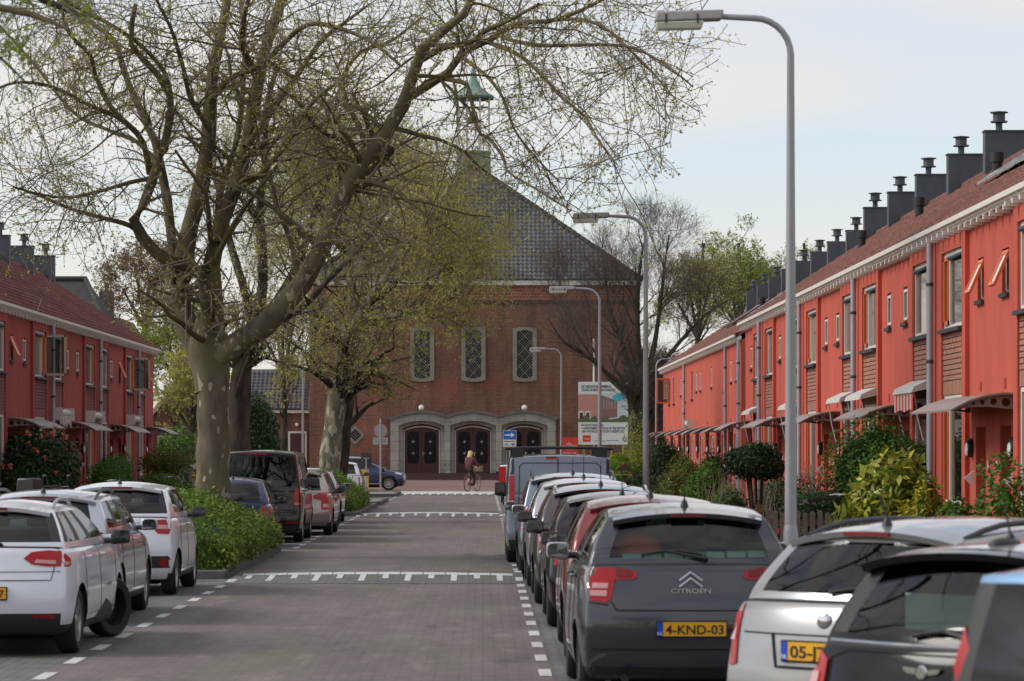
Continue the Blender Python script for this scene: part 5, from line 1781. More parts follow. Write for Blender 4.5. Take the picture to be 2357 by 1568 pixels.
# --- a nearer street tree outside the frame whose twigs hang into the top left corner
Y0_ = 24.0
st_ = limb([(-700, 1500), (-690, 900), (-660, 400), (-560, 60)], 60, 40, Y0_, 0, 14)
lb_ = [limb([(-600, 200), (-350, 60), (-120, 10), (60, 30), (160, 70)], 22, 3, Y0_, -1.5, 14), limb([(-560, 60), (-300, -120), (-60, -80), (120, 10), (210, 40)], 20, 3, Y0_, 1, 14), limb([(-350, 60), (-150, 60), (-30, 110), (60, 190)], 8, 2, Y0_, 0, 14)]
tn = Tree('street_tree', 'near out-of-focus twigs with fresh leaves hanging into top left corner', (px(-700, 1035, Y0_).x, Y0_, .1))
up_ = [resample([(-6.0, 24, 4.6), (-5.2, 23.5, 6.2), (-3.4, 22.5, 7.6), (-1.4, 21.5, 8.6), (1.2, 20.5, 9.2)], [.16, .13, .1, .07, .03], 14),  # unseen upper limbs, added above the frame to mirror in car windows
       resample([(-6.0, 24, 5.0), (-5.0, 22.5, 6.6), (-3.4, 20, 7.4), (-1.6, 17.5, 8.0), (.4, 15.5, 8.6)], [.15, .12, .09, .06, .03], 14),
       resample([(-6.0, 24, 5.2), (-5.6, 25, 7.5), (-4.2, 26, 9.2), (-2.6, 26.5, 10.4), (-.4, 26, 11)], [.15, .12, .09, .06, .03], 14),
       resample([(-6.0, 24, 5.2), (-6.6, 21.5, 7.0), (-6.2, 18.5, 8.6), (-5, 16, 9.6)], [.13, .1, .07, .03], 14)]
trunk_mesh(tn, [st_] + lb_ + up_, 'limb_bark', 10)
high = lambda O: (O[:, :, 2] > CAMH + .4 + O[:, :, 1] * .146).all(1)
Pu, Ru = spawn(np.stack([l[0] for l in up_]), np.stack([l[1] for l in up_]), 16, .2, 1, (.9, 2.4), .7, .02, .16, 8, .4, .1, high, rmin=.01)
Pv, Rv = spawn(Pu, Ru, 6, .2, 1, (.4, 1.1), .7, .02, .2, 6, .5, .05, high, rmin=.006)
Pn, Rn = spawn(np.stack([l[0] for l in lb_]), np.stack([l[1] for l in lb_]), 16, .35, 1, (.2, .7), .65, .06, .2, 6, .4, 0, None, .1, .004)
Pm, Rm = spawn(Pn, Rn, 4, .2, 1, (.08, .25), .6, .05, .2, 4, .6, 0, None, .1, .0025)
tn.mesh('branches', [(*tubes(Pn, Rn, 4), 0), (*tubes(Pm, Rm, 3), 0), (*tubes(Pu, Ru, 5), 0), (*tubes(Pv, Rv, 3), 0)], ['twig'])
lp = np.concatenate([Pm[:, -1], pick(Pm, len(Pm))]); tn.mesh('leaves', [(*leaves(lp, .04, 1.4), 0)], ['fresh_leaf'])
# --- second plane tree just behind it
Y2 = 84.0
sx = lambda pts, r0, r1, Y, dy=0: limb(pts, r0, r1, Y, dy, 14)
auto_tree('plane_tree', 'plane tree with plain grey trunk standing behind the forked plane tree', (px(551, 1035, Y2).x, Y2, .1),
          [sx([(551, 1210), (551, 1050), (552, 930), (558, 840), (572, 790), (590, 760)], 27, 22, Y2),
           sx([(568, 800), (600, 700), (605, 600), (598, 480), (613, 360), (612, 250), (640, 150)], 15, 5, Y2),
           sx([(572, 790), (640, 690), (690, 600), (720, 500), (760, 400), (800, 300)], 14, 4, Y2, 3),
           sx([(585, 770), (560, 660), (530, 560), (510, 460), (480, 360), (470, 260)], 12, 4, Y2, 2),
           sx([(600, 750), (680, 720), (760, 640), (840, 560), (900, 470)], 10, 3, Y2, -2)],
          px(640, 450, Y2), (5.2, 5, 4.6), 'dark_bark', 'twig', 'olive_leaf', 10, 5, 4, 1.8, .052, 21, twr=.6)
# --- third plane tree, leaning, in the second bed
Y3 = 97.5
auto_tree('plane_tree', 'leaning plane tree with pale mottled trunk in front of church left half', (px(757, 1035, Y3).x, Y3, .1),
          [sx([(752, 1180), (757, 1080), (768, 980), (782, 880), (797, 800), (806, 740)], 26, 20, Y3),
           sx([(800, 790), (810, 680), (800, 560), (790, 450), (785, 330), (800, 230)], 13, 4, Y3),
           sx([(805, 760), (850, 690), (900, 620), (960, 540), (1010, 470), (1050, 400)], 11, 3, Y3, -3),
           sx([(800, 770), (740, 690), (700, 600), (660, 500), (640, 420)], 11, 3, Y3, 2),
           sx([(808, 740), (870, 730), (950, 720), (1030, 690), (1090, 640)], 9, 3, Y3, -2),
           sx([(806, 740), (835, 640), (870, 540), (900, 430), (930, 340)], 10, 3, Y3, 2),
           ],
          px(880, 570, Y3), (4.4, 4.5, 4.6), 'plane_bark_pale', 'twig', 'olive_leaf', 20, 6, 5, 2.6, .052, 22, twr=.55, up=.1, droop=.04)
Y3b = 108
auto_tree('plane_tree', 'dark plane tree trunk directly behind the pale mottled trunk', (px(795, 1035, Y3b).x, Y3b, .05),
          [sx([(778, 1170), (783, 1080), (794, 960), (808, 860), (818, 780), (828, 720)], 20, 15, Y3b),
           sx([(830, 760), (840, 640), (860, 520), (880, 400), (900, 320)], 11, 3, Y3b, 3),
           sx([(830, 730), (900, 660), (970, 600), (1040, 560), (1100, 540)], 9, 3, Y3b, 2),
           sx([(828, 760), (780, 660), (750, 560), (740, 450), (760, 340)], 9, 3, Y3b, 3)],
          px(900, 540, Y3b), (4.4, 4.0, 4.3), 'dark_bark', 'twig', 'olive_leaf', 16, 6, 5, 2.4, .056, 23, twr=.55, up=.12, droop=.03)
# --- bare tree in front of the church, right
Y5 = 168
auto_tree('bare_tree', 'bare dark tree with fan of fine branches right of the church', (px(1466, 1035, Y5).x, Y5, .05),
          [sx([(1458, 1125), (1462, 1050), (1466, 980), (1474, 920), (1482, 880)], 22, 17, Y5),
           sx([(1470, 950), (1440, 900), (1400, 860), (1350, 820), (1300, 790), (1260, 730)], 7, 1.0, Y5, -3),
           sx([(1476, 920), (1450, 850), (1425, 770), (1400, 690), (1390, 600)], 8, 1.0, Y5, 2),
           sx([(1482, 890), (1470, 800), (1468, 700), (1475, 600), (1490, 530)], 9, 1.0, Y5, 0),
           sx([(1484, 880), (1505, 800), (1520, 700), (1530, 610), (1540, 540)], 8, 1.0, Y5, -2),
           sx([(1482, 900), (1530, 830), (1580, 770), (1630, 720), (1680, 690)], 7, 1.0, Y5, 3),
           sx([(1474, 930), (1410, 880), (1340, 790), (1290, 700), (1240, 660)], 5, .9, Y5, 2)],
          px(1470, 700, Y5), (6.6, 5, 5.6), 'dark_bark', 'twig_dark', None, 13, 5, 4, 0, .05, 24, lenA=(1.2, 3.4), lenB=(.8, 1.9), lenC=(.4, 1.0), up=.5, twr=.95, spread=.5)
# --- pale green trees far behind
bg = [
    ('light_green_tree', 'yellow-green tree top behind far right terrace, left of nearest lamp post', 'fresh_leaf', 'twig_pale', [(1690, 1100), (1690, 900), (1700, 760), (1705, 640), (1700, 560)], 195, (1690, 690), (6.0, 5, 5.0), 31, 1.2),
    ('light_green_tree', 'sparse green-brown tree behind far right terrace between bare tree and yellow-green tree', 'olive_leaf', 'twig_dark', [(1600, 1100), (1602, 900), (1606, 780), (1612, 660), (1620, 560)], 190, (1590, 730), (5.0, 5, 5.0), 32, .7),
    ('light_green_tree', 'thin tree with bare top just right of nearest lamp post behind roofs', 'fresh_leaf', 'twig_dark', [(1830, 1100), (1835, 900), (1850, 760), (1855, 620), (1850, 560)], 180, (1845, 700), (2.5, 3, 3.8), 33, .4),
    ('willow_tree', 'bright green willow between left terrace and forked plane tree', 'fresh_leaf', 'twig_pale', [(400, 1130), (402, 980), (405, 880), (410, 800)], 150, (410, 850), (2.9, 3, 4.0), 34, 1.6),
    ('copper_tree', 'coppery young-leaved tree behind gable end of left terrace', 'copper_leaf', 'twig', [(330, 1100), (330, 900), (335, 760), (345, 640)], 165, (320, 700), (3.0, 3, 4.6), 35, 1.3),
    ('birch_tree', 'pale spring tree behind the leaning plane, left of church', 'olive_leaf', 'twig_pale', [(655, 1120), (655, 960), (652, 860), (650, 760)], 160, (650, 850), (2.4, 2.4, 3.6), 36, .9),
    ('green_tree', 'loose green tree behind the forked trunk beside white-gabled house', 'olive_leaf', 'twig', [(440, 1130), (440, 1000), (444, 900)], 140, (430, 930), (1.6, 2, 2.6), 37, 1.3),
    ('purple_tree', 'dark purple-leaved tree behind corner of far right terrace', 'copper_leaf', 'twig_dark', [(1530, 1100), (1532, 960), (1536, 880)], 200, (1535, 890), (2.2, 2, 2.6), 38, 1.2),
]
for nm, lab, lf, tw_, st, Y, cc, cr, seed, ln in bg:
    n = len(st)
    s1 = sx(st, 9, 3, Y)
    br = [s1]
    for k, (dx_, dy_) in enumerate(((-60, -90), (55, -100), (-30, -150), (35, -140))):
        m = st[n // 2]
        q = 90.0 / Y * 1.6
        br.append(sx([m, (m[0] + dx_ * q * .5, m[1] + dy_ * q * .6), (m[0] + dx_ * q, m[1] + dy_ * q * 1.2)], 5, 2, Y, 2 * (-1) ** k))
    auto_tree(nm, lab, (px(st[0][0], CY, Y).x, Y, 0), br, px(*cc, Y), cr, 'dark_bark', tw_, lf, 9, 4, 4, ln * 2.2, .09, seed, up=.3, twr=1.0, lenA=(1, 2.6), group='trees in the background')


# ------------------------------------------------------------------ shrubs and hedges
def lump(d, seed, amt=.22):
    r_ = np.random.default_rng(seed)
    k = r_.normal(size=(7, 3)) * 2.2; ph = r_.uniform(0, 6, 7)
    return 1 + amt * np.sin(d @ k.T + ph).sum(-1) / 2.6


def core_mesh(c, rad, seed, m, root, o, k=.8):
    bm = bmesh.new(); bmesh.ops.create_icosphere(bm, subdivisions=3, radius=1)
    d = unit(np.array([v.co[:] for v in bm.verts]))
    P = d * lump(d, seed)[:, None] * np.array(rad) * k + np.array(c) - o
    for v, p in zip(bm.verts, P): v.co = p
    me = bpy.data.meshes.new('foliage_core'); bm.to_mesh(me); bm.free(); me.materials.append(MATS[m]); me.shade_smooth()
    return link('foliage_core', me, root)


def shrub(name, label, c, rad, n, leaf, size, seed, core='green_core', elong=1.5, flowers=None, stems=None, group='garden shrubs', k=.8, shell=(.72, 1.06), up=.3):
    rng = np.random.default_rng(seed)
    t = Tree(name, label, (c[0], c[1], 0.1), 'shrub', group)
    if core: core_mesh(c, rad, seed, core, t.root, t.o, k)
    d = unit(rng.normal(size=(n, 3)))
    rr = rng.uniform(shell[0] ** 2, shell[1] ** 2, n) ** .5
    pos = d * (lump(d, seed) * rr)[:, None] * np.array(rad) + np.array(c)
    pos = pos[pos[:, 2] > .12]
    d = unit((pos - np.array(c)) / np.array(rad))
    t.mesh('foliage', [(*leaves(pos, size, elong, rng, up, d), 0)], [leaf])
    if flowers:
        fm, fn, fs = flowers
        d = unit(rng.normal(size=(fn, 3)) + np.array((.2, -.9, .25)))
        pos = d * (lump(d, seed) * 1.05)[:, None] * np.array(rad) + np.array(c)
        for p in pos[pos[:, 2] > .5]:
            pp = np.repeat(p[None], 9, 0)
            t.mesh('flower', [(*leaves(pp, fs, 1.2, rng, 0, unit(rng.normal(size=(9, 3)) + np.array((0, -1, 0)))), 0)], [fm])
    zb = c[2] - rad[2] * .7
    st = []
    for i in range(stems or 4):
        a = rng.uniform(0, 6.28)
        p = [(c[0] + rng.uniform(-.08, .08), c[1], .05), (c[0] + .12 * math.cos(a), c[1] + .12 * math.sin(a), .1 + zb * .5), (c[0] + rad[0] * .45 * math.cos(a), c[1] + rad[1] * .45 * math.sin(a), max(zb + rad[2] * .5, .4)), (c[0] + rad[0] * .7 * math.cos(a), c[1] + rad[1] * .7 * math.sin(a), max(c[2], .5))]
        st.append(resample(p, [.035, .028, .018, .008], 8))
    trunk_mesh(t, st, 'dark_bark', 6, 'stems')
    return t


def pshrub(name, label, x0, x1, ytop, Y, leaf, n, size, seed, ybot=None, depth=None, **kw):
    """shrub from its outline in the picture: x range, top, and its distance"""
    a, c = px(x0, ytop, Y), px(x1, ytop, Y)
    zt = a.z
    zb = .12 if ybot is None else px(x0, ybot, Y).z
    rx, rz = (c.x - a.x) / 2, (zt - zb) / 2
    return shrub(name, label, ((a.x + c.x) / 2, Y, (zt + zb) / 2), (rx, depth or rx, rz), n, leaf, size, seed, **kw)


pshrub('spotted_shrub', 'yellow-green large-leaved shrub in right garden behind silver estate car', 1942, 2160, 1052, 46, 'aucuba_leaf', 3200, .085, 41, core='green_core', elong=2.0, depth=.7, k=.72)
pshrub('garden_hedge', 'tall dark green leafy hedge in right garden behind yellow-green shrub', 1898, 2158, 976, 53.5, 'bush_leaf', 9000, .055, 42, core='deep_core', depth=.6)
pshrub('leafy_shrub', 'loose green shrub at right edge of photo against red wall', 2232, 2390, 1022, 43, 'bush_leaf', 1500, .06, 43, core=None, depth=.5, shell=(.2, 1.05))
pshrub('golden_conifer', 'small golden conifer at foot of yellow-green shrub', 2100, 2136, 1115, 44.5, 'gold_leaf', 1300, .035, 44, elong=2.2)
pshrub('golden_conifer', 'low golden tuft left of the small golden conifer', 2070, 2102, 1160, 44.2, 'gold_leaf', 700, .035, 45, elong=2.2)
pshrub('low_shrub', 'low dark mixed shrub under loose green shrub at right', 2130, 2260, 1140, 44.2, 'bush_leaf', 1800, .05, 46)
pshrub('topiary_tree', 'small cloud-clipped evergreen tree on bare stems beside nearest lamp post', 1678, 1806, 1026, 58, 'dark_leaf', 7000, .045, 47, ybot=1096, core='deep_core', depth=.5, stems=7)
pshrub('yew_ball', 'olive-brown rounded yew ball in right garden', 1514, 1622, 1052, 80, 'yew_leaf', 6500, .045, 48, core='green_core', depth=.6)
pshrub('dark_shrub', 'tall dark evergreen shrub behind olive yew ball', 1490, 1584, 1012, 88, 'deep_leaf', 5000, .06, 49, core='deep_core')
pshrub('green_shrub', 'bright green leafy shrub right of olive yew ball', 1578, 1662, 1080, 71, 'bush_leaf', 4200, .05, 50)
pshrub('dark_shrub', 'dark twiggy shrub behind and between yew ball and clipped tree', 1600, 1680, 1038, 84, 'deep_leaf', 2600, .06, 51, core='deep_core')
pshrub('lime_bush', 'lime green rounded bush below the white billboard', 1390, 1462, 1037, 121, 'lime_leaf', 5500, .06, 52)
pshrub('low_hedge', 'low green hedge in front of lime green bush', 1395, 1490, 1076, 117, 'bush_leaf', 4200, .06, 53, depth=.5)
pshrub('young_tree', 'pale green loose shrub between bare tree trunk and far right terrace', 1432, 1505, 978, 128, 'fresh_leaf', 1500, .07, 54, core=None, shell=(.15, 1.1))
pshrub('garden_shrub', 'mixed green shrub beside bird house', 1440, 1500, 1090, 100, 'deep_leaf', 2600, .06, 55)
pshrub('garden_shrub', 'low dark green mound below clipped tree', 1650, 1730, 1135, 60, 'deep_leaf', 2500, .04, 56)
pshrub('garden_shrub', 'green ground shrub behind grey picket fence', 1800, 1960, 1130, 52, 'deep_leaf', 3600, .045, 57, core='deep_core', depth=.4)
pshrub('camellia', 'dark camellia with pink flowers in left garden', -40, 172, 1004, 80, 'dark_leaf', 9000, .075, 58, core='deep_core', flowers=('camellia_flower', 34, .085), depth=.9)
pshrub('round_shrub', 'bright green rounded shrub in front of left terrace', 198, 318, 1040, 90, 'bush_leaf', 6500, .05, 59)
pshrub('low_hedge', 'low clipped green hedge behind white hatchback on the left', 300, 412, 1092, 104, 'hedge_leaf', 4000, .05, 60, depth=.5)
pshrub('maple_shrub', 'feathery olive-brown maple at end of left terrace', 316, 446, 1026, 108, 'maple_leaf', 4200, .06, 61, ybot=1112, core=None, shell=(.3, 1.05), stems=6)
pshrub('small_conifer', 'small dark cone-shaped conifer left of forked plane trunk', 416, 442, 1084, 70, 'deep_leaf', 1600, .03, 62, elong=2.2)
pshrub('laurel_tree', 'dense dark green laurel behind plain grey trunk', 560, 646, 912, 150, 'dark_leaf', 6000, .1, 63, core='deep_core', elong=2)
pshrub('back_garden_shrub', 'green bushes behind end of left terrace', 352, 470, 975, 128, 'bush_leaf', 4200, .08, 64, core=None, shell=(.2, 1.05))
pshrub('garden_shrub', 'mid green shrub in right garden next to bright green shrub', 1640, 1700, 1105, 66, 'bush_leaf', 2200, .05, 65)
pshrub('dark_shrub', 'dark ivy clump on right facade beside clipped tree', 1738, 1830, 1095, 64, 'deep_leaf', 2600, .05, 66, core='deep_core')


def hedge(label, x0, x1, y0, y1, z1, n, seed, leaf='hedge_leaf'):
    """clipped hedge with slumped sides filling a planting bed"""
    rng = np.random.default_rng(seed)
    t = Tree('hedge', label, ((x0 + x1) / 2, (y0 + y1) / 2, .1), 'hedge', 'street hedges')
    nx, ny = 8, 26
    hz = lambda u, v: z1 * (1.12 - .38 * v) * (1 - .2 * u ** 3) * (1 - .5 * np.abs(2 * u - 1) ** 4) * (1 - .5 * np.abs(2 * v - 1) ** 8) * (1 + .07 * np.sin(v * 19 + seed) + .06 * np.sin(u * 9 + v * 7) + .05 * np.sin(v * 47 + u * 5))
    u = rng.uniform(0, 1, n); v = rng.uniform(0, 1, n)
    top = rng.uniform(0, 1, n) < .5
    z = hz(u, v)
    # half the leaves on top, the rest on the street side and near end
    side = ~top
    which = rng.uniform(0, 1, n)
    u = np.where(side & (which < .55), 1 - rng.uniform(0, .03, n), u)
    v = np.where(side & (which >= .55) & (which < .85), rng.uniform(0, .02, n), v)
    z = np.where(side, rng.uniform(.15, 1, n) * hz(u, v), z)
    bulge = .12 * np.sin(np.clip(z / z1, 0, 1) * 2.6)
    P = np.stack([x0 + (x1 - x0) * u + np.where(u > .9, bulge, 0), y0 + (y1 - y0) * v, z + .1], -1) + rng.normal(size=(n, 3)) * .05 + np.array((0, 0, 1.)) * (rng.uniform(0, 1, (n, 1)) ** 6) * .14
    nr = np.where(top[:, None], np.array((0, 0, 1.)), np.array((.7, -.5, .3)))
    t.mesh('foliage', [(*leaves(P, .05, 1.5, rng, .2, nr), 0)], [leaf])
    mb = MB()
    g = []
    for i in range(nx + 1):
        for j in range(ny + 1):
            uu, vv = i / nx, j / ny
            mb.v.append((x0 + .04 + (x1 - x0 - .08) * uu - t.o[0], y0 + .04 + (y1 - y0 - .08) * vv - t.o[1], float(hz(np.array(uu), np.array(vv))) - .06))
    for i in range(nx):
        for j in range(ny):
            a = i * (ny + 1) + j; mb.f.append((a, a + ny + 1, a + ny + 2, a + 1)); mb.m.append(0)
    ring = [i * (ny + 1) for i in range(nx + 1)] + [nx * (ny + 1) + j for j in range(1, ny + 1)]
    o_ = len(mb.v)
    for k in ring: mb.v.append((mb.v[k][0], mb.v[k][1], 0))
    for k in range(len(ring) - 1): mb.f.append((ring[k], ring[k + 1], o_ + k + 1, o_ + k)); mb.m.append(0)
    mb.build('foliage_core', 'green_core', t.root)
    return t


hedge('clipped green hedge around foot of forked plane tree by the kerb', -6.05, -3.95, 47.5, 59.9, 1.0, 26000, 71)
hedge('clipped green hedge in second bed by leaning plane tree', -6.0, -3.9, 92.0, 104.4, 1.08, 15000, 72)
# bare grey stems of a dormant perennial
rng = np.random.default_rng(77)
t = Tree('dormant_shrub', 'pale bare upright stems between green shrub and clipped tree', (5.3, 64, .1), 'shrub', 'garden shrubs')
st = np.zeros((150, 5, 3))
st[:, 0] = np.stack([rng.uniform(4.75, 5.75, 150), rng.uniform(60, 68, 150), np.full(150, .1)], -1)
for k in range(1, 5): st[:, k] = st[:, k - 1] + np.stack([rng.normal(0, .07, 150), rng.normal(0, .07, 150), rng.uniform(.2, .42, 150)], -1)
t.mesh('stems', [(*tubes(st, np.full((150, 5), .008) * np.linspace(1, .4, 5), 3), 0)], ['twig_pale'])
t = Tree('dormant_shrub', 'bare brown twiggy shrub with buds right of nearest lamp post', (6.3, 61, .1), 'shrub', 'garden shrubs')
st = np.zeros((26, 6, 3)); st[:, 0] = np.array((6.35, 61, .1)) + rng.normal(size=(26, 3)) * .05
for k in range(1, 6): st[:, k] = st[:, k - 1] + np.stack([rng.normal(0, .13, 26), rng.normal(0, .13, 26), rng.uniform(.2, .38, 26)], -1)
s2_, r2_ = spawn(st, np.full((26, 6), .012), 5, .3, 1, (.15, .5), .6, 0, .2, 4, .6, .3, None, 0, .004, rng)
t.mesh('stems', [(*tubes(st, np.full((26, 6), .014) * np.linspace(1, .4, 6), 4), 0), (*tubes(s2_, r2_, 3), 0)], ['twig'])
# yard plants that fill the gardens' ground
for side, (xa, xb, ya, yb, seed) in (('right', (4.6, 7.4, 40, 140, 78)), ('left', (-12, -8.4, 70, 116, 79))):
    rng = np.random.default_rng(seed)
    n = 9000
    P = np.stack([rng.uniform(xa, xb, n), rng.uniform(ya, yb, n), np.full(n, .13)], -1)
    P[:, 2] += rng.uniform(0, 1, n) * (.12 + .3 * np.clip(np.sin(P[:, 0] * 2.3) * np.sin(P[:, 1] * 1.1), 0, 1))
    V, Fc = leaves(P, .07, 1.8, rng, .4)
    o = fast_mesh('ground_cover', V, Fc, 4, 'bush_leaf')
    stuff(o); o['label'] = f'low green ground cover in the {side} front gardens'; o['category'] = 'ground cover'

# ------------------------------------------------------------------ garden furniture and background buildings
fen = thing('picket_fence', 'weathered grey picket fence crossing right front garden', 'fence', (5.05, 48, .1))
for i in range(14):
    x = -.72 + i * .115
    h = .9 + .02 * math.sin(i * 2.1)
    mb = MB(); mb.prism([(x, 0), (x + .075, 0), (x + .075, h - .03), (x + .056, h), (x + .019, h), (x, h - .03)], 0, .02, 'y'); mb.build('picket', 'fence_wood', fen)
for z in (.25, .7):
    mb = MB(); mb.box(-.78, .95, .022, .06, z, z + .07); mb.build('rail', 'fence_wood', fen)
mb = MB(); mb.box(-.86, -.77, -.01, .08, 0, 1.0); mb.build('post', 'brown_wood', fen)
pal = thing('log_edging', 'row of short brown pointed log stakes beside nearest lamp post', 'edging', (4.75, 44.5, .1))
for i in range(9):
    mb = MB(); mb.lathe([(.05, 0), (.05, .62 + .06 * math.sin(i * 1.7)), (.03, .7 + .06 * math.sin(i * 1.7)), (.001, .72 + .06 * math.sin(i * 1.7))], (i * .1, 0, 0), 'z', 8); mb.build('stake', 'brown_wood', pal)
bh = thing('bird_house', 'small wooden bird table with pitched roof in right garden', 'bird house', (4.7, 104, .1))
mb = MB(); mb.box(-.04, .04, -.04, .04, 0, 1.0); mb.build('post', 'brown_wood', bh)
mb = MB(); mb.box(-.25, .25, -.2, .2, 1.0, 1.03); mb.build('tray', 'raw_timber', bh)
mb = MB(); [mb.box(x, x + .03, y, y + .03, 1.03, 1.2) for x in (-.18, .15) for y in (-.15, .12)]; mb.build('upright', 'raw_timber', bh)
mb = MB(); mb.add([(-.3, -.22, 1.18), (0, -.22, 1.4), (.3, -.22, 1.18), (-.3, .22, 1.18), (0, .22, 1.4), (.3, .22, 1.18), (-.27, -.2, 1.16), (.27, -.2, 1.16), (-.27, .2, 1.16), (.27, .2, 1.16)], [(0, 1, 4, 3), (1, 2, 5, 4), (6, 7, 1), (8, 9, 4), (0, 6, 8, 3), (2, 7, 9, 5)]); mb.build('roof', 'brown_wood', bh)
pot = thing('flower_pot', 'terracotta pot on a stand with red flowers beside nearest lamp post', 'flower pot', (5.65, 55.5, .1))
mb = MB(); mb.box(-.12, .12, -.12, .12, 0, .55); mb.build('stand', 'brown_wood', pot)
mb = MB(); mb.lathe([(.1, .55), (.15, .86), (.17, .86), (.17, .92), (.14, .92), (.13, .88)], (0, 0, 0), 'z', 16); mb.build('pot', 'terracotta', pot, smooth='auto')
rng = np.random.default_rng(5)
p = rng.normal(size=(160, 3)) * np.array((.14, .14, .1)) + np.array((0, 0, 1.05)); V, Fc = leaves(p, .06, 1.4, rng); fast_mesh('foliage', V, Fc, 4, 'bush_leaf', pot)
p = rng.normal(size=(40, 3)) * np.array((.12, .12, .06)) + np.array((0, -.05, 1.25)); V, Fc = leaves(p, .05, 1.1, rng); fast_mesh('flowers', V, Fc, 4, 'red_flower', pot)


def bg_house(label, xa, xb, y0, y1, ze, zr, wallm, roofm, gable_board=True, name='background_house'):
    r_ = thing(name, label, 'house', ((xa + xb) / 2, y0, 0), 0, 'houses in the background')
    w = (xb - xa) / 2
    mb = MB(); mb.prism([(-w, 0), (w, 0), (w, ze), (0, zr - .1), (-w, ze)], 0, y1 - y0, 'y'); mb.build('wall', wallm, r_)
    mb = MB(); o = .3
    for s in (-1, 1):
        mb.hexa([(s * (w + o), -.3, ze - .15), (0, -.3, zr), (0, y1 - y0 + .3, zr), (s * (w + o), y1 - y0 + .3, ze - .15), (s * (w + o), -.3, ze), (0, -.3, zr + .15), (0, y1 - y0 + .3, zr + .15), (s * (w + o), y1 - y0 + .3, ze)])
    mb.build('roof', roofm, r_)
    if gable_board:
        for s in (-1, 1):
            mb = MB(); mb.hexa([(s * (w + o), -.36, ze - .3), (0, -.36, zr - .15), (0, -.305, zr - .15), (s * (w + o), -.305, ze - .3), (s * (w + o), -.36, ze), (0, -.36, zr + .15), (0, -.305, zr + .15), (s * (w + o), -.305, ze)]); mb.build('bargeboard', 'house_white', r_)
    for i, x in enumerate((-w * .5, w * .4)):
        mb = MB(); mb.box(x - .6, x + .6, -.05, 0, ze - 1.5, ze - .3); f_ = mb.build('window', 'house_white', r_)
        mb = MB(); mb.box(x - .52, x + .52, -.07, -.051, ze - 1.42, ze - .38); mb.build('pane', 'window_glass', f_)
    return r_


a, c = px(300, 0, 165).x, px(468, 0, 165).x
bg_house('brown brick house with white bargeboards behind left terrace end', px(330, 0, 172).x, px(560, 0, 172).x, 172, 182, 3.0, 6.8, 'house_brick', 'dark_tile')
hb_ = thing('background_house', 'house with black hipped roof rising behind left terrace roof', 'house', (-23, 150, 0), 0, 'houses in the background')
mb = MB(); mb.box(-5, 4.6, 0, 9, 0, 7.4); mb.build('wall', 'house_brick', hb_)
mb = MB(); mb.hexa([(-5.3, -.3, 7.4), (5.2, -.3, 7.4), (5.2, 9.3, 7.4), (-5.3, 9.3, 7.4), (-2.5, 4.2, 10.3), (3.4, 4.2, 10.3), (3.4, 4.8, 10.3), (-2.5, 4.8, 10.3)]); mb.build('roof', 'dark_tile', hb_)
mb = MB(); mb.tube([(5.2, -.3, 7.45), (3.4, 4.2, 10.35), (-2.5, 4.2, 10.35)], .16, 8); mb.build('hip_cap', 'dark_tile', hb_)
bg_house('small red-roofed house with dark chimney beyond left terrace', px(238, 0, 170).x, px(300, 0, 170).x, 170, 178, 7.4, 9.0, 'crimson_render', 'red_tile')
ch = thing('tall_chimney', 'dark grey chimney box above the small red-roofed house', 'chimney', (px(244, 0, 169).x, 169, 8.0))
mb = MB(); mb.box(-.38, .38, 0, .6, -.6, 2.5); mb.build('body', 'anthracite', ch)
mb = MB(); mb.lathe([(.09, 2.5), (.09, 2.7), (.2, 2.71), (.2, 2.74), (.14, 2.75), (.14, 2.95), (.2, 2.96), (.2, 2.99)], (0, .3, 0), 'z', 12); mb.build('flue', 'anthracite', ch)
# far tree mass along the horizon; a second belt is added behind the camera
rng = np.random.default_rng(99)
n = 26000
xx = rng.uniform(-75, 80, n); hh = 6 + 2.2 * np.sin(xx * .21) + 1.5 * np.sin(xx * .53 + 1) + np.where(xx > 12, 1.0, 0)
P = np.stack([xx, rng.uniform(256, 275, n), hh * rng.uniform(0, 1, n) ** .7], -1)
V, Fc = leaves(P, .55, 1.2, rng)
nb_ = 9000  # unseen belt, put in for car rears and rear windows to reflect
xx = rng.uniform(-60, 60, nb_); hb = 9 + 3 * np.sin(xx * .17) + 2 * np.sin(xx * .41 + 1)
Pb_ = np.stack([xx, rng.uniform(-75, -55, nb_), hb * rng.uniform(0, 1, nb_) ** .7], -1)
V2, F2 = leaves(Pb_, .9, 1.2, rng)
V, Fc = np.concatenate([V, V2]), np.concatenate([Fc, F2 + len(V)])
o = fast_mesh('distant_wood', V, Fc, 4, 'olive_leaf'); stuff(o); o['label'] = 'distant belt of trees behind the houses and church, and an unseen one added behind the camera'; o['category'] = 'wood'
from mathutils.geometry import delaunay_2d_cdt

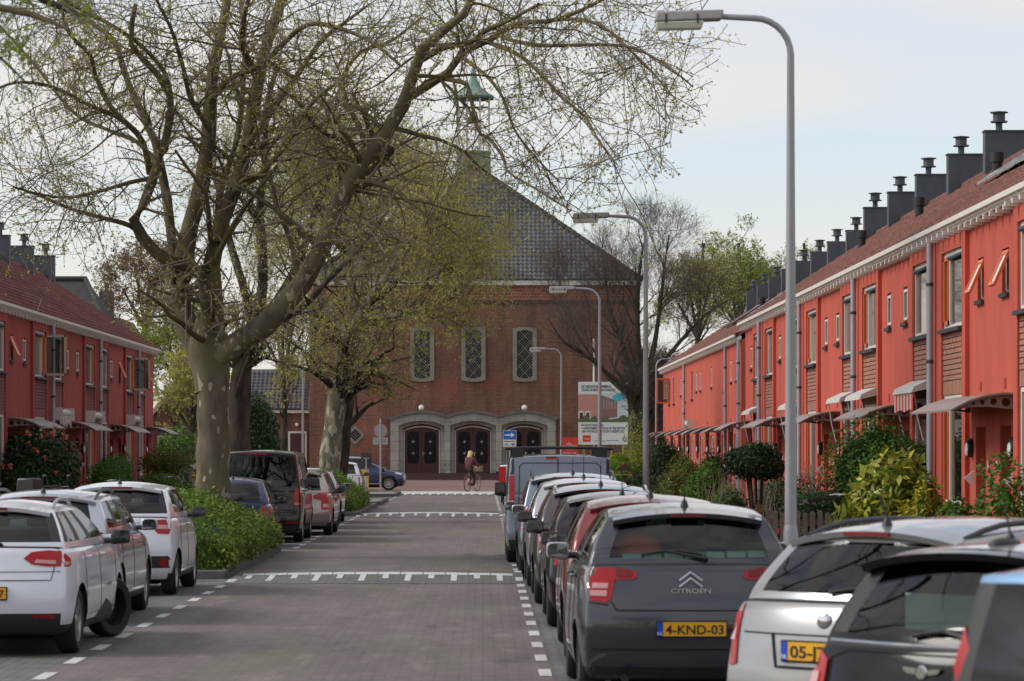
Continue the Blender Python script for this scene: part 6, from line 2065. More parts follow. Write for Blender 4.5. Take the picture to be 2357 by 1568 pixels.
# ------------------------------------------------------------------ cars
def grid_box(nx, ny, nz, pos, face_mat):
    """closed box of quads; pos(i,j,k) -> point, face_mat(side, a, b) -> slot. sides: rear front left right top bottom"""
    idx, vs, fs, ms = {}, [], [], []

    def vid(i, j, k):
        if (i, j, k) not in idx:
            idx[(i, j, k)] = len(vs); vs.append(pos(i, j, k))
        return idx[(i, j, k)]
    for i in range(nx):
        for k in range(nz):
            fs.append((vid(i, 0, k), vid(i + 1, 0, k), vid(i + 1, 0, k + 1), vid(i, 0, k + 1))); ms.append(face_mat('rear', i, k))
            fs.append((vid(i + 1, ny, k), vid(i, ny, k), vid(i, ny, k + 1), vid(i + 1, ny, k + 1))); ms.append(face_mat('front', i, k))
    for j in range(ny):
        for k in range(nz):
            fs.append((vid(0, j + 1, k), vid(0, j, k), vid(0, j, k + 1), vid(0, j + 1, k + 1))); ms.append(face_mat('left', j, k))
            fs.append((vid(nx, j, k), vid(nx, j + 1, k), vid(nx, j + 1, k + 1), vid(nx, j, k + 1))); ms.append(face_mat('right', j, k))
    for i in range(nx):
        for j in range(ny):
            fs.append((vid(i, j, nz), vid(i + 1, j, nz), vid(i + 1, j + 1, nz), vid(i, j + 1, nz))); ms.append(face_mat('top', i, j))
            fs.append((vid(i, j + 1, 0), vid(i + 1, j + 1, 0), vid(i + 1, j, 0), vid(i, j, 0))); ms.append(face_mat('bottom', i, j))
    return vs, fs, ms


def interp(x, tab):
    if x <= tab[0][0]: return tab[0][1]
    for (a, p), (c, q) in zip(tab, tab[1:]):
        if x <= c:
            return p + (q - p) * (x - a) / (c - a) if c > a else q
    return tab[-1][1]


def eval_mesh(vs, fs, ms, levels, cutters=None):
    me = bpy.data.meshes.new('tmp'); me.from_pydata(vs, [], fs)
    for k in range(9): me.materials.append(MATS['trim_plastic'] if k != 8 else MATS['gap_black'])
    me.polygons.foreach_set('material_index', ms)
    ob = bpy.data.objects.new('tmp', me); COL.objects.link(ob)
    sb = ob.modifiers.new('s', 'SUBSURF'); sb.levels = levels; sb.render_levels = levels
    tmp = []
    if cutters:
        b = MB()
        for (y, z, r_) in cutters:
            b.lathe([(.0001, -1.3), (r_, -1.3), (r_, 1.3), (.0001, 1.3)], (0, y, z), 'x', 32)
        co = b.build('cut', 'gap_black')
        co.data.materials.clear()
        for k in range(9): co.data.materials.append(MATS['trim_plastic'] if k != 8 else MATS['gap_black'])
        co.data.polygons.foreach_set('material_index', [8] * len(co.data.polygons))
        bo = ob.modifiers.new('b', 'BOOLEAN'); bo.object = co; bo.operation = 'DIFFERENCE'; bo.solver = 'EXACT'
        tmp.append(co)
    dg = bpy.context.evaluated_depsgraph_get()
    ev = ob.evaluated_get(dg)
    out = bpy.data.meshes.new_from_object(ev)
    for o in [ob] + tmp:
        m = o.data; bpy.data.objects.remove(o); bpy.data.meshes.remove(m)
    V = [v.co.copy() for v in out.vertices]
    Fc = [tuple(p.vertices) for p in out.polygons]
    M = [p.material_index for p in out.polygons]
    bpy.data.meshes.remove(out)
    return V, Fc, M


WHEELS = {}


def wheel_meshes(r, w, style):
    key = (r, w, style)
    if key in WHEELS: return WHEELS[key]
    b = MB(); ri = r * .66
    b.lathe([(ri, -w / 2 + .012), (r * .9, -w / 2), (r * .97, -w / 2 + .018), (r, -w / 2 + .045), (r, w / 2 - .045), (r * .97, w / 2 - .018), (r * .9, w / 2), (ri, w / 2 - .012), (ri, -w / 2 + .012)], (0, 0, 0), 'x', 36)
    for i in range(36):
        pass
    ty = b.build('wheel', 'tyre', smooth='auto')
    b = MB()
    b.lathe([(ri, -.06), (ri, w / 2 - .014), (ri * .93, w / 2 - .02), (ri * .9, w / 2 - .045), (ri * .9, -.05)], (0, 0, 0), 'x', 30)
    b.lathe([(.0001, w / 2 - .03), (.045, w / 2 - .03), (.06, w / 2 - .05), (.06, 0)], (0, 0, 0), 'x', 14)
    n = {'five': 5, 'seven': 7, 'ten': 10, 'cap': 9, 'steel': 8}[style]
    for i in range(n):
        a = 2 * math.pi * i / n
        wd0, wd1 = (.05, .034) if style in ('five', 'steel') else (.03, .02)
        if style == 'cap': wd0, wd1 = .035, .055
        ca, sa = math.cos(a), math.sin(a)
        q = []
        for (rr, ww, xx) in ((.05, wd0, w / 2 - .035), (ri * .95, wd1, w / 2 - .022)):
            for s in (-1, 1):
                q.append((xx, rr * ca - s * ww * sa, rr * sa + s * ww * ca))
        p = [q[0], q[1], q[3], q[2]]
        b.hexa([(x - .03, y, z) for x, y, z in p] + p)
    rim = b.build('rim', 'rim_alloy' if style != 'steel' else 'rim_dark', smooth='auto')
    b = MB(); b.lathe([(.0001, -.03), (ri * .88, -.03), (ri * .88, -.02), (.0001, -.02)], (0, 0, 0), 'x', 24)
    dk = b.build('brake', 'gap_black')
    WHEELS[key] = (ty.data, rim.data, dk.data)
    for o in (ty, rim, dk): bpy.data.objects.remove(o)
    return WHEELS[key]


class Car:
    def __init__(s, name, label, cat, loc, rz, S, pm, group='parked cars'):
        """S: measures in metres. local frame: rear bumper at y=0, nose at +y, x to the right"""
        s.S = S
        s.root = thing(name, label, cat, loc, rz, group)
        s.pm = pm
        L, W, H = S['L'], S['W'], S['H']
        hw = W / 2
        gc = S.get('gc', .2)                       # clearance
        zb = S['belt']                             # belt line at the rear
        zh = S.get('hood', .78)                    # front edge of bonnet
        cowl = S.get('cowl', L - 1.15)
        zc = S.get('zcowl', zb - .03)
        rp = S.get('rear', [(gc, .12), (gc + .12, .02), (.55, 0), (.68, .05), (zb, .11)])     # rear profile z -> y
        fp = [(gc, .16), (gc + .12, .05), (.5, 0), (zh - .06, .05), (zh, .12), (zb, .5)]
        box = S.get('boxy', 0)
        T = [-1, -.9, -.55, 0, .55, .9, 1]
        ys = [0, .1, .3, .62, 1.0, 1.6, 2.2, 2.8, L - 1.5, L - 1.1, L - .7, L - .3, L - .1, L]
        ys = sorted(set(y for y in ys if 0 <= y <= L))
        zl = [gc, gc + .1, .40, .56, .70, zb - .1, zb]
        shp = S.get('side', [(gc, .93), (gc + .1, .975), (.45, 1.0), (.62, 1.0), (.72, .985), (zb - .06, .965), (zb, .93)])

        def ztop(y):
            if y < cowl: return zb + (zc - zb) * (y / cowl)
            t = (y - cowl) / (L - cowl)
            return zc + (zh - zc) * t ** 1.5

        def lower(i, j, k):
            t, y, z = T[i], ys[j], zl[k]
            zt = ztop(y)
            f = (z - gc) / (zb - gc)
            z2 = gc + f * (zt - gc)
            w = hw * interp(z, shp)
            e = min(y, L - y)
            tp = S.get('taper_r', .055) if y < L / 2 else S.get('taper_f', .1)
            w -= tp * max(0, 1 - e / .75) ** 2
            yy = y
            yr, yf = interp(z, rp), interp(z2, fp)
            yy = yr + (L - yf - yr) * (y / L)
            if j == 0: yy += S.get('bow_r', .09) * abs(t) ** 2.2
            if j == 1: yy += S.get('bow_r', .09) * .35 * abs(t) ** 2.2
            if j == len(ys) - 1: yy -= .2 * abs(t) ** 2
            zz = z2
            if k == len(zl) - 1: zz += .035 * (1 - t * t) * (1 if y > cowl else .3)
            if S.get('sill') and k == 0 and 1.0 < y < L - 1: zz -= .03
            return (t * w, yy, zz)
        bump_k = S.get('bumper_rows', 0)           # how many bottom rows are unpainted plastic

        def lm(side, a, c):
            if side == 'bottom': return 1
            if side == 'top': return 2 if ys[c] < cowl - .05 else 0
            if side in ('rear', 'front'): return 1 if c < bump_k else 0
            return 1 if c < S.get('sill_rows', 1) else 0
        wb, ro, wr = S['wb'], S['ro'], S['wr']
        s.wy = (ro, ro + wb)
        wz = wr
        cut = [(ro, wz, wr + S.get('arch', .045)), (ro + wb, wz, wr + S.get('arch', .045))]
        A = eval_mesh(*grid_box(len(T) - 1, len(ys) - 1, len(zl) - 1, lower, lm), 2, cut)
        # greenhouse
        gb, gt = S['glass_b'], S['glass_t']        # y of rear glass at belt and at top
        wt = S['ws_t']                             # y of windscreen top
        wsb = S.get('ws_b', cowl + .1)
        rwd, rwr = S.get('gw_b', .9) * hw, S.get('gw_t', .7) * hw
        top = H
        zt_edge = H - S.get('crown', .1)
        T2 = [-1, -.965, S.get('gl_a', -.86), -.45, 0, .45, -S.get('gl_a', -.86), .965, 1]
        st = S['pillars']                          # fractions along the greenhouse
        zg = [zb - .12, zb + S.get('glass_low', .04), (zb + zt_edge) / 2 + .03, zt_edge - S.get('head', .05), zt_edge]

        def upper(i, j, k):
            t, f, z = T2[i], st[j], zg[k]
            g = max(0, (z - zb)) / (zt_edge - zb)
            yr = gb + (gt - gb) * g ** S.get('glass_pow', 1.15)
            yf = wsb + (wt - wsb) * g
            y = yr + (yf - yr) * f
            w = rwd + (rwr - rwd) * g ** 1.25
            mid = (y - gb) / (wsb - gb)
            w *= 1 - S.get('tap_gr', .05) * max(0, 1 - mid * 2.2) ** 2 - .05 * max(0, mid * 2.5 - 1.5) ** 2
            if j == 0: y += S.get('bow_g', .1) * abs(t) ** 2.3
            if j == len(st) - 1: y -= .2 * abs(t) ** 2.2
            zz = z
            if k == len(zg) - 1:
                lx = (y - gt) / max(.1, (wt - gt))
                arch = S.get('roof_arch', .05)
                zz = zt_edge + (H - zt_edge) * (1 - abs(t) ** 2.4) - arch * (2 * min(max(lx, -.2), 1.2) - S.get('roof_peak', 1.1)) ** 2
            return (t * w, y, zz)
        win = S['windows']                         # station intervals that are side glass
        ng = S.get('rear_glass', True)

        def um(side, a, c):
            if side == 'bottom': return 1
            if side == 'rear' and 2 <= a <= 5 and c in (1, 2): return 3 if ng else 0
            if side == 'rear' and a in ((1, 6) if S['black_corner'] is True else (0, 1, 6, 7)) and c in (1, 2) and S.get('black_corner'): return 1
            if side == 'front' and 1 <= a <= 6 and c in (1, 2): return 6
            if side in ('left', 'right') and c in (1, 2):
                if a in win: return 4 if side == 'left' else 5
                if a in S.get('black_pillars', []): return 1
            return 0
        Bv = eval_mesh(*grid_box(len(T2) - 1, len(st) - 1, len(zg) - 1, upper, um), 2)
        # split by material: paint in one mesh, glass apart
        names = {0: ('body', pm), 1: ('underbody', 'trim_plastic'), 2: ('parcel_deck', 'interior'), 3: ('rear_window', S.get('gm', 'glass_tint')),
                 4: ('side_window', S.get('gs', S.get('gm', 'glass_tint'))), 5: ('side_window', S.get('gs', S.get('gm', 'glass_tint'))), 6: ('windscreen', 'glass_clear'), 8: ('wheel_arch', 'gap_black')}
        groups = {}
        for (V, Fc, M) in (A, Bv):
            for f, m in zip(Fc, M):
                if V is Bv[0] and m == 1 and min(V[i].z for i in f) > zb - .05: m = 1
                groups.setdefault(m, []).append((V, f))
        s.glass = {}
        for m, lst in groups.items():
            if m not in names: continue
            mp, vs, fs = {}, [], []
            for V, f in lst:
                q = []
                for i in f:
                    kk = (id(V), i)
                    if kk not in mp: mp[kk] = len(vs); vs.append(V[i])
                    q.append(mp[kk])
                fs.append(q)
            me = bpy.data.meshes.new(names[m][0]); me.from_pydata(vs, [], fs)
            mm = names[m][1]
            me.materials.append(MATS[mm] if isinstance(mm, str) else mm)
            me.shade_smooth()
            if m in (0, 1): me.set_sharp_from_angle(angle=R(38))
            o = link(names[m][0], me, s.root)
            if m == 0: s.body = o
        allV = A[0] + Bv[0]; allF = [f for f in A[1]] + [tuple(i + len(A[0]) for i in f) for f in Bv[1]]
        s.bvh = BVHTree.FromPolygons(allV, allF)
        s.zb, s.H, s.hw, s.L = zb, H, hw, L
        # wheels
        ty, rim, dk = wheel_meshes(wr, S.get('ww', .2), S.get('rim', 'five'))
        for yy in s.wy:
            for sx_ in (-1, 1):
                w = link('wheel', ty, s.root); w.location = (sx_ * (hw - S.get('ww', .2) / 2 - .035), yy, wr)
                if sx_ < 0: w.rotation_euler = (0, 0, math.pi)
                if yy > 1.5 and S.get('steer'): w.rotation_euler = (0, 0, w.rotation_euler[2] + S['steer'])
                if not (yy > 1.5 and S.get('steer')): link('rim', rim, w)
                link('brake', dk, w)
        b = MB(); b.tube([(-hw + .3, ro, wr), (hw - .3, ro, wr)], .05, 8); b.box(-hw + .3, hw - .3, .5, L - .5, gc - .06, gc + .05); b.build('axle', 'gap_black', s.root)

    # --- pieces laid on the body
    def hit(s, x, z, d=(0, 1, 0), back=3.0):
        d = Vector(d).normalized()
        # aim through the vertical axis at the car's rear part
        o = Vector((x, 0.5 if abs(d.y) > .5 else 0, z))
        r_ = s.bvh.ray_cast(o - d * back, d)
        if r_[0] is None:
            q = s.bvh.find_nearest(o)
            return q[0], q[1]
        return r_[0], r_[1]

    def decal(s, name, poly, m, off=.006, d=(0, 1, 0), parent=None, cell=.05, thick=.02, side=None):
        """patch following the body. poly in (x,z) for rear, (y,z) when side = -1 or +1"""
        dv = Vector(d).normalized() if side is None else Vector((-side, 0, 0))
        ring = []
        for a, c in zip(poly, poly[1:] + poly[:1]):
            n = max(1, int(math.dist(a, c) / cell))
            ring += [Vector((a[0] + (c[0] - a[0]) * i / n, a[1] + (c[1] - a[1]) * i / n)) for i in range(n)]
        def inside(x, z):
            r = False
            for a, c in zip(ring, ring[1:] + ring[:1]):
                if (a.y > z) != (c.y > z) and x < (c.x - a.x) * (z - a.y) / (c.y - a.y) + a.x: r = not r
            return r
        x0, x1 = min(p.x for p in ring), max(p.x for p in ring); z0, z1 = min(p.y for p in ring), max(p.y for p in ring)
        pts = list(ring)
        for i in range(1, int((x1 - x0) / cell) + 1):
            for k in range(1, int((z1 - z0) / cell) + 1):
                q = Vector((x0 + i * cell, z0 + k * cell))
                if q.x < x1 and q.y < z1 and inside(q.x, q.y) and min((q - p).length for p in ring) > cell * .45: pts.append(q)
        cv, ce, cf = delaunay_2d_cdt(pts, [], [list(range(len(ring)))], 1, 1e-5)[:3]
        bm = bmesh.new()
        bv = []
        for q in cv:
            o = Vector((q.x, .4, q.y)) - dv * 3 if side is None else Vector((side * 3, q.x, q.y))
            r_ = s.bvh.ray_cast(o, dv)
            bv.append(bm.verts.new(r_[0] - dv * off if r_[0] is not None else s.bvh.find_nearest(Vector((q.x, 0, q.y)) if side is None else Vector((side * s.hw, q.x, q.y)))[0]))
        for f in cf:
            if max((bv[f[i]].co - bv[f[i - 1]].co).length for i in range(3)) < cell * 3: bm.faces.new([bv[i] for i in f])
        bmesh.ops.delete(bm, geom=[v for v in bm.verts if not v.link_faces], context='VERTS')
        bd = [e for e in bm.edges if e.is_boundary]
        r_ = bmesh.ops.extrude_edge_only(bm, edges=bd)
        bmesh.ops.translate(bm, vec=dv * thick, verts=[g for g in r_['geom'] if isinstance(g, bmesh.types.BMVert)])
        bmesh.ops.recalc_face_normals(bm, faces=bm.faces)
        me = bpy.data.meshes.new(name); bm.to_mesh(me); bm.free()
        me.materials.append(MATS[m] if isinstance(m, str) else m)
        me.shade_smooth(); me.set_sharp_from_angle(angle=R(50))
        return link(name, me, parent or s.root)

    def line(s, name, pts, m='gap_black', w=.006, side=None, off=.0015):
        """thin seam along points on the body"""
        out = []
        for a, c in zip(pts, pts[1:]):
            n = max(1, int(math.dist(a, c) / .06))
            out += [(a[0] + (c[0] - a[0]) * i / n, a[1] + (c[1] - a[1]) * i / n) for i in range(n)]
        out.append(pts[-1])
        P = []
        for u, z in out:
            if side is None: r_ = s.bvh.ray_cast(Vector((u, -3, z)), Vector((0, 1, 0))); dv = Vector((0, 1, 0))
            else: r_ = s.bvh.ray_cast(Vector((side * 3, u, z)), Vector((-side, 0, 0))); dv = Vector((-side, 0, 0))
            if r_[0] is not None: P.append(r_[0] - dv * off)
        if len(P) > 1:
            b = MB(); b.tube(P, w / 2, 4); b.build(name, m, s.root)

    def mirror_sym(s, f):
        for k in (-1, 1): f(k)

    def lamp(s, poly, m='tail_red', inner=None, corner=False, both=True, off=.008):
        for k in ((-1, 1) if both else (-1,)):
            pl = [(k * x, z) for x, z in poly]
            d = (0, 1, 0) if not corner else (-k * .62, .78, 0)
            if corner:
                # poly given as seen from the corner: distance along the body corner, z
                pass
            o = s.decal('tail_light', pl, m, off, d)
            for (ip, im) in (inner or []):
                s.decal('lens', [(k * x, z) for x, z in ip], im, off + .007, d, parent=o, thick=.006)

    def plate(s, z, text, x=0, w=.52, y=None, frame=True):
        p, n = s.hit(x, z)
        yy = p.y - .012 if y is None else y
        b = MB(); b.box(x - w / 2 - .008, x + w / 2 + .008, yy - .006, yy + .03, z - .063, z + .063); pl = b.build('plate_holder', 'gap_black', s.root)
        b = MB(); b.box(x - w / 2, x + w / 2, yy - .0105, yy - .0062, z - .05, z + .055); pt = b.build('number_plate', 'plate_yellow', pl)
        b = MB(); b.box(x - w / 2, x - w / 2 + .045, yy - .0125, yy - .0108, z - .05, z + .055); b.build('country_strip', 'plate_blue', pl)
        text_mesh('country_code', 'NL', .035, 'sign_white', pl, (x - w / 2 + .022, yy - .0135, z - .042), align='CENTER')
        text_mesh('plate_text', text, .098, 'sign_black', pl, (x + .022, yy - .0125, z - .034), align='CENTER', width=w * .84, bold=.0012)

    def mirrors(s, y=None, z=None, m=None, k=1.0, tall=1.0):
        y = y or s.S.get('ws_b', 2.6) - .22; z = z or s.zb + .02
        for sd in (-1, 1):
            p = s.bvh.ray_cast(Vector((sd * 2, y, z)), Vector((-sd, 0, 0)))[0] or Vector((sd * s.hw * .9, y, z))
            b = MB()
            c = Vector((sd * (s.hw + .055 * k), y - .02, z))
            a_, h_ = .095 * k, .075 * k * tall
            b.hexa([(c.x - sd * a_, c.y - .06, c.z - h_), (c.x + sd * a_, c.y - .045, c.z - h_ * .8), (c.x + sd * a_ * .7, c.y + .1, c.z - h_ * .6), (c.x - sd * a_ * .8, c.y + .1, c.z - h_ * .7),
                    (c.x - sd * a_, c.y - .06, c.z + h_), (c.x + sd * a_, c.y - .045, c.z + h_), (c.x + sd * a_ * .6, c.y + .08, c.z + h_ * .7), (c.x - sd * a_ * .8, c.y + .08, c.z + h_ * .7)])
            o = b.build('wing_mirror', m or s.pm, s.root, smooth=True, bevel=.028 * k)
            b = MB(); b.tube([(p.x - sd * .03, y, z - .03), (c.x - sd * .04, y + .01, c.z - .04)], .028, 8); b.build('mirror_stalk', 'trim_plastic', o)
            b = MB(); b.lathe([(.0001, 0), (1, 0)], (0, 0, 0), 'y', 20)
            b.v = [(c.x + math.copysign(abs(v[0]) ** .6, v[0]) * a_ * .84, c.y - .058 - .012 * v[2] + .006 * v[0] * sd, c.z + .003 + math.copysign(abs(v[2]) ** .6, v[2]) * h_ * .78) for v in b.v]
            b.build('mirror_glass', 'mirror', o)

    def rails(s, m='chrome', y0=None, y1=None, h=.05):
        y0 = y0 or s.S['glass_t'] + .12; y1 = y1 or s.S['ws_t'] - .1
        for sd in (-1, 1):
            P = []
            for i in range(9):
                y = y0 + (y1 - y0) * i / 8
                x = sd * s.hw * s.S.get('gw_t', .7) * .93
                r_ = s.bvh.ray_cast(Vector((x, y, 4)), Vector((0, 0, -1)))[0]
                if r_: P.append(r_ + Vector((0, 0, h * (min(1, 4 * min(i / 8, 1 - i / 8)) ** .6) - .004)))
            b = MB(); b.tube(P, .018, 8); b.build('roof_rail', m, s.root, smooth='auto')

    def antenna(s, y=None, h=.28, x=0, lean=.35):
        y = y or s.S['glass_t'] + .22
        p = s.bvh.ray_cast(Vector((x, y, 4)), Vector((0, 0, -1)))[0]
        b = MB(); b.lathe([(.035, -.01), (.028, .02), (.012, .055), (.0001, .06)], p, 'z', 10); b.tube([p + Vector((0, 0, .04)), p + Vector((0, -lean * h, h))], [.006, .004], 6); b.build('antenna', 'black_plastic', s.root, smooth='auto')

    def wiper(s, z, x0, x1, pivot=0.0):
        P = []
        for i in range(6):
            x = x0 + (x1 - x0) * i / 5
            p, n = s.hit(x, z + .03 * math.sin(math.pi * i / 5)); P.append(p - Vector((0, .022, 0)))
        b = MB(); b.tube(P, .011, 6)
        pp, n = s.hit(pivot, z - .035); b.tube([pp - Vector((0, .01, 0)), pp - Vector((0, .04, -.01)), P[2 if x0 < x1 else 3]], [.024, .017, .01], 6); b.build('rear_wiper', 'black_plastic', s.root)

    def spoiler(s, depth=.14, m=None, wfrac=.97, drop=.0, thick=.03, light=True, lw=.2):
        depth *= .55; drop *= .3; thick = min(thick, .035)
        gt = s.S['glass_t']; hw = s.hw * s.S.get('gw_t', .7) * wfrac
        b = MB(); N = 10
        top, bot = [], []
        for i in range(N + 1):
            t = -1 + 2 * i / N
            x = hw * t
            r_ = s.bvh.ray_cast(Vector((x, gt + .16, 4)), Vector((0, 0, -1)))[0]
            z = r_.z if r_ else s.H
            b.v += [(x, gt + .16, z + .003), (x, gt - depth + .05 * t * t, z - .022 - drop), (x, gt - depth + .012 + .05 * t * t, z - .022 - drop - thick), (x, gt + .1, z - .05 - thick)]
        for i in range(N):
            for k in range(4):
                a, c = i * 4 + k, i * 4 + (k + 1) % 4
                b.f.append((a, c, c + 4, a + 4)); b.m.append(0)
        b.f += [(0, 1, 2, 3), (N * 4 + 3, N * 4 + 2, N * 4 + 1, N * 4)]; b.m += [0, 0]
        o = b.build('roof_spoiler', m or s.pm, s.root, smooth='auto')
        if light:
            r_ = s.bvh.ray_cast(Vector((0, gt + .16, 4)), Vector((0, 0, -1)))[0]
            z = (r_.z if r_ else s.H) - .022 - drop
            b = MB(); b.box(-lw, lw, gt - depth - .004, gt - depth + .03, z - thick * .85, z - thick * .2); b.build('brake_light', 'tail_deep', o)
        return o

    def cabin(s, seats=True, extra=None):
        zb = s.zb
        y0 = s.S['glass_b'] + .55
        if seats:
            for (y, xs_) in ((y0 + .25, (-.4, .0, .4)), (y0 + 1.15, (-.37, .37))):
                for x in xs_:
                    b = MB(); b.box(x - .21, x + .21, y, y + .14, zb - .3, zb + .14); b.box(x - .12, x + .12, y + .02, y + .11, zb + .17, zb + .36)
                    o = b.build('seat', 'seat_cloth', s.root, bevel=.04)

    def door_lines(s, cuts, zlow=.35, handles=True, sides=(-1, 1)):
        for sd in sides:
            for y in cuts:
                s.line('door_seam', [(y, zlow), (y + .03, s.zb - .02)], side=sd)
            s.line('sill_seam', [(cuts[0] + .05, zlow), (cuts[-1], zlow)], side=sd)
            if handles:
                for y in cuts[:-1]:
                    p = s.bvh.ray_cast(Vector((sd * 3, y + .17, s.zb - .12)), Vector((-sd, 0, 0)))[0]
                    if p: 
                        b = MB(); b.tube([p + Vector((0, -.08, 0)), p + Vector((sd * .03, -.06, 0)), p + Vector((sd * .03, .06, 0)), p + Vector((0, .08, 0))], .013, 6); b.build('door_handle', s.pm, s.root, smooth='auto')

    def exhaust(s, x=.45):
        b = MB(); b.tube([(x, .03, s.S.get('gc', .2) + .02), (x, .4, s.S.get('gc', .2) + .03)], .03, 8); b.build('exhaust', 'rim_dark', s.root)


def S_(**k):
    base = dict(black_corner=False, crown=.075, head=.035, bow_r=.13, taper_r=.085, bow_g=.13, L=3.95, W=1.72, H=1.5, belt=.94, wb=2.47, ro=.68, wr=.3, glass_b=.13, glass_t=.52, ws_t=2.05, ws_b=3.0, cowl=2.9, hood=.8,
                pillars=[0, .07, .2, .43, .47, .8, .88, 1], windows=[2, 4, 5], black_pillars=[3], gw_b=.93, gw_t=.7)
    base.update(k)
    return base


def on_road(x, y): return (x, y, 0)


# --- right row, from the camera outwards ------------------------------------------------------
ANG = R(-45)          # nose turned to the right, angled bays


def rear_at(cx, cy): return (cx, cy, 0.0)


# dark grey hatchback
pg = paint('graphite', lin(60, 63, 69), .4, .25)
c = Car('hatchback', 'dark grey hatchback with orange jacket seen through rear window, right row', 'car', (1.57, 23.55, 0), R(0.5),
        S_(L=3.94, W=1.73, H=1.54, belt=1.08, glass_b=.16, glass_t=.46, gm='glass_clear', gs='glass_tint', bumper_rows=0, gl_a=-.87, black_corner=False, head=.03, crown=.065, gw_b=.925, gw_t=.68, tap_gr=.04,
           rear=[(.2, .14), (.3, .05), (.5, .0), (.72, .0), (.8, .05), (1.08, .13)], rim='five'), pg)
c.spoiler(.17, None, .97, .03, .05, True, .13)
c.lamp([(.83, .82), (.86, .93), (.84, 1.055), (.60, 1.055), (.42, 1.035), (.40, .985), (.44, .965), (.57, .965), (.60, .82), (.64, .79)], 'tail_red',
       [([(.82, .845), (.82, .885), (.63, .885), (.635, .84)], 'tail_clear'), ([(.83, .9), (.83, .94), (.62, .94), (.625, .9)], 'tail_clear'), ([(.56, .99), (.56, 1.06), (.45, 1.035), (.44, .99)], 'tail_deep')])
c.line('tailgate_seam', [(-.60, .80), (-.56, .735), (.56, .735), (.60, .80)], w=.014)
c.line('bumper_seam', [(-.84, .80), (-.62, .775)], w=.01); c.line('bumper_seam', [(.84, .80), (.62, .775)], w=.01)
c.decal('plate_recess', [(-.38, .5), (.38, .5), (.35, .68), (-.35, .68)], 'trim_plastic', -.004)
c.decal('bumper_insert', [(-.72, .24), (.72, .24), (.72, .30), (-.72, .30)], 'trim_plastic', .004)
c.line('bumper_crease', [(-.8, .44), (.8, .44)], w=.016)
c.plate(.595, '4-KND-03')
for z in (.945, .99):
    P = [c.hit(x, zz)[0] - Vector((0, .012, 0)) for x, zz in ((-.085, z - .035), (0, z + .028), (.085, z - .035))]
    b = MB(); b.tube(P, .012, 6); b.build('chevron_badge', 'chrome', c.root)
p, n = c.hit(0, .87); text_mesh('badge_lettering', 'CITROËN', .05, 'chrome', c.root, (0, p.y - .006, .865), align='CENTER', width=.3)
c.wiper(1.15, -.36, .1, .12); c.mirrors(z=1.1, m='zinc', k=1.05); c.antenna(.75, .22, 0, .05); c.cabin(); c.door_lines([.95, 1.75, 2.75], sides=(-1,)); c.exhaust(-.5)
b = MB(); b.ball((-.38, .66, 1.16), .2, 8, 0, (1, .5, .8)); b.build('orange_jacket', 'hi_vis', c.root, smooth=True)
b = MB()
for i in range(7): b.box(-.5 + i * .16, -.36 + i * .16, .36, .56, 1.11 + .003 * i, 1.15 + .004 * i)
b.build('papers', 'paper', c.root)

# red hatchback hidden behind it
pr = paint('red', lin(124, 36, 37), .3)
c = Car('hatchback', 'dark red hatchback almost hidden between grey and black cars, right row', 'car', (1.57, 28.5, 0), 0, S_(L=3.8, W=1.7, H=1.53, belt=1.04), pr)
c.spoiler(.1); c.mirrors(m='black_plastic'); c.antenna(.9, .3); c.lamp([(.82, .62), (.84, .95), (.68, .95), (.66, .62)], 'tail_red'); c.plate(.5, '56-PTB-8'); c.cabin(); c.door_lines([.95, 1.75, 2.75], sides=(-1,))
# black hatchback
pk = paint('black', (0.009, 0.008, 0.010, 1), .1, .2, .6)
c = Car('hatchback', 'glossy black hatchback third in right row behind red car', 'car', (1.54, 33.9, 0), 0, S_(L=3.97, W=1.74, H=1.49, belt=1.02, glass_t=.6, gm='glass_dark'), pk)
c.spoiler(.12); c.mirrors(m='black_plastic', k=1.15); c.antenna(.8, .3); c.lamp([(.8, .68), (.86, .84), (.8, .9), (.62, .88), (.55, .8), (.6, .72)], 'tail_red'); c.decal('reflector', [(-.72, .4), (-.52, .4), (-.52, .44), (-.72, .44)], 'tail_deep'); c.plate(.5, 'KX-204-D'); c.cabin()
c.door_lines([.95, 1.75, 2.75], sides=(-1,))
# dark crossover with bright side strips on roof
pd = paint('dark_brown', lin(70, 64, 66), .5)
c = Car('hatchback', 'dark brown-grey car with bright roof rails fourth in right row', 'car', (1.5, 39.0, 0), 0, S_(L=4.15, W=1.77, H=1.52, belt=1.03, gm='glass_dark', wb=2.6), pd)
c.spoiler(.13); c.mirrors(k=1.1, m='black_plastic'); c.antenna(.9, .32); c.rails('chrome', h=.035); c.lamp([(.8, .66), (.86, .82), (.84, .97), (.7, .97), (.5, .86), (.55, .74)], 'tail_red', [([(.8, .8), (.8, .86), (.62, .84), (.62, .79)], 'tail_clear')]); c.plate(.5, 'GT-881-R'); c.door_lines([.95, 1.85, 2.9], sides=(-1,)); c.cabin()
# silver hatchback
ps = paint('silver', lin(176, 178, 182), .6)
c = Car('hatchback', 'light silver hatchback fifth in right row with tall aerial', 'car', (1.45, 43.9, 0), 0, S_(L=4.05, W=1.73, H=1.55, belt=1.03, gm='glass_tint', taper_r=.09), ps)
c.spoiler(.1); c.mirrors(k=1.1); c.antenna(1.2, .42, 0, .02); c.lamp([(.78, .62), (.85, .78), (.84, .96), (.66, .96), (.6, .78), (.64, .62)], 'tail_red', [([(.8, .72), (.8, .8), (.68, .8), (.68, .72)], 'tail_clear')]); c.plate(.5, '81-ZGN-3'); c.door_lines([.95, 1.85, 2.85], sides=(-1,)); c.cabin()
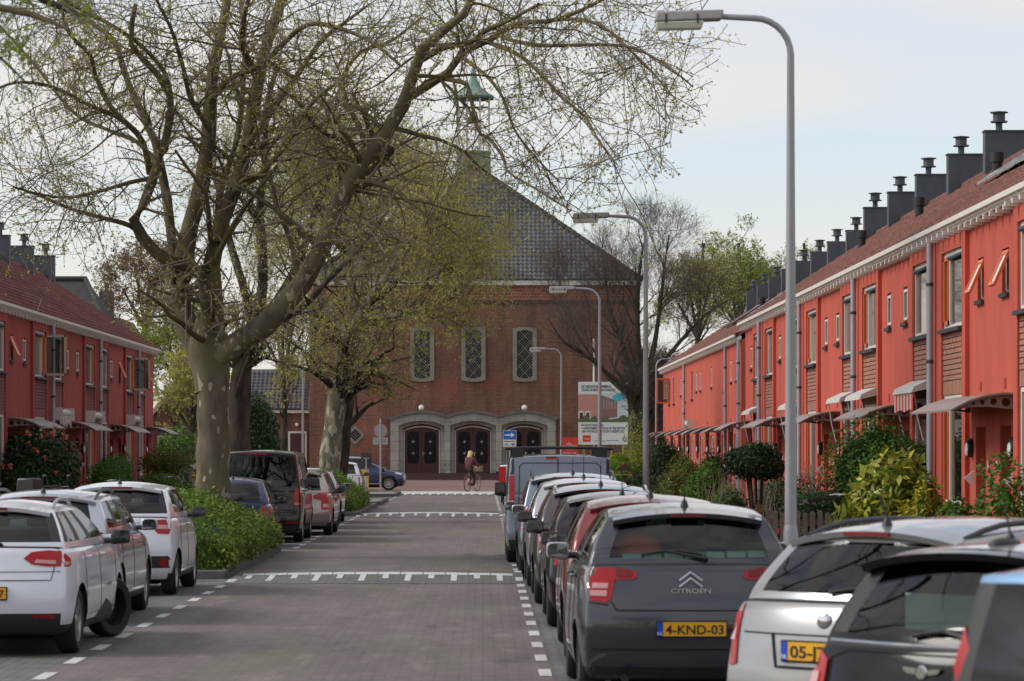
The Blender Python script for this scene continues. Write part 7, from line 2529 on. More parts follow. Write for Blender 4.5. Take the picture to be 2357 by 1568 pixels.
# blue-grey estate with rails
pb = paint('blue_grey', lin(112, 122, 136), .5)
c = Car('estate_car', 'blue-grey estate car with roof rails just behind the van', 'car', (1.41, 48.4, 0), 0, S_(L=4.4, W=1.79, H=1.6, belt=1.0, wb=2.65, wr=.32, glass_t=.42, pillars=[0, .07, .28, .32, .52, .56, .82, .9, 1], windows=[1, 3, 5, 6], black_pillars=[2, 4], ws_t=2.5, ws_b=3.3, cowl=3.25, gm='glass_dark', gw_t=.76), pb)
c.spoiler(.12, lw=.33); c.mirrors(k=1.1); c.rails('rim_dark', h=.075); c.antenna(.8, .26); c.lamp([(.8, .7), (.86, .9), (.84, 1.06), (.72, 1.06), (.66, .9), (.68, .72)], 'tail_red'); c.plate(.6, 'SR-416-H'); c.door_lines([1.0, 2.0, 3.1], sides=(-1,)); c.cabin()

# grey panel van with roof bars
pv = paint('van_grey', lin(112, 122, 134), .3, .4)
VS = S_(L=4.9, W=1.9, H=1.88, belt=1.2, wb=3.1, ro=.85, wr=.33, glass_b=.08, glass_t=.2, ws_t=3.7, ws_b=4.3, cowl=4.35, zcowl=1.18, hood=.95, gw_b=.965, gw_t=.92, crown=.06, rear_glass=False, bow_r=.03, bow_g=.04,
        rear=[(.24, .06), (.34, 0), (.6, 0), (.66, .05), (1.2, .07)], side=[(.24, .93), (.34, .98), (.5, 1), (.8, 1), (1.2, .975)], pillars=[0, .05, .3, .62, .66, .9, .95, 1], windows=[4, 5], black_pillars=[], bumper_rows=2, sill_rows=1, gl_a=-.82, taper_r=.03, gm='glass_tint', tap_gr=.02, roof_arch=.02, glass_pow=1.5)
c = Car('panel_van', 'grey windowless panel van with black roof bars, right row', 'van', (1.32, 53.4, 0), 0, VS, pv)
c.line('door_seam', [(-.04, .62), (-.04, 1.82)], w=.02)
c.line('door_seam', [(-.70, 1.66), (-.63, 1.72), (.62, 1.72), (.69, 1.66), (.70, 1.0)], w=.016); c.line('door_seam', [(-.70, 1.66), (-.71, 1.0), (-.66, .92), (.66, .92), (.70, 1.0)], w=.016)
c.decal('brake_light', [(-.24, 1.785), (-.06, 1.785), (-.06, 1.83), (-.24, 1.83)], 'tail_deep')
c.lamp([(.90, .93), (.925, 1.0), (.915, 1.5), (.79, 1.5), (.78, .93)], 'tail_red', [([(.9, .96), (.9, 1.08), (.8, 1.08), (.8, .96)], 'tail_clear')], off=.014)
c.decal('pillar_trim', [(-.93, 1.53), (-.79, 1.53), (-.79, 1.8), (-.88, 1.81)], 'trim_plastic', .006); c.decal('pillar_trim', [(.93, 1.53), (.79, 1.53), (.79, 1.8), (.88, 1.81)], 'trim_plastic', .006)
c.mirrors(y=4.0, z=1.22, m='black_plastic', k=1.1, tall=1.7); c.plate(.72, 'V-902-KL', -.35)
for yy in (.5, 1.7, 2.9):
    b = MB(); b.tube([(-.92, yy, 1.965), (-.5, yy, 1.98), (.5, yy, 1.98), (.92, yy, 1.965)], .028, 8)
    for sx_ in (-.72, .72): b.box(sx_ - .09, sx_ + .09, yy - .05, yy + .05, 1.76, 1.965)
    b.build('roof_bar', 'black_plastic', c.root)
c.cabin(False)

# --- angled cars at the lower right -----------------------------------------------------------
psk = paint('champagne', lin(154, 154, 154), .5)
c = Car('estate_car', 'silver estate car parked at an angle, lower right, half hidden by black car', 'car', (1.90, 17.9, 0), R(-42), S_(L=4.24, W=1.66, H=1.55, belt=1.07, wb=2.46, glass_b=.16, glass_t=.58, gl_a=-.92, ws_t=2.35, ws_b=3.15, cowl=3.1, gm='glass_tint', pillars=[0, .07, .27, .31, .52, .56, .82, .9, 1], windows=[1, 3, 5, 6], black_pillars=[2, 4], gw_t=.72,
        rear=[(.2, .12), (.32, .03), (.6, 0), (.74, .03), (.88, .02), (1.07, .13)], head=.06), psk)
c.spoiler(.14, None, .98, .02, .06, True, .16); c.rails('rim_dark', h=.04); c.antenna(.72, .2, 0, .5)
c.lamp([(.72, .68), (.81, .7), (.82, .86), (.74, 1.05), (.67, 1.04), (.67, .85), (.66, .69)], 'tail_red', [([(.8, .83), (.78, .92), (.69, .92), (.69, .83)], 'tail_clear')], off=.01)
c.decal('plate_recess', [(-.33, .70), (.33, .70), (.37, .87), (-.37, .87)], psk, -.012)
c.line('recess_edge', [(-.37, .875), (-.32, .69), (.32, .69), (.37, .875)], w=.02); c.line('recess_edge', [(-.62, .88), (.62, .88)], w=.012)
c.plate(.785, '05-JTK-9')
p, n = c.hit(0, .965); b = MB(); b.lathe([(.0001, -.02), (.034, -.018), (.046, -.012), (.05, 0)], (0, p.y - .002, .965), 'y', 20); b.build('round_badge', 'chrome', c.root, smooth=True)
c.wiper(1.12, -.05, .4, .42); c.mirrors(); c.cabin(); c.door_lines([.95, 1.95, 2.95], sides=(1,))

pm_ = paint('mini_black', (0.006, 0.006, 0.007, 1), .0, .15, .3)
c = Car('hatchback', 'black hatchback with light roof and winged badge, lower right', 'car', (1.95, 14.35, 0), R(-46), S_(L=3.7, W=1.68, H=1.52, belt=1.03, wb=2.47, ro=.6, wr=.3, glass_b=.15, glass_t=.5, ws_t=2.2, ws_b=2.9, cowl=2.85, gm='glass_tint', gw_b=.94, gw_t=.78, gl_a=-.84, crown=.07, roof_arch=.03,
        rear=[(.2, .14), (.32, .03), (.5, 0), (.7, .03), (1.03, .13)], black_corner=True), pm_)
o = c.spoiler(.17, None, .99, .01, .035, False)
proof = paint('mini_roof', lin(186, 190, 196), .5)
def roof_skin(c, m, y0, y1, k=.985):
    b = MB(); N, M_ = 14, 12
    for j in range(M_ + 1):
        y = y0 + (y1 - y0) * j / M_
        for i in range(N + 1):
            x = c.hw * c.S.get('gw_t', .7) * k * (-1 + 2 * i / N)
            r_ = c.bvh.ray_cast(Vector((x, y, 4)), Vector((0, 0, -1)))[0]
            b.v.append((x, y, (r_.z if r_ else c.H) + .006))
    for j in range(M_):
        for i in range(N):
            a = j * (N + 1) + i; b.f.append((a, a + 1, a + N + 2, a + N + 1)); b.m.append(0)
    return b.build('roof_panel', m, c.root, smooth=True)
roof_skin(c, proof, c.S['glass_t'] + .04, c.S['ws_t'] + .05)
roof_o = MB()
c.antenna(.78, .2, 0, .25)
b = MB(); p = c.bvh.ray_cast(Vector((0, .74, 4)), Vector((0, 0, -1)))[0]; b.ball(p + Vector((0, 0, .0)), .075, 8, 0, (.8, 1.5, .5)); b.build('antenna_foot', 'black_plastic', c.root, smooth=True)
P = [c.hit(-.68 + 1.36 * i / 12, 1.035)[0] - Vector((0, .01, 0)) for i in range(13)]
b = MB(); b.tube(P, .011, 6); b.build('chrome_strip', 'chrome', c.root)
c.lamp([(.70, .70), (.79, .72), (.80, .95), (.72, .99), (.64, .95), (.63, .74)], 'tail_red', [([(.74, .78), (.74, .89), (.68, .89), (.68, .78)], 'tail_clear')], off=.014)
p, n = c.hit(0, .92)
b = MB(); b.lathe([(.0001, -.014), (.028, -.014), (.034, -.006), (.034, 0)], (0, p.y - .004, .92), 'y', 16)
for sd in (-1, 1):
    b.prism([(sd * .036, .935), (sd * .11, .942), (sd * .1, .928), (sd * .09, .918), (sd * .036, .91)], p.y - .012, p.y + .004, 'y')
b.build('winged_badge', 'chrome', c.root)
c.wiper(1.08, -.12, .32, .36); c.mirrors(); c.cabin(); c.plate(.62, '9-XSB-27')
c.line('tailgate_seam', [(-.6, .66), (-.62, .96), (-.5, 1.0), (.5, 1.0), (.62, .96), (.6, .66)], w=.01)
b = MB(); b.box(-.3, .12, .36, .375, 1.1, 1.27); o = b.build('paper_sheet', 'paper', c.root)

plb = paint('light_blue', lin(120, 158, 200), .3)
c = Car('city_car', 'light blue city car with black pillars and dark windows cut by right edge of photo', 'car', (2.1, 10.75, 0), R(-40), S_(L=3.6, W=1.62, H=1.6, belt=1.0, wb=2.3, ro=.55, glass_b=.08, glass_t=.24, ws_t=2.2, ws_b=2.9, cowl=2.85, gm='glass_dark', gw_b=.95, gw_t=.84, gl_a=-.94, black_corner='all', black_pillars=[0, 1, 3], crown=.07, head=.03,
        rear=[(.2, .1), (.32, .02), (.5, 0), (.7, .02), (.98, .06)]), plb)
c.lamp([(.80, .72), (.79, 1.0), (.69, 1.46), (.66, 1.46), (.735, 1.0), (.70, .74)], 'tail_red', None, off=.014); c.plate(.55, 'H-377-DV'); c.mirrors(); c.cabin()

# --- left row ---------------------------------------------------------------------------------
pw = paint('white', lin(222, 226, 234), .05, .3)
c = Car('estate_car', 'white estate car with silver roof rails and turned front wheel, lower left corner', 'car', (-4.73, 29.3, 0), R(-1.2), S_(L=4.26, W=1.75, H=1.47, belt=1.03, wb=2.6, ro=.76, wr=.315, glass_b=.2, glass_t=.62, ws_t=2.2, ws_b=3.2, cowl=3.15, gm='glass_tint', pillars=[0, .08, .26, .29, .52, .55, .84, .91, 1], windows=[1, 3, 5, 6], black_pillars=[0, 2, 4], black_corner=True, crown=.07, head=.03, gw_b=.93, gw_t=.68, bumper_rows=2, steer=-.5, taper_r=.1, rim='seven',
        rear=[(.2, .12), (.3, .05), (.42, .0), (.6, .0), (.74, .05), (1.03, .16)], bow_r=.13, gl_a=-.9), pw)
c.spoiler(.14, None, .97, .0, .04, True, .18); c.rails('galvanised', h=.06, y0=.9)
for k in (-1, 1):
    o = c.decal('tail_light', [(k * .40, .925), (k * .47, .985), (k * .62, 1.0), (k * .80, .985), (k * .80, .85), (k * .62, .85), (k * .48, .87)], 'tail_red', .008)
    c.decal('lens', [(k * .5, .885), (k * .7, .87), (k * .7, .905), (k * .52, .915)], 'tail_clear', .014, parent=o, thick=.006)
    o2 = c.decal('tail_light', [(.17, .85), (.17, .985), (.30, .97), (.40, .92), (.39, .86), (.3, .84)], 'tail_red', .006, side=k)
    c.decal('lens', [(.19, .865), (.19, .89), (.34, .89), (.32, .86)], 'tail_clear', .012, side=k, parent=o2, thick=.006)
    c.decal('reflector', [(k * .5, .36), (k * .7, .36), (k * .7, .41), (k * .5, .41)], 'tail_deep', .006)
c.plate(.60, '48-XBR-27'); c.wiper(1.08, -.3, .15, .17); c.mirrors(m='black_plastic', k=1.1); c.antenna(.9, .18); c.cabin(); c.door_lines([1.05, 2.0, 3.1], sides=(1,))
c.line('tailgate_seam', [(.72, 1.0), (.66, .72), (-.66, .72)], w=.01); c.line('bumper_seam', [(-.8, .80), (.8, .80)], w=.008)
c.decal('side_trim', [(1.75, .27), (2.9, .27), (2.75, .37), (2.35, .45), (1.75, .31)], 'trim_plastic', .006, side=1)
text_mesh('side_lettering', 'Leaseauto', .075, 'sign_grey', c.root, (.885, 2.35, .58), (R(90), 0, R(90)))
pl2 = paint('silver_left', lin(186, 192, 204), .5)
c = Car('estate_car', 'silver estate car with dark roof rails second in left row', 'car', (-4.97, 34.5, 0), R(-.5), S_(L=4.5, W=1.76, H=1.5, belt=1.03, wb=2.62, ro=.95, wr=.315, glass_b=.16, glass_t=.5, ws_t=2.5, ws_b=3.35, cowl=3.3, gm='glass_tint', pillars=[0, .06, .27, .3, .52, .55, .84, .91, 1], windows=[1, 3, 5, 6], black_pillars=[2, 4], gw_t=.74, rim='ten'), pl2)
c.spoiler(.1); c.rails('rim_dark', h=.06); c.antenna(.8, .2); c.lamp([(.78, .62), (.86, .7), (.86, .95), (.72, .96), (.66, .8), (.66, .62)], 'tail_red')
for k in (1,): c.decal('tail_light', [(.1, .64), (.1, .93), (.2, .9), (.24, .7), (.2, .64)], 'tail_red', .007, side=k)
c.mirrors(k=1.05); c.plate(.6, '23-RLD-5'); c.cabin(); c.door_lines([1.1, 2.1, 3.25], sides=(1,))
pw2 = paint('white_small', lin(224, 226, 232), .05, .3)
c = Car('hatchback', 'small white hatchback in front of the hedge, left row', 'car', (-4.92, 41.6, 0), R(-.5), S_(L=3.67, W=1.66, H=1.52, belt=1.05, wb=2.385, ro=.58, wr=.295, glass_b=.12, glass_t=.46, ws_t=1.95, ws_b=2.75, cowl=2.65, gm='glass_tint', gs='glass_tint', gl_a=-.92, gw_t=.74, black_corner=True, crown=.07, head=.03, rear=[(.2, .12), (.32, .03), (.5, .0), (.68, .0), (.78, .04), (1.05, .1)]), pw2)
c.spoiler(.13, None, .96, 0, .04, True, .2)
for k in (-1, 1):
    o = c.decal('tail_light', [(k * .44, .985), (k * .52, 1.01), (k * .77, 1.02), (k * .80, .96), (k * .78, .82), (k * .58, .83)], 'tail_red', .008)
    c.decal('lens', [(k * .54, .895), (k * .75, .885), (k * .75, .94), (k * .5, .95)], 'tail_clear', .015, parent=o, thick=.006)
    c.decal('fog_light', [(k * (.66 + .07 * math.cos(i * .63)), .445 + .07 * math.sin(i * .63)) for i in range(10)], 'tail_deep', .012)
c.decal('bumper_insert', [(-.74, .37), (.74, .37), (.78, .44), (.72, .53), (-.72, .53), (-.78, .44)], 'trim_plastic', .005)
c.wiper(1.1, -.4, .05, .1); c.mirrors(m='black_plastic', k=1.05); c.antenna(.72, .16, 0, .2); c.cabin(); c.plate(.45, 'J-640-ZX', -.0); c.door_lines([.85, 1.7, 2.65], sides=(1,))
p, n = c.hit(.32, .95); text_mesh('model_badge', 'i10', .09, 'chrome', c.root, (.24, p.y - .006, .93))
pn = paint('navy', lin(42, 50, 88), .4)
c = Car('hatchback', 'old dark blue hatchback beside forked plane trunk beyond hedge', 'car', (-4.93, 60.9, 0), 0, S_(L=3.73, W=1.62, H=1.42, belt=.9, wb=2.44, ro=.58, wr=.28, glass_b=.2, glass_t=.62, ws_t=2.0, ws_b=2.8, cowl=2.7, gm='glass_tint', gw_t=.72, rear=[(.2, .1), (.32, .02), (.5, .0), (.6, .02), (.66, .08), (.9, .18)], bumper_rows=3, rim='cap'), pn)
c.lamp([(.66, .60), (.76, .62), (.79, .72), (.77, .86), (.70, .88), (.60, .82), (.58, .64)], 'tail_red', [([(.62, .66), (.75, .66), (.75, .71), (.61, .71)], 'tail_deep')]); c.mirrors(m='black_plastic'); c.antenna(.75, .4, 0, .05); c.wiper(.93, -.35, .05, .1); c.plate(.42, 'TX-LN-68'); c.cabin(); c.door_lines([1.05, 2.4], sides=(1,))
p, n = c.hit(.45, .84); text_mesh('model_badge', 'CORSA 1.2i', .05, 'chrome', c.root, (.28, p.y - .006, .83), width=.26)
pt = paint('van_maroon', lin(36, 29, 31), .3, .2, .7)
T6 = S_(L=4.9, W=1.9, H=1.95, belt=1.1, wb=3.0, ro=.98, wr=.335, glass_b=.07, glass_t=.26, ws_t=3.7, ws_b=4.35, cowl=4.35, zcowl=1.1, hood=.95, gw_b=.965, gw_t=.85, crown=.07, gm='glass_tint', gs='glass_dark', gl_a=-.87, pillars=[0, .05, .3, .33, .62, .66, .9, .95, 1], windows=[1, 3, 5, 6], black_pillars=[2, 4], bow_r=.04, bow_g=.05, tap_gr=.02, roof_arch=.02,
        rear=[(.24, .08), (.34, .0), (.56, 0), (.62, .05), (1.1, .07)], side=[(.24, .93), (.34, .98), (.5, 1), (.8, 1), (1.1, .98)], taper_r=.04, rim='five', head=.05)
c = Car('minibus', 'black-brown minibus with big rear window behind forked plane trunk', 'van', (-4.72, 65.2, 0), 0, T6, pt)
c.lamp([(.78, .78), (.93, .78), (.925, 1.12), (.80, 1.14), (.775, 1.0)], 'tail_red', [([(.8, .8), (.91, .8), (.91, .84), (.8, .84)], 'tail_clear')], off=.01); c.decal('reflector', [(.6, .4), (.86, .4), (.86, .45), (.6, .45)], 'tail_deep')
c.decal('brake_light', [(-.2, 1.84), (.2, 1.84), (.2, 1.87), (-.2, 1.87)], 'tail_deep'); c.mirrors(y=4.0, z=1.2, m='black_plastic', k=1.1, tall=1.5); c.wiper(1.17, -.1, .35, .1); c.plate(.7, '3-KVG-91'); c.line('tailgate_seam', [(-.76, .64), (.76, .64), (.8, .9)], w=.014); c.cabin()
p, n = c.hit(.62, 1.06); text_mesh('model_badge', 'TDI', .07, 'chrome', c.root, (.56, p.y - .006, 1.05))
b = MB()
for i, (x, z) in enumerate(((-.1, 1.48), (.32, 1.5), (.45, 1.46))): b.box(x - .1, x + .12, .9 + .1 * i, .92 + .1 * i, z - .1, z + .1)
b.build('papers', 'paper', c.root)
pbg = paint('beige', lin(168, 158, 152), .5)
c = Car('hatchback', 'beige hatchback beyond the black-brown minibus, left row', 'car', (-4.27, 70.7, 0), 0, S_(L=3.94, W=1.73, H=1.5, belt=.97, gm='glass_tint', gl_a=-.84, rear=[(.2, .14), (.3, .05), (.42, .0), (.62, .0), (.7, .06), (.97, .12)]), pbg)
c.lamp([(.84, .60), (.865, .8), (.80, .975), (.62, .975), (.42, .92), (.43, .84), (.60, .80), (.60, .62), (.64, .585)], 'tail_red', [([(.82, .645), (.82, .72), (.645, .72), (.645, .64)], 'tail_clear')])
c.spoiler(.12); c.mirrors(m='black_plastic'); c.plate(.5, '17-SBK-4'); c.rails('black_plastic', h=.02); c.cabin(); c.door_lines([.95, 1.75, 2.75], sides=(1,))
pgr = paint('mid_grey', lin(92, 92, 96), .5)
c = Car('hatchback', 'grey car just ahead of the beige hatchback, left row', 'car', (-4.5, 76.2, 0), 0, S_(L=4.2, W=1.75, H=1.48, belt=.95), pgr)
c.mirrors(k=1.1); c.lamp([(.78, .65), (.85, .8), (.83, .95), (.68, .95), (.66, .65)], 'tail_red'); c.plate(.5, 'RD-118-P'); c.door_lines([.95, 1.85, 2.9], sides=(1,))
c = Car('hatchback', 'silver-grey car farthest ahead in the bay beyond beige hatchback', 'car', (-4.6, 81.6, 0), 0, S_(L=4.2, W=1.75, H=1.47, belt=.95), ps)
c.mirrors(k=1.1); c.lamp([(.78, .65), (.85, .8), (.83, .95), (.68, .95), (.66, .65)], 'tail_red'); c.plate(.5, '66-NFT-1')
c = Car('hatchback', 'white car with red tail light behind second hedge', 'car', (-5.55, 121.5, 0), 0, S_(L=4.0, W=1.72, H=1.5, belt=.95, gm='glass_tint'), pw2)
c.spoiler(.1); c.mirrors(m='black_plastic'); c.lamp([(.72, .6), (.85, .62), (.86, .95), (.78, 1.0), (.70, .9)], 'tail_red'); c.plate(.5, '92-GPV-6'); c.cabin()
# navy car side-on at the far junction
pnv = paint('midnight', lin(30, 48, 86), .4)
c = Car('people_carrier', 'navy blue car parked side-on before the church, nose to the right', 'car', (-8.0, 148.6, .02), R(-90), S_(L=4.4, W=1.85, H=1.62, belt=1.0, wb=2.74, ro=.8, wr=.34, glass_t=.5, ws_t=2.35, ws_b=3.5, cowl=3.45, hood=.82, gm='glass_tint', pillars=[0, .06, .22, .25, .46, .49, .76, .92, 1], windows=[1, 3, 5, 6], black_pillars=[2, 4], rim='ten'), pnv)
c.mirrors(); c.cabin()
c.decal('roof_line', [(.7, 1.5), (2.5, 1.53), (2.5, 1.56), (.7, 1.53)], 'chrome', .004, side=1)
c.decal('headlight', [(3.9, .78), (4.25, .7), (4.1, .84), (3.8, .86)], 'head_clear', .008, side=1)
c.door_lines([1.15, 2.15, 3.2], sides=(1,))
b = MB(); b.box(.86, .93, 1.2, 3.1, .3, .33); b.build('sill_strip', 'chrome', c.root)
pbb = paint('bright_blue', lin(36, 92, 176), .3)
c = Car('hatchback', 'bright blue car behind navy car, left of leaning trunk', 'car', (-13.6, 158, .02), R(-90), S_(L=4.1, W=1.74, H=1.48, belt=.94), pbb); c.mirrors(); c.cabin()
pdk = paint('charcoal', lin(54, 58, 62), .3)
c = Car('estate_car', 'dark grey car beyond end of left terrace behind feathery maple', 'car', (-15.6, 124.5, .0), R(-90), S_(L=4.5, W=1.8, H=1.6, belt=1.0, gm='glass_dark'), pdk); c.mirrors(); c.cabin()
plc = paint('ice_blue', lin(166, 190, 206), .3)
c = Car('hatchback', 'pale blue car far right behind garden bushes', 'car', (5.9, 146, .02), R(60), S_(L=4.0, W=1.72, H=1.5, belt=.94), plc); c.mirrors(); c.cabin()


# ------------------------------------------------------------------ bicycles, scooters
def make_bicycle(name, label, loc, rz, fm, basket=False, cat='bicycle', group='bicycles', lean=0.0):
    r_ = thing(name, label, cat, loc, rz, group)
    r_.rotation_euler = (0, lean, rz)
    def p(nm, m, f, parent=None, smooth='auto'):
        b = MB(); f(b); return b.build(nm, m, parent or r_, smooth=smooth)
    wr = .35
    for nm, y in (('rear_wheel', 0), ('front_wheel', 1.1)):
        w = p(nm, 'tyre', lambda b: b.tube([(0, y + wr * .97 * math.cos(a), wr + wr * .97 * math.sin(a)) for a in [2 * math.pi * i / 28 for i in range(29)]], .02, 6, caps=False))
        p('wheel_rim', 'galvanised', lambda b: b.tube([(0, y + (wr - .035) * math.cos(a), wr + (wr - .035) * math.sin(a)) for a in [2 * math.pi * i / 28 for i in range(29)]], .009, 5, caps=False), w)
        p('spokes', 'galvanised', lambda b: [b.tube([(0.02 * (-1) ** i, y, wr), (0, y + (wr - .035) * math.cos(i * math.pi / 9), wr + (wr - .035) * math.sin(i * math.pi / 9))], .0022, 3) for i in range(18)], w)
        p('mudguard', fm, lambda b: b.tube([(0, y + (wr + .035) * math.cos(a), wr + (wr + .035) * math.sin(a)) for a in [R(20 + (10 if y else 0)) + R(150) * i / 12 for i in range(13)]], .024, 5), w)
    p('frame', fm, lambda b: (b.tube([(0, .42, .3), (0, .22, .95)], .017, 8), b.tube([(0, .42, .3), (0, .7, .45), (0, .9, .82)], .02, 8), b.tube([(0, .37, .48), (0, .62, .55), (0, .89, .86)], .016, 8),
                              b.tube([(.05, 0, wr), (.03, .42, .3)], .011, 6), b.tube([(-.05, 0, wr), (-.03, .42, .3)], .011, 6), b.tube([(.05, 0, wr), (.02, .26, .8)], .009, 6), b.tube([(-.05, 0, wr), (-.02, .26, .8)], .009, 6),
                              b.tube([(0, .86, .98), (0, .92, .76)], .02, 8), b.tube([(.045, 1.1, wr), (.045, .95, .72), (0, .92, .76)], .013, 6), b.tube([(-.045, 1.1, wr), (-.045, .95, .72), (0, .92, .76)], .013, 6)))
    p('chain_case', fm, lambda b: b.prism([(.0, .29), (.42, .22), (.5, .3), (.42, .39), (0, .41), (-.05, .35)], .05, .075, 'x'))
    p('crank', 'galvanised', lambda b: (b.tube([(-.09, .42, .3), (.09, .42, .3)], .015, 6), b.tube([(.09, .42, .3), (.1, .47, .15)], .011, 5), b.tube([(-.09, .42, .3), (-.1, .37, .45)], .011, 5), b.box(.08, .18, .44, .52, .135, .16), b.box(-.18, -.08, .33, .41, .44, .465)))
    p('saddle', 'black_plastic', lambda b: (b.hexa([(-.1, .1, .97), (.1, .1, .97), (.025, .36, .98), (-.025, .36, .98), (-.09, .11, 1.03), (.09, .11, 1.03), (.02, .36, 1.02), (-.02, .36, 1.02)]), b.tube([(0, .22, .9), (0, .21, .98)], .014, 6)))
    p('handlebar', 'galvanised', lambda b: b.tube([(-.3, .68, 1.08), (-.24, .76, 1.1), (-.1, .86, 1.1), (0, .86, 1.08), (.1, .86, 1.1), (.24, .76, 1.1), (.3, .68, 1.08)], .012, 6))
    p('grip', 'black_plastic', lambda b: (b.tube([(-.3, .62, 1.07), (-.3, .72, 1.085)], .017, 6), b.tube([(.3, .62, 1.07), (.3, .72, 1.085)], .017, 6)))
    p('carrier', 'iron', lambda b: (b.tube([(.05, -.2, .74), (.05, .2, .76)], .008, 5), b.tube([(-.05, -.2, .74), (-.05, .2, .76)], .008, 5), b.tube([(.06, 0, wr), (.05, -.14, .74)], .007, 5), b.tube([(-.06, 0, wr), (-.05, -.14, .74)], .007, 5)))
    p('rear_lamp', 'tail_red', lambda b: b.box(-.03, .03, -.37, -.34, .5, .56))
    if basket:
        bk = p('basket', 'wicker', lambda b: [b.box(-.2, .2, 1.0, 1.02, .9, 1.16), b.box(-.2, .2, 1.28, 1.3, .9, 1.16), b.box(-.2, -.18, 1.02, 1.28, .9, 1.16), b.box(.18, .2, 1.02, 1.28, .9, 1.16), b.box(-.18, .18, 1.02, 1.28, .9, .92)])
    return r_


bike = make_bicycle('bicycle', 'red city bicycle with front basket ridden towards the church', (-.72, 141.5, .05), R(-24), 'bike_red', True)
make_bicycle('bicycle', 'black bicycle parked behind the grey picket fence', (5.1, 50.5, .12), R(-70), 'bike_black', group='bicycles')
make_bicycle('bicycle', 'silver-grey bicycle leaning in hedge left of yellow-green shrub', (5.75, 49.6, .12), R(-20), 'zinc', group='bicycles')
make_bicycle('bicycle', 'black bicycle in front of dark camellia, left garden', (-9.6, 74.5, .12), R(-75), 'bike_black', group='bicycles')
make_bicycle('bicycle', 'black bicycle beside bright green rounded shrub, left garden', (-9.2, 84, .12), R(-80), 'bike_black', group='bicycles')
make_bicycle('bicycle', 'black bicycle by bird house in right garden', (4.9, 106, .12), R(-60), 'bike_black', group='bicycles')


def make_scooter(label, loc, rz, bm, boxm, box=(.24, .2, .3), stripe=None):
    r_ = thing('motor_scooter', label, 'scooter', loc, rz, 'parked scooters')
    def p(nm, m, f, parent=None, bevel=0, smooth='auto'):
        b = MB(); f(b); return b.build(nm, m, parent or r_, smooth=smooth, bevel=bevel)
    for nm, y in (('rear_wheel', 0), ('front_wheel', 1.28)):
        w = p(nm, 'tyre', lambda b: b.lathe([(.15, -.05), (.22, -.055), (.25, -.03), (.25, .03), (.22, .055), (.15, .05), (.15, -.05)], (0, y, .25), 'x', 24))
        p('hub', 'rim_alloy', lambda b: b.lathe([(.0001, -.03), (.15, -.03), (.15, .03), (.0001, .03)], (0, y, .25), 'x', 16), w)
    o = p('body', bm, lambda b: (b.hexa([(-.14, -.25, .45), (.14, -.25, .45), (.15, .5, .3), (-.15, .5, .3), (-.12, -.3, .72), (.12, -.3, .72), (.13, .5, .68), (-.13, .5, .68)]), b.hexa([(-.16, .45, .26), (.16, .45, .26), (.16, 1.0, .26), (-.16, 1.0, .26), (-.16, .45, .34), (.16, .45, .34), (.16, 1.0, .34), (-.16, 1.0, .34)]),
                                 b.hexa([(-.2, .95, .3), (.2, .95, .3), (.16, 1.05, .3), (-.16, 1.05, .3), (-.2, .85, .9), (.2, .85, .9), (.14, .98, .9), (-.14, .98, .9)])), bevel=.03)
    p('seat', 'black_plastic', lambda b: b.hexa([(-.14, -.3, .74), (.14, -.3, .74), (.1, .5, .72), (-.1, .5, .72), (-.13, -.28, .83), (.13, -.28, .83), (.09, .48, .79), (-.09, .48, .79)]), bevel=.03)
    p('front_fork', 'black_plastic', lambda b: (b.tube([(.08, 1.28, .25), (.05, 1.0, .85)], .025, 8), b.tube([(-.08, 1.28, .25), (-.05, 1.0, .85)], .025, 8)))
    p('handlebar', 'black_plastic', lambda b: (b.tube([(-.34, .8, 1.02), (0, .92, 1.0), (.34, .8, 1.02)], .016, 8), b.hexa([(-.13, .85, .92), (.13, .85, .92), (.1, 1.02, .92), (-.1, 1.02, .92), (-.12, .84, 1.06), (.12, .84, 1.06), (.08, .98, 1.04), (-.08, .98, 1.04)])))
    for s in (-1, 1):
        m_ = p('mirror', 'black_plastic', lambda b: (b.tube([(s * .2, .86, 1.02), (s * .27, .88, 1.22)], .008, 5), b.ball((s * .3, .88, 1.25), .06, 6, 0, (1, .4, .7))))
    x, y, z = box
    bx_ = p('top_case', boxm, lambda b: b.hexa([(-x, -.62, .86), (x, -.62, .86), (x, -.2, .86), (-x, -.2, .86), (-x * .9, -.6, .86 + z), (x * .9, -.6, .86 + z), (x * .9, -.22, .86 + z), (-x * .9, -.22, .86 + z)]), bevel=.04)
    if stripe: p('case_stripe', stripe, lambda b: b.box(-x - .004, -x * .2, -.63, -.615, .9, .86 + z - .04), bx_)
    p('tail_light', 'tail_red', lambda b: b.box(-.08, .08, -.33, -.29, .62, .68)); p('case_bracket', 'black_plastic', lambda b: b.box(-.12, .12, -.55, -.15, .80, .86))
    return r_


make_scooter('black motor scooter with black top case in front of pink camellia', (-9.9, 69.6, .1), R(-20), 'bike_black', 'black_plastic', (.24, .2, .36))
make_scooter('delivery scooter with red and white box parked beyond grey van', (.74, 95, 0), R(0), 'bike_black', 'sign_white', (.26, .3, .62), 'parcel_red')


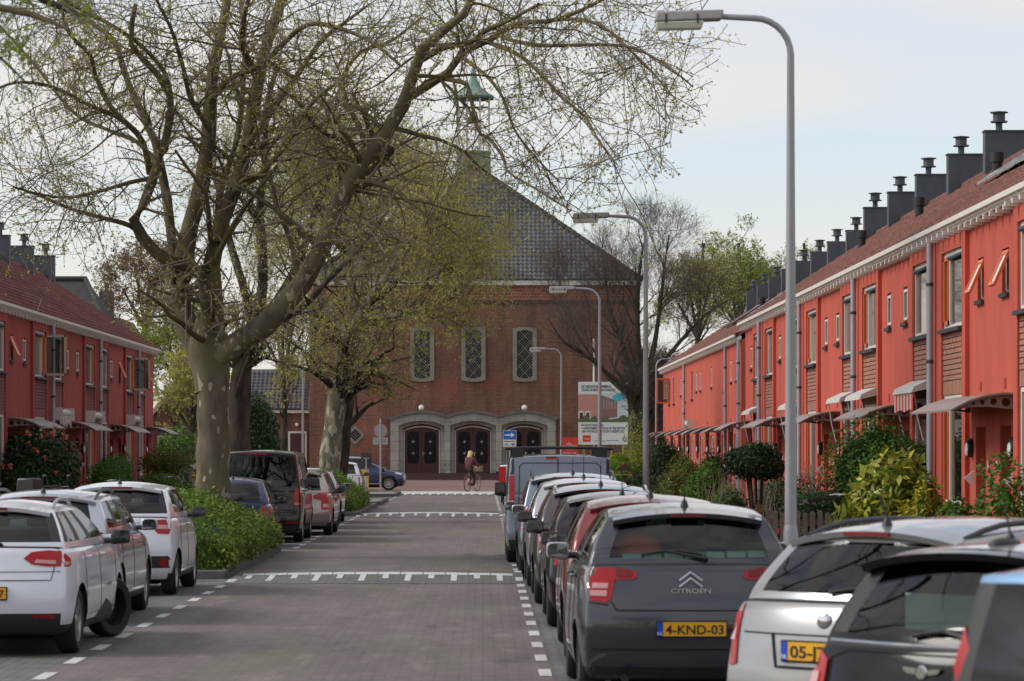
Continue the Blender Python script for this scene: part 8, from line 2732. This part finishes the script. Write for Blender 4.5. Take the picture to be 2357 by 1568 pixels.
# ------------------------------------------------------------------ the cyclist
def skin_body(name, verts, edges, radii, m, parent, root_i=0, sub=2):
    me = bpy.data.meshes.new(name); me.from_pydata(verts, edges, [])
    o = bpy.data.objects.new(name, me); COL.objects.link(o)
    o.modifiers.new('skin', 'SKIN'); sb = o.modifiers.new('sub', 'SUBSURF'); sb.levels = sub; sb.render_levels = sub
    me.update()
    for i, r_ in enumerate(radii):
        sv = me.skin_vertices[0].data[i]; sv.radius = (r_, r_) if not hasattr(r_, '__len__') else r_; sv.use_root = (i == root_i)
    dg = bpy.context.evaluated_depsgraph_get()
    out = bpy.data.meshes.new_from_object(o.evaluated_get(dg))
    bpy.data.objects.remove(o); bpy.data.meshes.remove(me)
    out.name = name; out.materials.clear(); out.materials.append(MATS[m]); out.shade_smooth()
    return link(name, out, parent)


per = thing('person', 'cyclist with blond hair in dark wine-red coat seen from behind', 'person', tuple(bike.location), R(-24))
J = dict(pel=(0, .2, 1.06), wai=(0, .22, 1.2), che=(0, .29, 1.42), nek=(0, .34, 1.55), hd0=(0, .37, 1.63), hd1=(0, .38, 1.75),
         shL=(-.17, .3, 1.47), shR=(.17, .3, 1.47), elL=(-.25, .46, 1.25), elR=(.25, .46, 1.25), wrL=(-.29, .63, 1.12), wrR=(.29, .63, 1.12),
         hiL=(-.1, .2, 1.02), hiR=(.1, .2, 1.02), knL=(-.11, .6, .88), knR=(.11, .56, .64), anL=(-.12, .42, .54), anR=(.12, .47, .25), toL=(-.12, .56, .49), toR=(.12, .62, .2),
         haL=(-.295, .69, 1.1), haR=(.295, .69, 1.1))
N_ = list(J)
E_ = [('pel', 'wai'), ('wai', 'che'), ('che', 'nek'), ('nek', 'hd0'), ('hd0', 'hd1'), ('che', 'shL'), ('che', 'shR'), ('shL', 'elL'), ('elL', 'wrL'), ('shR', 'elR'), ('elR', 'wrR'), ('pel', 'hiL'), ('pel', 'hiR'),
      ('hiL', 'knL'), ('knL', 'anL'), ('anL', 'toL'), ('hiR', 'knR'), ('knR', 'anR'), ('anR', 'toR'), ('wrL', 'haL'), ('wrR', 'haR')]
Rr = dict(pel=(.15, .12), wai=(.13, .1), che=(.15, .11), nek=.055, hd0=.075, hd1=.085, shL=.065, shR=.065, elL=.045, elR=.045, wrL=.03, wrR=.03, hiL=.09, hiR=.09, knL=.06, knR=.06, anL=.04, anR=.04, toL=.035, toR=.035, haL=.03, haR=.03)
V_, E2, RA = [J[n] for n in N_], [(N_.index(a), N_.index(c)) for a, c in E_], [Rr[n] for n in N_]
for hn, sx_ in (('haL', -1), ('haR', 1)):           # five fingers curled round each grip
    h = Vector(J[hn]); hi = N_.index(hn)
    for k in range(5):
        off = Vector((sx_ * (.02 - .004 * k), .02 + .0 * k, .012 - .016 * (k - 2)))
        a = h + Vector((sx_ * .012, .03, .02 - .014 * k)) if k < 4 else h + Vector((-sx_ * .03, .0, .01))
        c_ = a + (Vector((0, .03, -.03)) if k < 4 else Vector((-sx_ * .005, .04, -.01)))
        i0 = len(V_); V_ += [tuple(a), tuple(c_)]; RA += [.011, .009]; E2 += [(hi, i0), (i0, i0 + 1)]
body = skin_body('body', V_, E2, RA, 'skin', per)


def cloth(name, names, edges, grow, m, over=None):
    rr = [tuple(x + grow for x in Rr[n]) if isinstance(Rr[n], tuple) else Rr[n] + grow for n in names]
    for i, n in enumerate(names):
        if over and n in over: rr[i] = over[n]
    return skin_body(name, [J[n] for n in names], [(names.index(a), names.index(c)) for a, c in edges], rr, m, per)


J['hem'] = (0, .17, .98); Rr['hem'] = (.2, .17); J['hod'] = (0, .25, 1.55); Rr['hod'] = .1
cloth('coat', ['wai', 'che', 'nek', 'shL', 'shR', 'elL', 'elR', 'wrL', 'wrR', 'pel', 'hem', 'hod'], [('pel', 'hem'), ('pel', 'wai'), ('wai', 'che'), ('che', 'nek'), ('che', 'shL'), ('che', 'shR'), ('shL', 'elL'), ('elL', 'wrL'), ('shR', 'elR'), ('elR', 'wrR'), ('che', 'hod')], .035, 'jacket', {'nek': .085, 'hod': .085})
cloth('trousers', ['pel', 'hiL', 'hiR', 'knL', 'knR', 'anL', 'anR'], [('pel', 'hiL'), ('pel', 'hiR'), ('hiL', 'knL'), ('knL', 'anL'), ('hiR', 'knR'), ('knR', 'anR')], .012, 'trousers')
for a, t_ in (('anL', 'toL'), ('anR', 'toR')):
    b = MB(); p0, p1 = Vector(J[a]), Vector(J[t_]); b.tube([p0 + Vector((0, -.05, -.03)), p0 + Vector((0, .02, -.02)), p1 + Vector((0, .06, -.01))], [.045, .05, .035], 8); b.build('shoe', 'shoe', per, smooth=True)
b = MB(); b.ball((0, .345, 1.72), .115, 10, 0, (1, 1, 1.15)); b.ball((0, .27, 1.62), .1, 8, 0, (1.05, .6, 1.5)); b.ball((-.06, .26, 1.56), .06, 8, 0, (1, .6, 1.7)); b.ball((.06, .26, 1.57), .055, 8, 0, (1, .6, 1.6)); b.build('hair', 'blond_hair', per, smooth=True)
b = MB()
for sx_ in (-.034, .034): b.ball((sx_, .458, 1.70), .014, 6)
b.build('eye', 'sign_white', per); b = MB(); b.hexa([(-.014, .455, 1.64), (.014, .455, 1.64), (.008, .49, 1.645), (-.008, .49, 1.645), (-.01, .45, 1.69), (.01, .45, 1.69), (.004, .465, 1.69), (-.004, .465, 1.69)]); b.build('nose', 'skin', per)
b = MB(); b.box(-.025, .025, .452, .462, 1.6, 1.612); b.build('mouth', 'parcel_red', per)

bpy.context.view_layer.update()
